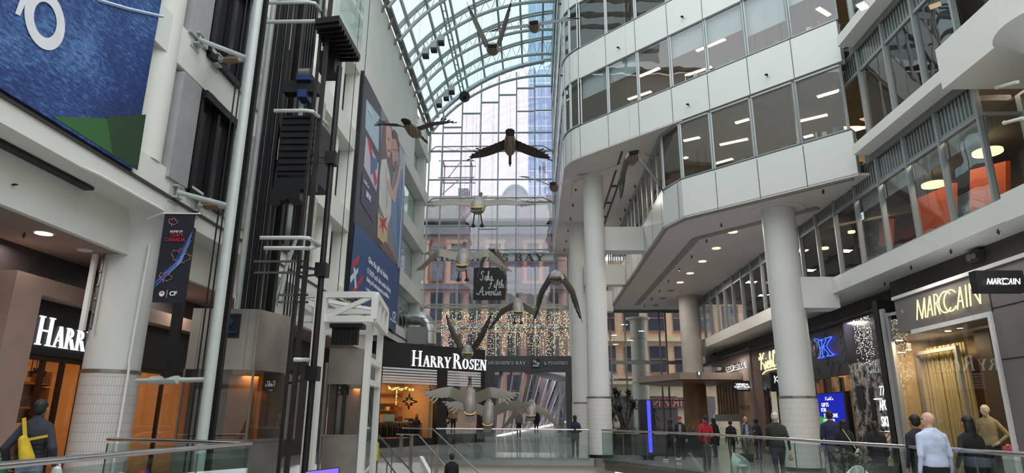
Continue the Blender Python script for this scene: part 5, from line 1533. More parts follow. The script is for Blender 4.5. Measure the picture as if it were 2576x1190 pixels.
# ================================================================ right side shops and things
FX0 = 11.5
st('wall_fascia', MB().box(11.35, 11.5, 4, 20.9, 4.9, 5.9).box(11.95, 12.1, 20.9, 47, 5.15, 5.9).box(11.35, 12.1, 20.8, 20.95, 4.9, 5.9), CHAR, 'charcoal fascia above the right shops', origin=False)
st('ceiling_walk', MB().box(11.3, 17.5, 4, 46.5, 5.15, 5.25), mat('dark_soffit', (70, 64, 62), .8), origin=False)
st('wall_shops_back', MB().box(16.5, 16.7, 4, 46.5, 0, 5.2), mat('shop_back_dark', (120, 100, 84), .8), origin=False)
def rx(px, py, X=FX0): return onX(px, py, X)
# --- Kiehl's: two fronts, brick pier, blue neon K
kf = thing('shop_front', 'black cosmetics shop front with blue neon K and cream script sign', 'shop front', (FX0, 28, 0))
BRD = brickmat('dark_brick', (104, 74, 62), (84, 58, 50), (120, 104, 96), .22, .075, 'Y')
BRO = brickmat('orange_brick', (186, 112, 66), (164, 92, 52), (140, 100, 76), .22, .075, 'Y')
link('upper_panel', MB().box(FX0, FX0+.1, 28.2, 34.2, 3.0, 5.3).box(FX0, FX0+.1, 22.7, 28.2, 3.25, 5.3), mat('panel_black', (40, 38, 40), .35), kf)
link('brick_pier', MB().box(FX0-.02, FX0+.3, 34.2, 35.6, 0, 5.3), BRD, kf)
link('grey_post', MB().box(FX0-.1, FX0+.2, 35.6, 36.0, 0, 5.4), TAUPE, kf)
m = MB()
for y in (33.6, 32.3, 30.8, 29.2, 28.1, 27.0, 25.6, 24.2, 22.75): m.box(FX0-.03, FX0+.12, y-.05, y+.05, 0, 3.2)
m.box(FX0-.02, FX0+.1, 22.7, 34.2, 0, .15)
link('frame', m, DARK, kf)
link('pane', MB().quad((FX0, 22.75, .1), (FX0, 34.2, .1), (FX0, 34.2, 3.2), (FX0, 22.75, 3.2)), SHOPG, kf)
link('inner_brick_wall', MB().box(FX0+.6, FX0+.8, 28.8, 32.0, 0, 3.3), BRO, kf)
link('inner_cream_wall', MB().box(12.3, 12.4, 22.8, 28.2, 0, 5), mat('cream_mural', (214, 184, 148), .8, var=.25, scale=5), kf)
m = MB()
for k in range(60):
    y = random.uniform(24.5, 30); z = random.uniform(2.2, 4.2); r_ = random.uniform(.06, .2)
    m.tube([(12.28, y+r_*math.cos(a), z+r_*math.sin(a)) for a in [math.pi*2*i/7 for i in range(6)]], .012, 4)
link('scroll_mural', m, mat('mural_brown', (110, 76, 56), .8), kf)
for cy, cz in ((24.3, 3.0), (25.0, 2.75), (24.7, 3.45)):
    m = MB()
    for k in range(7):
        a = 2*math.pi*k/7
        m.slab([(12.22, cy, cz), (12.22, cy+.3*math.cos(a-.3), cz+.3*math.sin(a-.3)), (12.22, cy+.55*math.cos(a), cz+.55*math.sin(a)), (12.22, cy+.3*math.cos(a+.3), cz+.3*math.sin(a+.3))], (.02, 0, 0))
    link('painted_flower', m, mat('flower_pink', (214, 130, 116), .7), kf)
area((11.95, 25.6, 4.4), .5, 80, (255, 214, 165), sy=4.5)
area((FX0+.3, 30.3, 3.2), .4, 22, (255, 180, 110), sy=2)
a, b = rx(1917, 932), rx(1957, 905)
script("Kiehl's", (FX0-.04, rx(1916, 930).y, rx(1916, 925).z-.12), (0, -1, 0), (0, 0, 1), 2.7, .8, .03, LITG, kf, extra=[[(.1, -.28), (.3, -.12), (.85, -.1)]])
text('SINCE', (FX0-.03, rx(1910, 907).y, rx(1910, 907).z), (0, -1, 0), (0, 0, 1), .75, .16, LITG, kf)
a = rx(2058, 905)
K_ = [[(.1, .9), (.0, .98), (.1, 1.05), (.22, .98), (.3, .9), (.22, .84), (.28, .5), (.24, .1), (.1, 0), (.46, 0), (.38, .1), (.4, .44), (.5, .42), (.7, .1), (.62, 0), (1, 0), (.86, .12), (.66, .5), (.8, .74), (.98, .92), (.62, .92), (.66, .84), (.5, .6), (.42, .56), (.42, .86), (.5, .92), (.3, .9)], [(.24, .52), (.56, .52)]]
stroke(K_, (FX0-.05, a.y, a.z+.05), (0, -1, 0), (0, 0, 1), (rx(2050, 905).y-rx(2095, 888).y)*.98, .74, .016, LITB, kf, 'neon_letter')
m = MB()
for k in range(26):
    y = random.uniform(23, 28); z = random.uniform(3.4, 5.1); r_ = random.uniform(.15, .4)
    m.tube([(FX0-.01, y+r_*math.cos(a)*(.3+a/6), z+r_*math.sin(a)*(.3+a/6)) for a in [i*.7 for i in range(8)]], .008, 4)
link('scrollwork', m, mat('scroll_blue', (62, 62, 84), .5), kf)
# projecting black shop signs
def proj_sign(name, label, px0, py0, px1, py1, Y, fn):
    a, b = onY(px0, py1, Y), onY(px1, py0, Y)
    t = thing(name, label, 'sign', (a.x, Y, a.z))
    link('box', MB().box(a.x, b.x, Y, Y+.12, a.z, b.z), BLACK, t)
    link('arm', MB().box(b.x, FX0+.1 if b.x < FX0 else b.x+.05, Y+.03, Y+.09, b.z-.12, b.z-.04), DARKM, t)
    fn(t, a, b, Y)
    return t
proj_sign('projecting_sign', 'small black projecting sign with white script beside the massive column', 1942, 937, 1990, 985, 30.5, lambda t, a, b, Y: (script("Kiehl's", (a.x+.12, Y-.01, a.z+.38), (1, 0, 0), (0, 0, 1), (b.x-a.x)*.84, .3, .018, LITW, t), text('SINCE', (a.x+.3, Y-.01, a.z+.14), (1, 0, 0), (0, 0, 1), .3, .06, LITW, t)))
def vs(t, a, b, Y):
    W, H = b.x-a.x, b.z-a.z
    text('VEREDA', (a.x+W*.14, Y-.01, a.z+H*.55), (1, 0, 0), (0, 0, 1), W*.72, H*.2, LITW, t, bold=.04)
    text('CENTRAL', (a.x+W*.06, Y-.01, a.z+H*.31), (1, 0, 0), (0, 0, 1), W*.88, H*.2, LITW, t, bold=.04)
    text('COFFEE ROASTERS', (a.x+W*.2, Y-.01, a.z+H*.17), (1, 0, 0), (0, 0, 1), W*.6, H*.08, LITW, t)
proj_sign('projecting_sign', 'small black projecting sign of the cafe with white block capitals', 1845, 958, 1889, 984, 36, vs)
# --- cafe front
vf = thing('shop_front', 'beige cafe front with dark backlit capitals and wooden slat screen', 'shop front', (FX0, 39, 0))
link('sign_wall', MB().box(FX0-.05, FX0+.1, 36, 41.3, 3.5, 5.35), mat('cafe_beige', (150, 136, 126), .6), vf)
a, b = rx(1829, 935), rx(1880, 915)
for dx, mm in ((.0, emit('halo', (255, 255, 250), 1.6)), (-.04, BLACK)):
    text('VEREDA CENTRAL', (FX0-.08+dx, a.y+.05 if dx else a.y, a.z-.06+(.02 if dx else 0)), (0, -1, 0), (0, 0, 1), a.y-b.y, .34, mm, vf, bold=.03)
    text('COFFEE ROASTERS', (FX0-.08+dx, a.y-1.2, a.z-.42), (0, -1, 0), (0, 0, 1), (a.y-b.y)*.45, .14, mm, vf, bold=.01)
link('marble_wall', MB().box(FX0, FX0+.1, 36, 38.6, 0, 3.5), mat('cafe_stone', (140, 118, 92), .35, var=.25, scale=1.5), vf)
m = MB()
for k in range(7): m.box(FX0-.05, FX0+.1, 38.9+k*.62, 39.05+k*.62, 1.9, 4.6)
link('wood_slat', m, mat('slat_wood', (128, 100, 72), .5), vf)
link('metal_header', MB().box(FX0-.1, FX0, 38.6, 43.4, 1.55, 1.95), STEEL, vf)
link('pane', MB().quad((FX0, 38.6, 0), (FX0, 46, 0), (FX0, 46, 5.1), (FX0, 38.6, 5.1)), SHOPG, vf)
text('VEREDA CENTRAL', (FX0-.02, 38.3, 2.2), (0, -1, 0), (0, 0, 1), 1.8, .2, mat('engraved', (96, 82, 66), .6), vf)
area((14, 41, 4.4), 2, 60, (255, 220, 180), sy=5)
# flat canopy on the stone column
cn = thing('canopy', 'flat wooden canopy slab resting on the rust-brown stone column', 'canopy', (9.2, 40, 3.7))
link('slab', MB().prism([(6.3, 41.5), (8.0, 37.2), (11.4, 37.2), (11.4, 44), (8.0, 44)], 3.78, 4.15), mat('canopy_top', (150, 136, 124), .5), cn)
link('soffit_wood', MB().prism([(6.4, 41.5), (8.1, 37.4), (11.3, 37.4), (11.3, 43.8), (8.1, 43.8)], 3.7, 3.78), mat('canopy_wood', (120, 92, 70), .5), cn)
def exit_sign(p, xd, w, h, label):
    t = thing('exit_sign', label, 'sign', tuple(p))
    xd = V(xd)
    n = V((0, 0, 1)).cross(xd)*-1 if False else xd.cross(V((0, 0, 1)))
    link('green_plate', MB().slab([p, p+xd*w, p+xd*w+V((0, 0, h)), p+V((0, 0, h))], n*.03), mat('exit_green', (24, 92, 76), .4), t)
    c = p+xd*(w*.5)+n*.04
    link('white_field', MB().slab([c-xd*w*.2+V((0, 0, h*.1)), c+xd*w*.2+V((0, 0, h*.1)), c+xd*w*.2+V((0, 0, h*.9)), c-xd*w*.2+V((0, 0, h*.9))], n*.01), emit('exit_white', (225, 245, 240), 1), t)
    c = c+n*.015
    m = MB().ball(c+V((0, 0, h*.76))+xd*w*.03, w*.03, n=8, m=6).bar(c+V((0, 0, h*.68)), c+V((0, 0, h*.4))-xd*w*.03, w*.05, w*.02)
    m.bar(c+V((0, 0, h*.4))-xd*w*.03, c+V((0, 0, h*.18))-xd*w*.12, w*.035, w*.02).bar(c+V((0, 0, h*.4))-xd*w*.03, c+V((0, 0, h*.2))+xd*w*.08, w*.035, w*.02).bar(c+V((0, 0, h*.62)), c+V((0, 0, h*.5))+xd*w*.12, w*.03, w*.02)
    link('running_figure', m, mat('exit_dark', (16, 60, 52), .4), t)
    return t
p = onY(1753, 944, 37.0); exit_sign(p, (1, 0, 0), .24, .2, 'green exit sign with running figure under the wooden canopy')
p = onX(2165, 560, 11.6); exit_sign(V((11.6, p.y, p.z)), (0, -1, 0), .5, .32, 'green exit sign with running figure inside the upstairs lounge')
# --- Marc Cain
mc_ = thing('shop_front', 'taupe fashion shop front with glowing gold capitals and tall white framed window', 'shop front', (10, 15, 0))
Y0, Y1, YW = 7.0, 18.35, 14.6
yr = onX(2490, 790, 10).y; zt_ = 3.92
link('fascia', MB().box(10.0, 11.3, Y0, Y1, 3.95, 4.86), TAUPE, mc_)
link('white_trim', MB().box(9.95, 11.3, Y0, Y1+.04, 4.86, 4.95).box(9.93, 9.99, yr, 17.65, 3.84, 3.95).box(9.93, 9.99, yr-.1, yr, 0, 3.95), mat('trim_white', (206, 206, 206), .5), mc_)
link('pier', MB().box(10.0, 10.4, Y0, yr-.1, 0, 3.95), TAUPE, mc_)
link('panel_gap', MB().box(9.99, 10.01, Y0, yr-.1, 2.9, 2.92).box(9.99, 10.0, yr-.12, yr-.1, 3.95, 4.86).box(9.99, 10.0, Y0, yr-.1, 4.0, 4.02), DARK, mc_)
link('pane', MB().quad((10.02, yr, .1), (10.02, 17.65, .1), (10.02, 17.65, 3.9), (10.02, yr, 3.9)), SHOPG, mc_)
link('pane', MB().quad((10.02, 17.65, .1), (10.6, 19.9, .1), (10.6, 19.9, 4.6), (10.02, 17.65, 4.0)), SHOPG, mc_)
link('side_frame', MB().bar((10.6, 19.9, 0), (10.6, 19.9, 4.75), .1, .12).bar((10.55, 20.1, 0), (10.55, 20.1, 4.9), .1, .16).bar((10.02, 18.0, 4.5), (10.6, 19.9, 4.7), .08, .08), mat('frame_alu', (170, 172, 172), .4, .4), mc_)
link('dark_post', MB().bar((10.7, 20.4, 0), (10.7, 20.4, 5.2), .4, .3).box(10.5, 12, 20.3, 20.5, 0, 5.2), DARK, mc_)
m = MB()
for k in range(34):
    y = 18.2+k*.057
    m.lathe((11.6+.05*math.sin(k*1.7), y, 0), [(.055, .1), (.04, 3.7)], 8)
link('curtain', m, mat('curtain_gold', (176, 158, 112), .7), mc_)
link('mullion', MB().box(11.3, 11.4, 20.05, 20.13, 0, 3.6).box(11.3, 11.4, 18.1, 18.2, 0, 3.6).box(11.3, 11.4, 18.1, 20.1, 3.5, 3.6), mat('frame_alu', (170, 172, 172)), mc_)
link('beige_wall', MB().box(12.4, 12.5, 8, 20.2, 0, 4).box(10.62, 12.4, 20.16, 20.24, 0, 4.6), mat('cain_wall', (200, 172, 132), .8), mc_)
link('brown_column', MB().box(11.7, 12.1, 17.3, 17.9, 0, 3.95), mat('cain_brown', (84, 70, 58), .6), mc_)
link('shop_ceiling', MB().prism([(10.05, 8), (12.6, 8), (12.6, 20.2), (10.68, 20.2), (10.1, 18)], 3.96, 4.0), mat('cain_ceiling', (206, 196, 180), .8), mc_)
link('floor', MB().box(10.05, 12.6, 8, 20.2, 0, .1), mat('cain_floor', (170, 160, 146), .4), mc_)
area((11.2, 14.6, 3.9), .8, 60, (255, 228, 188), sy=2.6)
area((10.95, 18.9, 3.9), .5, 55, (255, 228, 188), sy=1.6)
def linecaps(par, o, xd, w, h, r, m, sl=.16):
    """thin leaning capitals"""
    L = []
    def ln(*p): L.append([(x+y*sl*h/w*1.0, y) for x, y in p])
    def C(cx, a0, a1): L.append([(cx+.1*math.cos(math.radians(a))+(.5+.5*math.sin(math.radians(a)))*sl*h/w, .5+.5*math.sin(math.radians(a))) for a in range(a0, a1+1, 20)])
    for seg in (((0, 0), (.03, 1)), ((.03, 1), (.09, 0)), ((.09, 0), (.15, 1)), ((.15, 1), (.15, 0)), ((.18, 0), (.24, 1)), ((.24, 1), (.27, 0)), ((.2, .35), (.26, .35)), ((.31, 0), (.31, 1)), ((.34, .55), (.39, 0)), ((.65, 0), (.71, 1)), ((.71, 1), (.74, 0)), ((.67, .35), (.73, .35)), ((.79, 0), (.79, 1)), ((.84, 0), (.84, 1)), ((.84, 1), (.97, 0)), ((.97, 0), (.97, 1))): ln(*seg)
    L.append([(.31+.16*sl, 1), (.38, .98), (.4, .8), (.37, .58), (.32, .55)])
    C(.48, 40, 320); C(.56, 40, 320)
    M = frame_mat(V(o), xd, (0, 0, 1)); mb = MB()
    for pts in L: mb.tube([M@V((a*w, b*h, .05)) for a, b in pts], r, 6)
    return link('lettering', mb, m, par)
a, b = onX(2311, 805, 9.95), onX(2476, 757, 9.95)
linecaps(mc_, (9.96, a.y, a.z), (0, -1, 0), (a.y-b.y)*1.0, .5, .018, LITG)
ps = thing('projecting_sign', 'black projecting box sign with thin white capitals at the right edge', 'sign', tuple(onY(2463, 737, 12.6)))
a, b = onY(2463, 737, 12.6), onY(2566, 680, 12.6)
link('box', MB().box(a.x, b.x+.05, 12.6, 12.8, a.z+.02, b.z), BLACK, ps)
link('arm', MB().box(b.x, 10.4, 12.65, 12.75, b.z-.2, b.z-.1), DARKM, ps)
c, d = onY(2481, 716, 12.58), onY(2566, 702, 12.58)
linecaps(ps, (c.x, 12.6, c.z), (1, 0, 0), (d.x-c.x)*.96, .115, .009, LITW)
# ceiling spot lamps in that window
for i, (px, py) in enumerate(((2352, 833), (2385, 834), (2415, 826), (2458, 815), (2286, 881))):
    p = onX(px, py, 11.0)
    t = thing('spot_lamp', 'cylindrical ceiling spotlight in the taupe shop window', 'lamp', (p.x, p.y, p.z), 'ceiling spotlights in the taupe shop')
    link('can', MB().lathe(p, [(.085, .02), (.085, .2)], 14), mat('lamp_grey', (110, 106, 100), .5), t)
    link('glowing_face', MB().lathe(p, [(.075, 0), (.075, .02)], 14), emit('lamp_warm', (255, 226, 180), 4), t)
# apothecary side panel with white lettering, light speckles
ap = thing('printed_wall', 'black and white street photo wall with glowing white lettering beside the taupe shop', 'wall panel', (11.3, 21.6, 0))
def bwphoto():
    m, nt, out = base('street_photo_print')
    L = nt.links.new
    tc = nd(nt, 'TexCoord'); n = nd(nt, 'TexNoise'); n.inputs['Scale'].default_value = 3.5; n.inputs['Detail'].default_value = 8; n.inputs['Roughness'].default_value = .7
    r = nd(nt, 'ValToRGB'); r.color_ramp.elements[0].position = .42; r.color_ramp.elements[0].color = (.02, .02, .02, 1); r.color_ramp.elements[1].position = .58; r.color_ramp.elements[1].color = (.36, .33, .29, 1)
    p = nd(nt, 'BsdfPrincipled'); p.inputs['Roughness'].default_value = .25
    L(tc.outputs['Object'], n.inputs[0]); L(n.outputs[0], r.inputs[0]); L(r.outputs[0], p.inputs['Base Color']); L(p.outputs[0], out.inputs[0])
    return m
link('print', MB().box(11.28, 11.36, 20.6, 24.3, 0, 3.6), bwphoto(), ap)
link('dark_top', MB().box(11.27, 11.36, 20.6, 24.3, 3.6, 5.1), mat('panel_navy', (30, 30, 44), .2), ap)
for y, z, w_, h_ in ((23.7, 2.0, .5, .8), (23.3, .6, .5, .9), (22.9, .5, .3, 2.2)):
    link('photo_window', MB().box(11.26, 11.28, y-w_/2, y+w_/2, z, z+h_), mat('print_black', (34, 32, 32), .3), ap)
for s, z, w_, h_ in (('APOTH', 1.95, .9, .34), ('SKIN', 1.45, .7, .32)):
    text(s, (11.25, 22.45, z), (0, -1, 0), (0, 0, 1), w_, h_, LITW, ap, bold=.02)
script('The', (11.25, 21.4, 2.42), (0, -1, 0), (0, 0, 1), .6, .32, .022, LITW, ap) if False else text('The', (11.25, 22.3, 2.42), (0, -1, 0), (0, 0, 1), .6, .3, LITW, ap, shear=.4)
link('glow_bar', MB().box(11.24, 11.26, 21.8, 22.3, 1.28, 1.32).box(11.24, 11.26, 21.7, 22.3, .85, .89).box(11.24, 11.26, 22.25, 22.75, 2.3, 2.34).box(11.2, 11.23, 21.2, 22.9, .55, .58), LITW, ap)
script("Kiehl's", (11.25, 22.9, 3.15), (0, -1, 0), (0, 0, 1), .8, .25, .014, WOFF, ap)
m = MB()
for k in range(420):
    y = random.uniform(22.0, 23.2); z = 5.0-random.random()**1.3*1.6; s = .0065
    m.box(11.1, 11.1+2*s, y-s, y+s, z-s, z+s)
for k in range(260):
    f = random.random(); x_, y_ = 10.3+.3*f, 18.5+1.3*f; z = 4.5-random.random()**1.3*1.8; s = .006
    m.box(x_, x_+2*s, y_-s, y_+s, z-s, z+s)
tag(link('sparkle_lights', m, emit('bulb_white', (255, 250, 235), 2), smooth=0), 'tiny white sparkle lights hanging in the windows right of the neon K', 'string lights', kind='stuff')
# --- blue poster screen
po = thing('poster_screen', 'blue portrait poster reading gifts for everyone on your list', 'poster', (10.9, 25.3, 0))
yA, yB = onX(2055, 983, 11.3).y, onX(2121, 983, 11.3).y
PZ0, PZ1 = .55, 2.62
link('screen', MB().box(11.27, 11.33, yB, yA, PZ0, PZ1), emit('poster_blue', (34, 44, 176), .8), po)
link('case', MB().box(11.33, 11.45, yB-.06, yA+.02, 0, PZ1+.05).box(11.27, 11.45, yB-.2, yB-.01, 0, PZ1+.05), DARK, po)
WL = emit('poster_white', (230, 232, 245), 1)
Wp = yA-yB
def ptxt(s, u, z, w_, h_=.15): text(s, (11.265, yA-Wp*u, z), (0, -1, 0), (0, 0, 1), Wp*w_, h_, WL, po, bold=.02)
ptxt('GIFTS', .16, 2.14, .28); ptxt('FOR', .13, 1.95, .2); ptxt('EVERYONE', .22, 1.74, .52); ptxt('ON YOUR', .18, 1.54, .44); ptxt('LIST', .55, 1.35, .24)
script("Kiehl's", (11.265, yA-Wp*.34, 2.38), (0, -1, 0), (0, 0, 1), Wp*.32, .12, .008, WL, po)
def pb(name, pts, c, s=.8): return link(name, MB().slab([(11.268, yA-Wp*u, PZ0+(PZ1-PZ0)*v) for u, v in pts], (-.006, 0, 0)), emit('poster_'+name, c, s), po, smooth=0)
pb('green_shape', [(0, .1), (.3, .2), (.34, .55), (.04, .6)], (60, 160, 60))
pb('yellow_shape', [(.55, .32), (.62, .4), (1, .22), (.95, .12), (.7, .18)], (240, 220, 60))
pb('green_ball', [(.86+.1*math.cos(a), .43+.055*math.sin(a)) for a in [i*.6 for i in range(10)]], (90, 190, 90))
# --- gift display of small boxes and hanging garments behind the glass
t = thing('gift_display', 'low display of bright gift boxes in the window under the photo wall', 'display', (10.9, 21.6, 0))
link('plinth', MB().box(10.75, 11.1, 20.7, 22.8, 0, .3), DARK, t)
for k in range(18):
    y = 20.8+(k % 9)*.21; z = .3+.26*(k//9); c = ((170, 60, 70), (90, 140, 170), (150, 170, 80), (196, 190, 180), (110, 60, 110))[k % 5]
    link('gift_box', MB().box(10.8, 10.98, y, y+.15, z, z+.22), mat('gift_%d' % c[0], c, .5), t)
t = thing('hanging_garments', 'cream cardigans on hangers in front of the photo wall', 'clothes', (11.1, 21.7, .4))
link('rail', MB().tube([(11.0, 21.0, 1.3), (11.0, 22.4, 1.3)], .012, 6).tube([(11.0, 21.0, 1.3), (11.0, 21.0, 0)], .012, 6).tube([(11.0, 22.4, 1.3), (11.0, 22.4, 0)], .012, 6), CHROME, t)
for y in (21.3, 21.6, 21.95): link('garment', MB().slab([(10.85, y, .5), (11.15, y, .5), (11.2, y, 1.05), (11.02, y, 1.25), (10.98, y, 1.25), (10.8, y, 1.05)], (0, .12, 0)), mat('cardigan', (206, 180, 152), .9), t)
# --- wall speakers, cameras, sprinklers
def speaker(p, label, flip=False):
    t = thing('wall_speaker', label, 'speaker', tuple(p))
    link('housing', MB().slab([p, p+V((0, -.55, 0)), p+V((.05, -.45, -.28)), p+V((.05, -.1, -.28))], (-.18, 0, 0)), CHAR, t)
    link('lamp_face', MB().lathe(p+V((-.2, -.22, -.14)), [(.1, 0), (.1, .03)], 14, 'X').lathe(p+V((-.2, -.4, -.14)), [(.08, 0), (.08, .03)], 14, 'X'), TAUPE, t)
speaker(onX(1868, 846, 11.9), 'grey emergency lamp on the charcoal fascia near the cafe sign')
speaker(onX(1794, 884, 11.9), 'grey emergency lamp on the charcoal fascia farthest from the viewer')
speaker(onX(2440, 640, 11.3), 'twin round emergency lamp on the charcoal fascia above the taupe shop')
# ---- blue light totem, planters, plants, chairs
tt = thing('light_totem', 'black totem with a glowing blue vertical light strip', 'totem', (4.75, 28.9, 0))
link('body', MB().box(4.42, 4.98, 28.75, 29.2, .12, 2.42), mat('totem_black', (30, 32, 38), .2), tt)
link('base', MB().box(4.5, 4.92, 28.8, 29.15, 0, .14), DARK, tt)
link('light_strip', MB().box(4.72, 4.86, 28.7, 28.76, .3, 2.4), emit('totem_blue', (50, 50, 255), 3), tt)
link('side_grille', MB().box(4.4, 4.43, 28.8, 29.15, .2, 2.35), CHAR, tt)
pl_ = thing('long_planter', 'long dark planter behind the blue light totem', 'planter', (5, 35, 0))
link('trough', MB().prism([(3.0, 33.2), (7.6, 31.0), (8.3, 33.0), (3.4, 37)], 0, .95), mat('planter_dark', (48, 46, 46), .6), pl_)
link('rim', MB().bar((3.0, 33.2, .97), (7.6, 31.0, .97), .12, .05), mat('rim_pale', (140, 136, 130), .6), pl_)
LEAFG = mat('leaf_dark', (44, 58, 42), .4, var=.4, scale=2)
LEAFB = mat('leaf_shrub', (60, 74, 48), .5, var=.4, scale=3)
def yucca(x, y, z, h, heads, label, seed):
    rnd = random.Random(seed)
    t = thing('spiky_plant', label, 'plant', (x, y, z), 'spiky plants in the long planter')
    ms, ml = MB(), MB()
    for k in range(heads):
        hx, hy, hz = x+rnd.uniform(-.5, .5), y+rnd.uniform(-.4, .4), z+h*rnd.uniform(.45, .95)
        ms.tube([(x, y, z-.1), ((x+hx)/2, (y+hy)/2, (z+hz)/2), (hx, hy, hz)], .04, 6)
        for i in range(70):
            a = rnd.uniform(0, 2*math.pi); e = rnd.uniform(-.5, 1.4); L = rnd.uniform(.4, .62)
            d = V((math.cos(a)*math.cos(e), math.sin(a)*math.cos(e), math.sin(e))); s = d.cross(V((0, 0, 1))).normalized()*.022
            o = V((hx, hy, hz)); mid = o+d*L*.5; tip = o+d*L-V((0, 0, L*.22))
            ml.add([o-s*.6, o+s*.6, mid+s, tip, mid-s], [(0, 1, 2, 4), (4, 2, 3)])
    link('stem', ms, mat('bark', (92, 78, 62), .9), t)
    link('foliage', ml, LEAFG, t, smooth=0)
yucca(4.35, 33.6, .9, 2.3, 7, 'tallest spiky plant in the middle of the long planter', 1)
yucca(3.5, 34.3, .9, 1.7, 6, 'spiky plant next to the white corner columns', 2)
yucca(5.9, 33.0, .9, 1.3, 4, 'smaller spiky plant partly behind the blue light totem', 3)
def bush(x, y, z, r, h, n, label, seed, c=None, name='leafy_plant', pot=None, ls=.07):
    rnd = random.Random(seed); t = thing(name, label, 'plant', (x, y, 0 if pot else z))
    ml, ms = MB(), MB()
    for i in range(n):
        a = rnd.uniform(0, 6.28); rr = r*math.sqrt(rnd.random()); zz = z+h*rnd.random()
        o = V((x+rr*math.cos(a), y+rr*math.sin(a), zz)); b = rnd.uniform(0, 6.28); e = rnd.uniform(-.3, .9); L = ls*rnd.uniform(.7, 1.5)
        d = V((math.cos(b)*math.cos(e), math.sin(b)*math.cos(e), math.sin(e))); s = d.cross(V((0, 0, 1))).normalized()*L*.32
        ml.add([o, o+d*L*.5+s, o+d*L, o+d*L*.5-s], [(0, 1, 2, 3)])
    for i in range(7):
        a = i*.9; ms.tube([(x, y, z-.1), (x+r*.6*math.cos(a), y+r*.6*math.sin(a), z+h*.8)], .012, 5)
    link('foliage', ml, c or LEAFB, t, smooth=0); link('stem', ms, mat('bark', (92, 78, 62), .9), t)
    if pot: link('pot', MB().lathe((x, y, 0), [(pot*.8, 0), (pot, z)], 20), mat('pot_dark', (44, 42, 42), .5), t)
    return t
for i in range(7): tag(bush(3.5+i*.62, 34.4-i*.36, .92, .35, .35, 160, ('low leafy shrub filling the long planter'), 20+i, name='low_shrub'), group='low shrubs of the long planter')
bush(7.2, 15.9, .35, .4, .6, 420, 'glossy potted plant beside the massive column behind the balustrade', 40, name='potted_plant', pot=.3, ls=.1)
bush(8.6, 28.3, .3, .45, .9, 260, 'dark potted plant near the man on the phone', 41, name='potted_plant', pot=.3, ls=.09)
def rib_chair(x, y, rz, label, s=1.):
    t = thing('ribbed_chair', label, 'chair', (x, y, 0), rz=rz)
    m = MB()
    for k in range(30):
        u = k/29
        z0 = .06+.78*u
        w_ = .40*math.sin(math.pi*(.16+.78*u))**.5
        ring = []
        for i in range(13):
            a = -2.1+4.2*i/12
            ring.append((w_*math.sin(a)*1.05*s, (.34*math.cos(a)-.12*u)*s, (z0+.04*math.cos(a)-(.25*u*(1-math.cos(a))*.5))*s))
        m.tube(ring, .013*s, 5)
    link('ribs', m, mat('chair_white', (214, 224, 218), .4), t, local=True)
    link('seat', MB().lathe((0, .02, .36*s), [(.02, .0), (.33*s, .02), (.33*s, .06), (.02, .07)], 20), mat('chair_white', (0, 0, 0)), t, local=True)
    link('foot', MB().lathe((0, 0, 0), [(.25*s, 0), (.25*s, .06), (.06, .1), (.06, .36*s)], 18), mat('chair_white', (0, 0, 0)), t, local=True)
rib_chair(6.12, 21.0, .5, 'white ribbed shell chair behind the balustrade below the cafe sign', .74)
rib_chair(6.72, 14.7, -.6, 'white ribbed shell chair at the foot of the glossy potted plant', .8)
# ================================================================ office lamps, lounge, small fittings
LAMP = emit('fluorescent', (255, 224, 180), 2.6)
def strip_light(px0, px1, zc, label, w=.16):
    a, b = onZ(*px0, zc), onZ(*px1, zc)
    t = thing('ceiling_light', label, 'ceiling light', tuple((a+b)/2-V((0, 0, .06))), 'fluorescent strips in the office block')
    link('diffuser', MB().bar(a-V((0, 0, .05)), b-V((0, 0, .05)), w, .04), LAMP, t)
    link('housing', MB().bar(a, b, w+.06, .06), WHITE, t)
Z1, Z2, Z3 = 13.05, 17.12, 21.25
for i, (a, b, z) in enumerate((((1720, 352), (1760, 343), Z1), ((1811, 362), (1881, 347), Z1), ((1721, 396), (1729, 393), Z1), ((1800, 409), (1843, 397), Z1), ((1850, 307), (1884, 297), Z1), ((2012, 302), (2081, 286), Z1), ((2056, 241), (2120, 222), Z1), ((2022, 343), (2045, 337), Z1),
        ((1752, 126), (1824, 96), Z2), ((1609, 190), (1659, 169), Z2), ((1580, 248), (1638, 228), Z2), ((1724, 188), (1790, 166), Z2), ((2056, 18), (2086, 36), Z2))):
    strip_light(a, b, z, 'warm fluorescent strip on the %s office ceiling, lamp %s' % (('lowest' if z == Z1 else 'middle'), ('nearest the corner window', 'above the second pane', 'small, far left', 'low in the second pane', 'between the second and third panes', 'long, in the widest pane', 'long, highest in the widest pane', 'short, above the clutter', 'long, behind the half-drawn blind', 'left of centre', 'lowest on the left', 'above the desk clutter', 'tilted, beside the glass wall')[i]))
# glow of the office rooms
for (x, y, z, e) in ((8.5, 25.5, 12.8, 120), (11.5, 23, 12.8, 60), (5.5, 28.5, 16.9, 130), (9.5, 25, 16.9, 150), (5, 30, 21, 90), (9.5, 24.5, 21, 90)):
    area((x, y, z), 1.2, e, (255, 214, 160), sy=3)
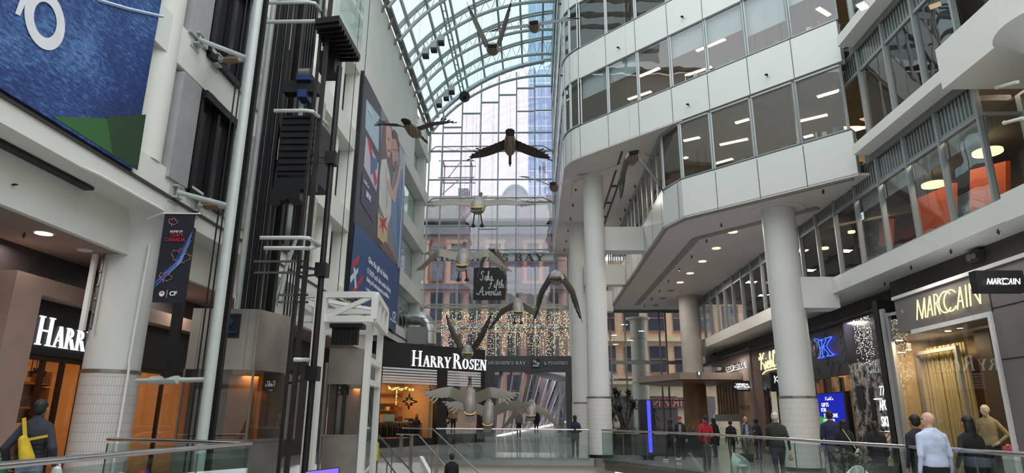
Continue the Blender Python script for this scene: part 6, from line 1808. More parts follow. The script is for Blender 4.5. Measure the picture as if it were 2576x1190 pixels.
# desk clutter on the office sills
def clutter(k, z, f0, label, seed, inset_=.35):
    rnd = random.Random(seed)
    x0, x1 = FX[k]+.1, FX[k+1]-.1
    t = thing('desk_items', label, 'desk items', (*fp(x0+f0*(x1-x0), -inset_), z))
    for i in range(4):
        x = x0+(f0+i*.14)*(x1-x0); p = fp(x, -inset_); h = rnd.uniform(.08, .3)
        link('desk_item', MB().box(p[0]-.06, p[0]+.06, p[1]-.06, p[1]+.06, z, z+h), (DARK, mat('item_red', (150, 50, 50)), WHITE, mat('item_blue', (90, 120, 140)))[rnd.randrange(4)], t)
    link('desk', MB().bar((*fp(x0, -.45), z-.04), (*fp(x1, -.45), z-.04), .6, .05), mat('desk_grey', (130, 128, 122), .5), t)
clutter(1, 14.9, .4, 'dark objects on the sill behind the second pane of the middle office row', 1)
clutter(3, 14.9, .3, 'row of small boxes behind the fourth pane of the middle office row', 2)
clutter(4, 14.9, .1, 'papers on the desk behind the fifth pane of the middle office row', 3)
clutter(5, 14.9, .5, 'pale box and lamp behind the sixth pane of the middle office row', 4)
clutter(6, 14.9, .3, 'dark chair backs behind the last pane of the middle office row', 5)
clutter(6, 10.85, .2, 'jumble of small ornaments on the sill of the lowest office row', 6)
clutter(5, 10.85, .5, 'red and white items behind the dark pane of the lowest office row', 7)
clutter(4, 10.85, .6, 'pale grey box on the sill of the lowest office row', 8)
bush(*fp(6.0, -.5), 10.8, .1, .4, 60, 'small green plant in the corner pane of the lowest office row', 51, name='sill_plant', c=mat('leaf_green', (84, 120, 60), .5), ls=.1)
bush(*fp(6.55, -.5), 10.8, .12, .9, 90, 'tall thin plant by the second mullion of the lowest office row', 52, name='sill_plant', c=mat('leaf_green', (0, 0, 0)), ls=.1)
# downlights and sprinklers of the low soffit
for i, (px, py) in enumerate(((1843, 583), (1802, 624), (1767, 657), (1736, 687), (1711, 710), (1688, 731), (1667, 750), (1649, 768))):
    p = onZ(px, py, 9.12); lit = i < 5
    single('downlight', MB().lathe((p.x, p.y, 9.09), [(.19, 0), (.19, .04)], 20), emit('downlight_glow', (255, 196, 170), 1.5) if lit else mat('lamp_off', (120, 112, 106), .5), ('glowing' if lit else 'unlit')+' round downlight in the low soffit, '+('nearest', 'second', 'third', 'fourth', 'fifth', 'sixth', 'seventh', 'farthest')[i]+' of the line', 'downlight', 'line of downlights in the low soffit')
def hook(p, label, group, s=1., up=(0, 0, -1)):
    u = V(up)
    m = MB().tube([p, p+u*.07*s], .016*s, 6).lathe(p+u*.07*s, [(.04*s, 0), (.045*s, .012*s)], 8)
    if abs(u.z) > .5: m.ball(p+u*.1*s, .025*s, n=6, m=4)
    tag(link('sprinkler_head', m, DARK), label, 'sprinkler', group)
for i, (px, py) in enumerate(((1814, 562), (1777, 602), (1740, 642), (1709, 675), (1681, 704), (1659, 729), (1639, 749), (1621, 768), (2070, 477))):
    hook(onZ(px, py, 9.12), 'small dark sprinkler head under the low soffit', 'sprinkler heads of the low soffit', 1.3)
for i, (px, py) in enumerate(((1448, 473), (1441, 513), (1435, 547), (1429, 577), (1424, 604), (1420, 626), (1597, 465), (1585, 500), (1572, 525), (1561, 548))):
    hook(onZ(px, py, 13.16), 'small dark sprinkler head under the high soffit', 'sprinkler heads of the high soffit', 1.4)
for i, (px, py) in enumerate(((1545, 468), (1531, 510), (1520, 545))):
    p = onZ(px, py, 13.16); single('recessed_speaker', MB().lathe((p.x, p.y, 13.13), [(.16, 0), (.16, .03)], 16), DARK, 'round black recess in the high soffit, %s one' % ('nearest', 'middle', 'farthest')[i], 'speaker', 'black recesses of the high soffit')
for i, (px, py) in enumerate(((2225, 710), (2291, 668), (2391, 627), (2510, 577))):
    hook(onZ(px, py, 5.9), 'small sprinkler head under the right slab edge', 'sprinkler heads of the right slab edge', 1.)
for i, (px, py) in enumerate(((48, 367), (30, 465), (62, 585))):
    p = onX(px, py, -8.87) if i < 2 else onZ(px, py, 5.0)
    hook(p, 'small nozzle on the left soffit', 'nozzles of the left soffit', .9, (1, 0, 0) if i < 2 else (0, 0, -1))
for i, (px, py) in enumerate(((1719, 45), (1558, 122), (1931, 191), (1733, 265), (1424, 12), (1425, 192), (1641, 751))[:6]):
    p = onD(px, py, 30) if i < 4 else V((1.42, 29.6, onY(px, py, 29.6).z))
    hook(p, 'small dark nozzle sticking out of the white office facade', 'nozzles on the office facade', 1.5, (-.7, -.7, 0))
# lounge behind the right glass wall
ORG = mat('orange_partition', (214, 96, 40), .55)
def lounge_panel(px, X, label, m=ORG, th=.12, cat='partition', name='partition_wall'):
    pts = [onX(*q, X) for q in px]
    return single(name, MB().slab([(X, p.y, max(p.z, 6.47)) for p in pts], (th, 0, 0)), m, label, cat)
lounge_panel([(2210, 620), (2240, 620), (2240, 550), (2212, 560)], 12.2, 'narrow orange partition behind the plant in the lounge')
lounge_panel([(2305, 620), (2398, 580), (2398, 460), (2305, 500)], 12.0, 'large orange partition at the middle of the lounge')
lounge_panel([(2440, 540), (2530, 500), (2530, 405), (2440, 428)], 12.0, 'tall orange partition nearest the corner of the lounge')
lounge_panel([(2260, 610), (2320, 600), (2320, 570), (2260, 575)], 12.6, 'dark red low sofa wall in the lounge', mat('dark_red', (120, 50, 40), .7))
for i, (px, py, r, c) in enumerate(((2349, 464, .36, 1), (2484, 382, .38, 1), (2142, 583, .14, 0), (2075, 624, .16, 0), (2290, 425, .09, 0))):
    p = onZ(px, py, 9.15)
    t = thing('pendant_lamp', ('large glowing disc lamp in the middle of the lounge', 'large glowing disc lamp near the lounge corner', 'small round ceiling lamp over the exit end of the lounge', 'small round lamp in the far part of the lounge', 'small lamp behind the large disc lamp')[i], 'lamp', (p.x, p.y, 9.05))
    link('disc', MB().lathe((p.x, p.y, 9.1), [(r, 0), (r, .08)], 28), emit('disc_glow', (255, 226, 170), 1.8), t)
    link('stem', MB().tube([(p.x, p.y, 9.18), (p.x, p.y, 9.64)], .02, 6), DARKM, t)
for i, (a, b) in enumerate((((2186, 212), (2283, 182)), ((2470, 44), (2500, 32)), ((2164, 8), (2176, 18)))):
    strip_light(a, b, 13.3, 'warm fluorescent strip behind the upper right glass wall, '+('long one', 'one by the corner', 'one at the top edge')[i], .2)
area((11.6, 16.8, 9.5), .6, 150, (255, 226, 196), sy=5); area((13, 24, 9.4), 1.5, 30, (255, 226, 196), sy=8); area((13, 17, 13.2), 1.5, 40, (255, 226, 196), sy=5)
p = onX(2195, 640, 11.6)
t = bush(11.5, p.y, 7.0, .35, 1.1, 130, 'potted fig plant behind the glass of the lounge', 60, name='potted_plant', ls=.2)
link('pot', MB().lathe((11.5, p.y, 6.46), [(.2, 0), (.26, .55)], 16), mat('pot_grey', (110, 108, 104), .6), t)
for i, (a, b) in enumerate((((2508, 220), (2560, 206)), ((2527, 309), (2576, 297)))):
    A_, B_ = onY(*a, 13.4), onY(*b, 12.0)
    single('wall_pipe', MB().tube([A_, B_], .035, 8).ball(A_, .05, n=8, m=6), WHITE, ('upper', 'lower')[i]+' short white pipe fixed beside the far right column', 'pipe')
# vertical hanging wires of the atrium near the billboard
m = MB()
for px, py, Y in ((868, 500, 20), (893, 500, 20.5)):
    p = onY(px, py, Y); m.tube([(p.x, p.y, 5.2), (p.x, p.y, 17)], .012, 4)
link('rope', m, DARKM, wf)

# ================================================================ flying geese
def goosemat(name, c1, c2, sc, ax=0):
    m, nt, out = base(name)
    L = nt.links.new
    tc = nd(nt, 'TexCoord'); wv = nd(nt, 'TexWave'); wv.inputs['Scale'].default_value = sc; wv.inputs['Distortion'].default_value = 6; wv.inputs['Detail'].default_value = 3
    wv.bands_direction = 'X' if ax == 0 else 'Y'
    r = nd(nt, 'ValToRGB'); r.color_ramp.elements[0].color = (*lin(c1), 1); r.color_ramp.elements[1].color = (*lin(c2), 1)
    p = nd(nt, 'BsdfPrincipled'); p.inputs['Roughness'].default_value = .38
    L(tc.outputs['Object'], wv.inputs[0]); L(wv.outputs[0], r.inputs[0]); L(r.outputs[0], p.inputs['Base Color']); L(p.outputs[0], out.inputs[0])
    return m
WING = goosemat('wing_feathers', (26, 22, 20), (50, 42, 37), 9.)
WINGL = goosemat('wing_feathers_pale', (84, 80, 68), (106, 101, 86), 9.)
BODY = goosemat('breast_feathers', (84, 68, 55), (122, 104, 86), 4.)
RUMP = mat('rump_pale', (122, 116, 108), .28, var=.2, scale=4)
NECK = mat('neck_black', (34, 28, 26), .35)
GOLD = mat('gold_band', (186, 160, 84), .35, .3)
def goose(px, py, Y, yaw, pitch, ain, aout, s=1., feet=False, band=False, roll=0., asym=0., pale=False, label='', sweep=.0, neck=1., twist=10, cd_=.27):
    """heading +Y in its own space; wings rise by ain then aout degrees"""
    tw = math.radians(twist)
    c = onY(px, py, Y)
    t = thing('flying_goose', label, 'goose sculpture', tuple(c), 'flying geese sculptures under the glass vault')
    R = Euler((math.radians(pitch), math.radians(roll), math.radians(yaw)), 'XYZ').to_matrix()
    def Q(m):
        m.v = [tuple(c+R@(V(v)*s)) for v in m.v]; return m
    prof = [(-.46, .05, .02, .0), (-.36, .10, .05, .0), (-.22, .135, .12, -.01), (-.05, .155, .155, -.02), (.12, .15, .15, -.01), (.26, .11, .115, .01), (.36, .065, .07, .03)]
    def bl(pr, n=14): return [[V((w_*math.cos(2*math.pi*k/n), y, z+h_*math.sin(2*math.pi*k/n))) for k in range(n)] for y, w_, h_, z in pr]
    link('body', Q(MB().rings(bl(prof[1:]))), BODY, t)
    link('back', Q(MB().rings([[V((w_*1.04*math.cos(a), y, z+h_*1.06*math.sin(a))) for a in [math.pi*(.02+.96*k/9) for k in range(10)]] for y, w_, h_, z in prof[1:-1]])), RUMP, t)
    link('tail', Q(MB().rings([[V((-.05, -.56, .03)), V((.05, -.56, .03)), V((.05, -.56, .04)), V((-.05, -.56, .04))], [V((-.115, -.50, .02)), V((.115, -.50, .02)), V((.115, -.50, .04)), V((-.115, -.50, .04))], [V((-.10, -.34, -.02)), V((.10, -.34, -.02)), V((.10, -.34, .06)), V((-.10, -.34, .06))]])), DARK if not band else WING, t)
    if band: link('tail_band', Q(MB().tube([V((.125*math.cos(a), -.33-.07*math.sin(a), .075)) for a in [math.pi*k/10 for k in range(11)]], .018, 6)), GOLD, t)
    link('neck', Q(MB().tube([(0, .30, .02), (0, .42, .05), (0, .42+.16*neck, .055), (0, .42+.27*neck, .06)], [.075, .042, .034, .036], 10).ball((0, .42+.31*neck, .065), .042, .07, .04, 10, 8)), NECK, t)
    link('bill', Q(MB().tube([(0, .42+.36*neck, .06), (0, .42+.44*neck, .05)], [.024, .01], 8)), mat('bill_black', (26, 24, 24), .3), t)
    for sd in (-1, 1):
        a1, a2 = ain+sd*asym, aout+sd*asym
        r1, r2 = math.radians(a1), math.radians(a2)
        sh = V((sd*.11, .05, .05)); wr = sh+V((sd*math.cos(r1)*.42, .04, math.sin(r1)*.42)); tp = wr+V((sd*math.cos(r2)*.58, -.12-sweep, math.sin(r2)*.58))
        st_ = []
        for i in range(19):
            f = i/18
            p = sh.lerp(wr, f/.42) if f < .42 else wr.lerp(tp, (f-.42)/.58)
            a = r1 if f < .36 else (r2 if f > .5 else (r1+r2)/2)
            ch = cd_*(1-.15*f) if f < .55 else cd_*.92*(1-((f-.55)/.45)**1.5*.72)
            th = .03*(1-f*.8)
            up = V((-sd*math.sin(a), 0, math.cos(a)))
            cv = V((0, math.cos(tw), 0))+up*math.sin(tw)
            le = p+cv*(ch*.42); te = p-cv*(ch*.58+(.018 if i % 2 else 0))
            st_.append([le, p+cv*(ch*.12)+up*th, te+up*th*.2, te-up*.004, p+cv*(ch*.1)-up*th*.5])
        m = MB().rings(st_)
        out_d = (tp-wr).normalized()
        for k in range(5):
            b = tp-V((0, -.05+.05*k, 0))-out_d*(.06*k)
            m.bar(b-out_d*.05, b+out_d*(.11-.012*k)-V((0, .03*k, 0)), .034, .01, up=(-sd*math.sin(r2), 0, math.cos(r2)))
        link('wing', Q(m), WINGL if pale else WING, t)
    if feet:
        m = MB()
        for sd in (-1, 1):
            m.tube([(sd*.06, -.2, -.1), (sd*.09, -.27, -.28)], .014, 6)
            m.slab([(sd*.09, -.27, -.27), (sd*.09-.055, -.30, -.36), (sd*.09, -.31, -.38), (sd*.09+.055, -.30, -.36)], (0, .012, 0))
        link('feet', Q(m), NECK, t)
    top = c+R@(V((0, 0, .14))*s)
    link('suspension_wire', MB().tube([top, (top.x, top.y, 24.5 if top.x > -7 else 22)], .003, 3), STEELD, t)
    return t
goose(1240, 122, 15.5, 0, 26, 68, 68, 1.15, roll=-4, label='goose with both wings raised in a V, highest of the flock', neck=.6, twist=26)
goose(1344, 66, 16.8, -4, 24, 3, -4, 1.15, roll=-6, label='goose with wings spread flat, crossing the office corner at the top', neck=.5, twist=26)
goose(1040, 328, 16, -16, -4, 22, -2, 1.05, roll=6, label='goose gliding in front of the tall billboard')
goose(1283, 366, 16.5, 2, -20, -24, -34, 1.08, twist=-4, cd_=.34, label='dark goose seen from below with drooping wings, centre of the end glazing')
goose(1394, 470, 19, -6, 8, 26, 14, .95, label='goose with slim pale wings before the edge of the office block', pale=True)
goose(1590, 398, 15, -4, 8, -62, -72, 1.05, label='goose with wings hanging down near the tall column capital', roll=-12, twist=26)
goose(1203, 518, 13.5, 0, 34, 4, -4, 1.05, feet=True, band=True, pale=True, label='goose with long level pale wings and lowered feet at the second truss')
goose(1165, 652, 15, 2, 44, 12, -40, 1.1, feet=True, band=True, pale=True, label='pale landing goose overlapping the start of the dark serif sign', neck=.5)
goose(1238, 632, 19, 0, 12, -60, -78, 1.0, label='goose with folded-down wings above the square black script sign', twist=26)
goose(1400, 698, 14.5, -4, 18, -58, -74, 1.08, feet=False, label='goose with long drooping wings right of the square script sign', twist=26)
goose(1303, 772, 18, 4, 40, -36, -56, 1.0, band=True, feet=True, label='goose diving over the light curtain', neck=.5)
goose(1176, 886, 17.5, 6, 20, 58, 68, 1.05, band=True, label='goose with raised wings in front of the lit corner shop sign', twist=26)
goose(1182, 1008, 15, 8, 62, 34, 6, .95, band=True, pale=True, label='greenish goose with arched wings before the narrower shop window', neck=.4)
goose(1229, 1040, 17, 0, 58, 30, 20, 1.0, band=True, pale=True, neck=.3, label='lowest goose, just above the long handrail')
goose(1336, 1030, 19, 0, 40, -34, -50, .95, band=True, pale=True, neck=.4, label='goose with drooping wings in front of the bridge walkers')

# area lamps added under soffits and ceilings to brighten the lower walkways
def spot(x, y, z, e, col=(255, 243, 234)):
    e = e*.55
    d = bpy.data.lights.new('soffit_fill_lamp', 'AREA'); d.energy = e; d.size = .5; d.color = lin(col)
    o = bpy.data.objects.new('soffit_fill_lamp', d); o.location = (x, y, z); COL.objects.link(o)
for x, y, z, e in ((8.2, 25.5, 9.0, 120), (7.2, 29, 9.0, 120), (9.2, 29, 9.0, 120), (7.2, 33, 9.0, 120), (9.2, 36, 9.0, 110), (7.2, 40, 9.0, 110), (10.6, 31, 5.05, 50), (10.6, 37, 5.05, 50), (10.9, 24, 5.05, 60), (9.4, 16, 5.7, 70), (8.6, 11, 5.7, 70), (-9.8, 9, 4.9, 50), (-10.1, 12.2, 4.9, 30), (-9.8, 18, 4.9, 50), (3.4, 33, 13, 200), (3.4, 40, 13, 200)): spot(x, y, z, e)
# ================================================================ people
SKINS = {'light': mat('skin_light', (206, 164, 142), .55, var=.03), 'mid': mat('skin_mid', (168, 120, 94), .55, var=.03), 'dark': mat('skin_dark', (70, 48, 38), .5, var=.03), 'man': mat('mannequin_white', (226, 214, 196), .35, var=.01)}
def cloth(c): return mat('cloth_%d_%d_%d' % c, c, .85, var=.12, scale=9, bump=.25, bscale=26)
def fingers(m, wrist, d, side_v, palm_n, s=1., curl=.5):
    """palm with four bent fingers and a thumb leaving its side; all in person space"""
    d, sv, pn = V(d).normalized(), V(side_v).normalized(), V(palm_n).normalized()
    w_ = V(wrist)
    m.cap(w_, w_+d*.045*s, .026*s, .032*s, 8, .7)
    m.cap(w_+d*.03*s, w_+d*.085*s, .036*s, .036*s, 8, .6)
    for k, L in enumerate((.070, .080, .075, .058)):
        o = w_+d*.088*s+sv*((k-1.5)*.0185*s)
        a = o+(d*math.cos(curl*.6)+pn*math.sin(curl*.6))*L*.5*s
        b = a+(d*math.cos(curl*1.6)+pn*math.sin(curl*1.6))*L*.5*s
        m.cap(o, a, .0095*s, .0088*s, 6); m.cap(a, b, .0088*s, .0078*s, 6)
    o = w_+d*.03*s-sv*.03*s
    a = o+(d*.6-sv*.7+pn*.3)*.038*s; b = a+(d*.8-sv*.2+pn*.5)*.03*s
    m.cap(o, a, .012*s, .011*s, 6); m.cap(a, b, .011*s, .009*s, 6)
def person(label, x, y, z, h, face, skin='light', top=(40, 40, 46), bot=(36, 38, 46), shoe=(30, 30, 30), hair=(30, 24, 22), style='short', arms=('down', 'down'),
           stride=0., lean=0., puff=0., coat=0., head_turn=0., head_tilt=0., cap=None, build=1., near=True, sleeves=True, legs='trousers', name='person', open_front=None, group=None, headscarf=None):
    k = h/1.75
    t = thing(name, label, 'mannequin' if name == 'mannequin' else 'person', (x, y, z), group, rz=math.radians(face))
    B = build
    hipz, shz = .92*k, 1.42*k
    ln = math.radians(lean)
    def up(p):      # lean of everything above the hips, forward is +Y
        p = V(p)
        if p.z > hipz:
            q = p-V((0, 0, hipz)); p = V((q.x, q.y*math.cos(ln)+q.z*math.sin(ln), q.z*math.cos(ln)-q.y*math.sin(ln)))+V((0, 0, hipz))
        return p
    vox = .014 if near else .022
    sk = MB()
    hc = up((0, .02*k, 1.622*k))
    ht = Matrix.Rotation(math.radians(head_turn), 3, 'Z')@Matrix.Rotation(-math.radians(head_tilt), 3, 'X')
    def hd(v): return hc+ht@(V(v)*k*1.07)
    # head: cranium, jaw, nose, lips, ears, neck
    hm = MB().ball((0, -.008, .022), .076, .096, .092, 16, 12).cap((0, .018, -.02), (0, .036, -.075), .066, .042, 12).cap((0, .088, .012), (0, .106, -.018), .009, .014, 8)
    hm.cap((-.02, .088, -.052), (.02, .088, -.052), .009, .009, 6).cap((-.03, .078, .034), (.03, .078, .034), .012, .012, 6)
    for sd in (-1, 1): hm.cap((sd*.076, -.004, .015), (sd*.078, -.006, -.02), .014, .01, 6).cap((sd*.04, .05, -.01), (sd*.045, .03, -.05), .03, .025, 8)
    hm.v = [tuple(hd(v)) for v in hm.v]
    sk.add(hm.v, hm.f)
    sk.cap(up((0, 0, 1.42*k)), hd((0, -.012, -.06)), .056*k, .05*k, 10)
    arm_c = MB(); skin_arm = []
    for sd, ps in ((-1, arms[0]), (1, arms[1])):
        sh = up((sd*.168*k*B, 0, shz-.055*k))
        arm_c.cap(up((sd*.05*k, -.005*k, 1.455*k)), sh+V((0, 0, .012*k)), (.046+.012*puff)*k, (.05+.016*puff)*k, 10)
        P = {'down': ((.05, -.03, -.28), (.02, .05, -.25)), 'back': ((.06, -.12, -.26), (.02, .0, -.26)), 'fwd': ((.03, .08, -.27), (.0, .17, -.18)), 'lean': ((.08, .10, -.26), (-.12, .22, -.04)), 'phone': ((.02, .14, -.24), (-.09, .0, .27)),
             'hold': ((.04, .02, -.28), (-.10, .2, .03)), 'hip': ((.16, -.06, -.24), (-.12, .12, -.14)), 'pocket': ((.10, -.04, -.27), (-.06, .1, -.2)), 'back_bend': ((.13, -.10, -.25), (.0, .12, -.2))}[ps]
        e = sh+V((sd*P[0][0], P[0][1], P[0][2]))*k; w_ = e+V((sd*P[1][0], P[1][1], P[1][2]))*k
        arm_c.cap(sh, e, (.053+.02*puff)*k*B, (.045+.018*puff)*k*B, 10)
        d = (w_-e).normalized()
        hand_d = d
        if ps == 'lean': hand_d = V((-sd*.8, .5, .1)).normalized()
        if sleeves: arm_c.cap(e, w_, (.043+.018*puff)*k, (.032+.014*puff)*k, 10)
        else: sk.cap(e, w_, .04*k, .026*k, 10)
        if not sleeves: sk.cap(e-(e-sh)*.3, e, .042*k, .04*k, 8)
        sv = V((0, 1, 0)) if abs(d.z) > .6 else V((0, 0, 1))
        pn = V((-sd, 0, 0)) if abs(d.z) > .6 else V((0, 0, -1))
        fingers(sk, w_+hand_d*.005, hand_d, sv*-1 if abs(d.z) > .6 else sv, pn, k, .55 if ps in ('down', 'back', 'fwd', 'hip') else 1.0)
        t['hand_%s' % ('l' if sd < 0 else 'r')] = [w_.x, w_.y, w_.z]
    body = link('body', sk, SKINS[skin], t, local=True, remesh=.0075 if near else .012)
    # torso garment
    def ring(zz, rx_, ry_, yo=0., n=18, sq=.85):
        out = []
        for i in range(n):
            a = 2*math.pi*i/n; ca, sa = math.cos(a), math.sin(a)
            out.append(up((math.copysign(abs(ca)**sq, ca)*rx_*k*B, math.copysign(abs(sa)**sq, sa)*ry_*k*B+yo*k, zz*k)))
        return out
    pf = .025*puff
    hem = .90-coat
    g = MB()
    rs = [ring(hem, .165+pf+coat*.12, .115+pf+coat*.08), ring(.98, .165+pf, .115+pf), ring(1.10, .152+pf, .108+pf), ring(1.25, .178+pf, .12+pf), ring(1.36, .178+pf, .112+pf), ring(1.43, .15+pf*.6, .09+pf*.6, -.005), ring(1.465, .10+pf*.4, .075+pf*.4, -.01), ring(1.505, .064+pf*.3, .062+pf*.3, -.008)]+([ring(1.545, .066, .066, -.002)] if puff > .3 else [])+[]
    if hem > .97: rs.pop(1)
    g.rings(rs); g.add(arm_c.v, arm_c.f)
    upper = link('jacket' if puff or coat or sleeves else 'shirt', g, cloth(top), t, local=True, remesh=vox)
    if open_front:
        m = MB().rings([[up((-.05*k, .118*k, 1.0*k)), up((.05*k, .118*k, 1.0*k)), up((.05*k, .13*k, 1.0*k)), up((-.05*k, .13*k, 1.0*k))], [up((-.06*k, .10*k, 1.42*k)), up((.06*k, .10*k, 1.42*k)), up((.06*k, .118*k, 1.42*k)), up((-.06*k, .118*k, 1.42*k))]])
        link('shirt_front', m, cloth(open_front), t, local=True)
    # legs
    L = MB(); F_ = MB()
    L.rings([ring(.80, .155, .11), ring(.90, .16, .112), ring(1.0, .15, .104)])
    for sd in (-1, 1):
        s_ = sd*stride
        hp = V((sd*.085*k*B, 0, .88*k)); kn = V((sd*.09*k, .06*k+.20*s_*k, .49*k)); an = V((sd*.09*k, .30*s_*k if s_ > 0 else .42*s_*k, .10*k+(.05*k if s_ < -.4 else 0)))
        if not stride: kn.y = .02*k; an.y = -.01*k
        L.cap(hp, kn, .092*k*B, .064*k, 12); L.cap(kn, an, .06*k, .046*k, 12)
        if legs == 'wide': L.cap(kn, an-V((0, 0, .02*k)), .075*k, .085*k, 12)
        ft = an+V((0, .0, -.055*k))
        F_.cap(ft+V((0, -.03*k, -.005*k)), ft+V((0, .14*k, -.012*k)), .038*k, .034*k, 10, .9); F_.cap(ft+V((0, -.03*k, 0)), ft+V((0, -.02*k, .05*k)), .036*k, .036*k, 8)
    link('trousers', L, cloth(bot), t, local=True, remesh=vox)
    link('shoes', F_, mat('shoe_%d_%d_%d' % shoe, shoe, .5), t, local=True, remesh=.012)
    # hair / hats / eyes
    HM = mat('hair_%d_%d_%d' % hair, hair, .6, var=.25, scale=30)
    hr = MB()
    def hb(c, a, b_, c2, n=14, m_=10): q = MB().ball(c, a, b_, c2, n, m_); q.v = [tuple(hd(v)) for v in q.v]; hr.add(q.v, q.f)
    if style in ('short', 'long', 'pony', 'bun'):
        hb((0, -.022, .040), .083, .096, .088); hb((0, -.045, .0), .078, .07, .08)
    if style == 'long': hb((0, -.06, -.08), .09, .055, .16); hb((0, -.075, -.2), .085, .045, .12)
    if style == 'pony': hb((0, -.12, -.02), .035, .04, .05); hb((0, -.14, -.14), .03, .03, .12)
    if style == 'fringe': hb((0, -.045, -.01), .078, .062, .06); [hb((sd*.065, -.02, .0), .018, .04, .035) for sd in (-1, 1)]
    if hr.v: link('hair', hr, HM, t, local=True, remesh=.012)
    if headscarf:
        q = MB().ball((0, -.015, .03), .092, .108, .1, 14, 10).ball((0, 0, -.08), .1, .1, .07, 14, 8); q.v = [tuple(hd(v)) for v in q.v]
        q2 = MB(); q2.add(q.v, q.f); link('hood', q2, cloth(headscarf), t, local=True, remesh=.014) if face > 90 or True else None
    if cap:
        q = MB().ball((0, -.008, .055), .084, .1, .075, 16, 8).slab([(-.06, .07, .06), (.06, .07, .06), (.05, .16, .045), (0, .175, .04), (-.05, .16, .045)], (0, 0, .012)); q.v = [tuple(hd(v)) for v in q.v]
        link('cap', q, cloth(cap), t, local=True)
    if name == 'person' and near:
        q = MB(); q2 = MB()
        for sd in (-1, 1):
            q.ball(hd((sd*.03, .084, .014)), .011*k, n=8, m=6); q2.cap(hd((sd*.018, .088, .034)), hd((sd*.044, .082, .036)), .005*k, .004*k, 6)
        link('eyes', q, mat('eye_dark', (50, 40, 36), .2), t, local=True); link('eyebrows', q2, HM, t, local=True)
    return t
def extra(t, name, mb, m, rem=0, lab=None):
    o = link(name, mb, m, t, local=True, remesh=rem)
    if lab: o['label'] = lab
    return o
def held(t, name, label, cat, mb, m, rem=0, parts=()):
    """a thing carried by a person: stays its own top-level object"""
    R = Matrix.Rotation(t.rotation_euler.z, 4, 'Z'); R.translation = V(t.location)
    mb.xf(R)
    e = thing(name, label, cat, tuple(sum((V(v) for v in mb.v), V((0, 0, 0)))/len(mb.v)))
    link(parts[0] if parts else 'bag', mb, m, e, remesh=rem)
    for nm, m2, mm in parts[1:]:
        m2.xf(R); link(nm, m2, mm, e)
    return e
def hand(t, s): v = t['hand_'+s]; return V(v)
PH = mat('phone_black', (20, 20, 24), .15)
# left: man with yellow sling pack
t = person('man in a dark puffer jacket with a yellow sling pack by the left shop', -7.15, 9.5, 0, 1.84, 12, 'mid', (46, 48, 58), (118, 136, 164), hair=(22, 20, 20), puff=.8, arms=('back_bend', 'back_bend'), build=.94)
m = MB()
for q in range(7): m.tube([V((.2*math.cos(a), .135*math.sin(a)-.0, .98+q*.062)) for a in [math.pi*(1.1+.8*i/10) for i in range(11)]], .006, 4)
extra(t, 'quilting', m, cloth((30, 31, 40)))
held(t, 'sling_bag', 'mustard yellow sling pack on the back of the man in the puffer jacket', 'bag', MB().cap((.08, -.27, 1.04), (-.01, -.26, 1.27), .12, .085, 14, .7), cloth((196, 164, 38)), .012,
     ('pouch', ('strap', MB().bar((-.02, -.21, 1.3), (-.14, -.1, 1.58), .05, .012, up=(0, 1, 0)).bar((-.02, -.24, 1.28), (.24, -.17, 1.34), .035, .012, up=(0, 1, 0)), cloth((196, 164, 38)))))
held(t, 'shopping_bag', 'bright green shopping bag at the left edge beside the man in the puffer jacket', 'bag', MB().cap((-.42, .05, .68), (-.40, .05, .9), .17, .12, 12, .8), cloth((34, 120, 62)), .012, ('sack', ('handle', MB().tube([(-.48, .05, 1.0), (-.34, .03, 1.1), (-.28, .05, 1.0)], .012, 6), cloth((34, 120, 62)))))
held(t, 'shopping_bag', 'crumpled white plastic bag in the right hand of the man in the puffer jacket', 'bag', MB().cap((.36, .05, .62), (.34, .05, .86), .13, .07, 10, .8), mat('plastic_white', (216, 216, 220), .35, bump=.5), .012, ('sack', ('handle', MB().tube([(.3, .05, .92), (.32, .02, 1.02), (.38, .05, .92)], .01, 6), mat('plastic_white', (0, 0, 0)))))
# man on the stairs
person('bald-topped man in a black T-shirt on the stairs, seen from behind', -2.72, 22.3, -1.24, 1.76, 8, 'light', (22, 22, 24), (50, 52, 60), hair=(30, 26, 24), style='short', sleeves=False, arms=('fwd', 'fwd'))
# man at the rail
t = person('man in a navy jacket and black cap leaning on the central handrail', 1.72, 29.72, 0, 1.78, 176, 'dark', (34, 42, 66), (52, 62, 82), shoe=(20, 20, 20), style='none', arms=('lean', 'lean'), puff=.5, coat=.12, cap=(16, 16, 18), head_tilt=20, lean=8)
h_ = (hand(t, 'l')+hand(t, 'r'))/2
held(t, 'mobile_phone', 'phone in the hands of the man in the navy jacket', 'phone', MB().box(h_.x-.04, h_.x+.04, h_.y+.1, h_.y+.11, h_.z, h_.z+.13), PH, 0, ('case', ('glass_face', MB().box(h_.x-.035, h_.x+.035, h_.y+.095, h_.y+.1, h_.z+.01, h_.z+.12), PH)))
# bridge walkers
person('walker in a grey top and black trousers entering the bridge, seen from behind', -1.05, 42.7, .46, 1.72, 5, 'mid', (96, 92, 92), (20, 20, 24), hair=(20, 18, 18), style='long', near=False, stride=.3)
person('walker in a black coat coming over the bridge', .05, 46.2, .62, 1.68, 180, 'light', (24, 22, 24), (28, 26, 28), hair=(60, 40, 34), coat=.25, near=False, stride=.3, style='short')
t = person('blonde walker in a long beige coat and red scarf on the bridge', 1.75, 47.2, .66, 1.72, 180, 'light', (188, 176, 172), (150, 118, 84), hair=(206, 176, 130), coat=.42, near=False, stride=.3, arms=('pocket', 'pocket'), legs='wide')
extra(t, 'scarf', MB().tube([(.1*math.cos(a), .02+.1*math.sin(a), 1.44) for a in [.7*i for i in range(9)]], .04, 8).cap((0, .13, 1.4), (.0, .14, 1.2), .06, .05), cloth((176, 52, 64)))
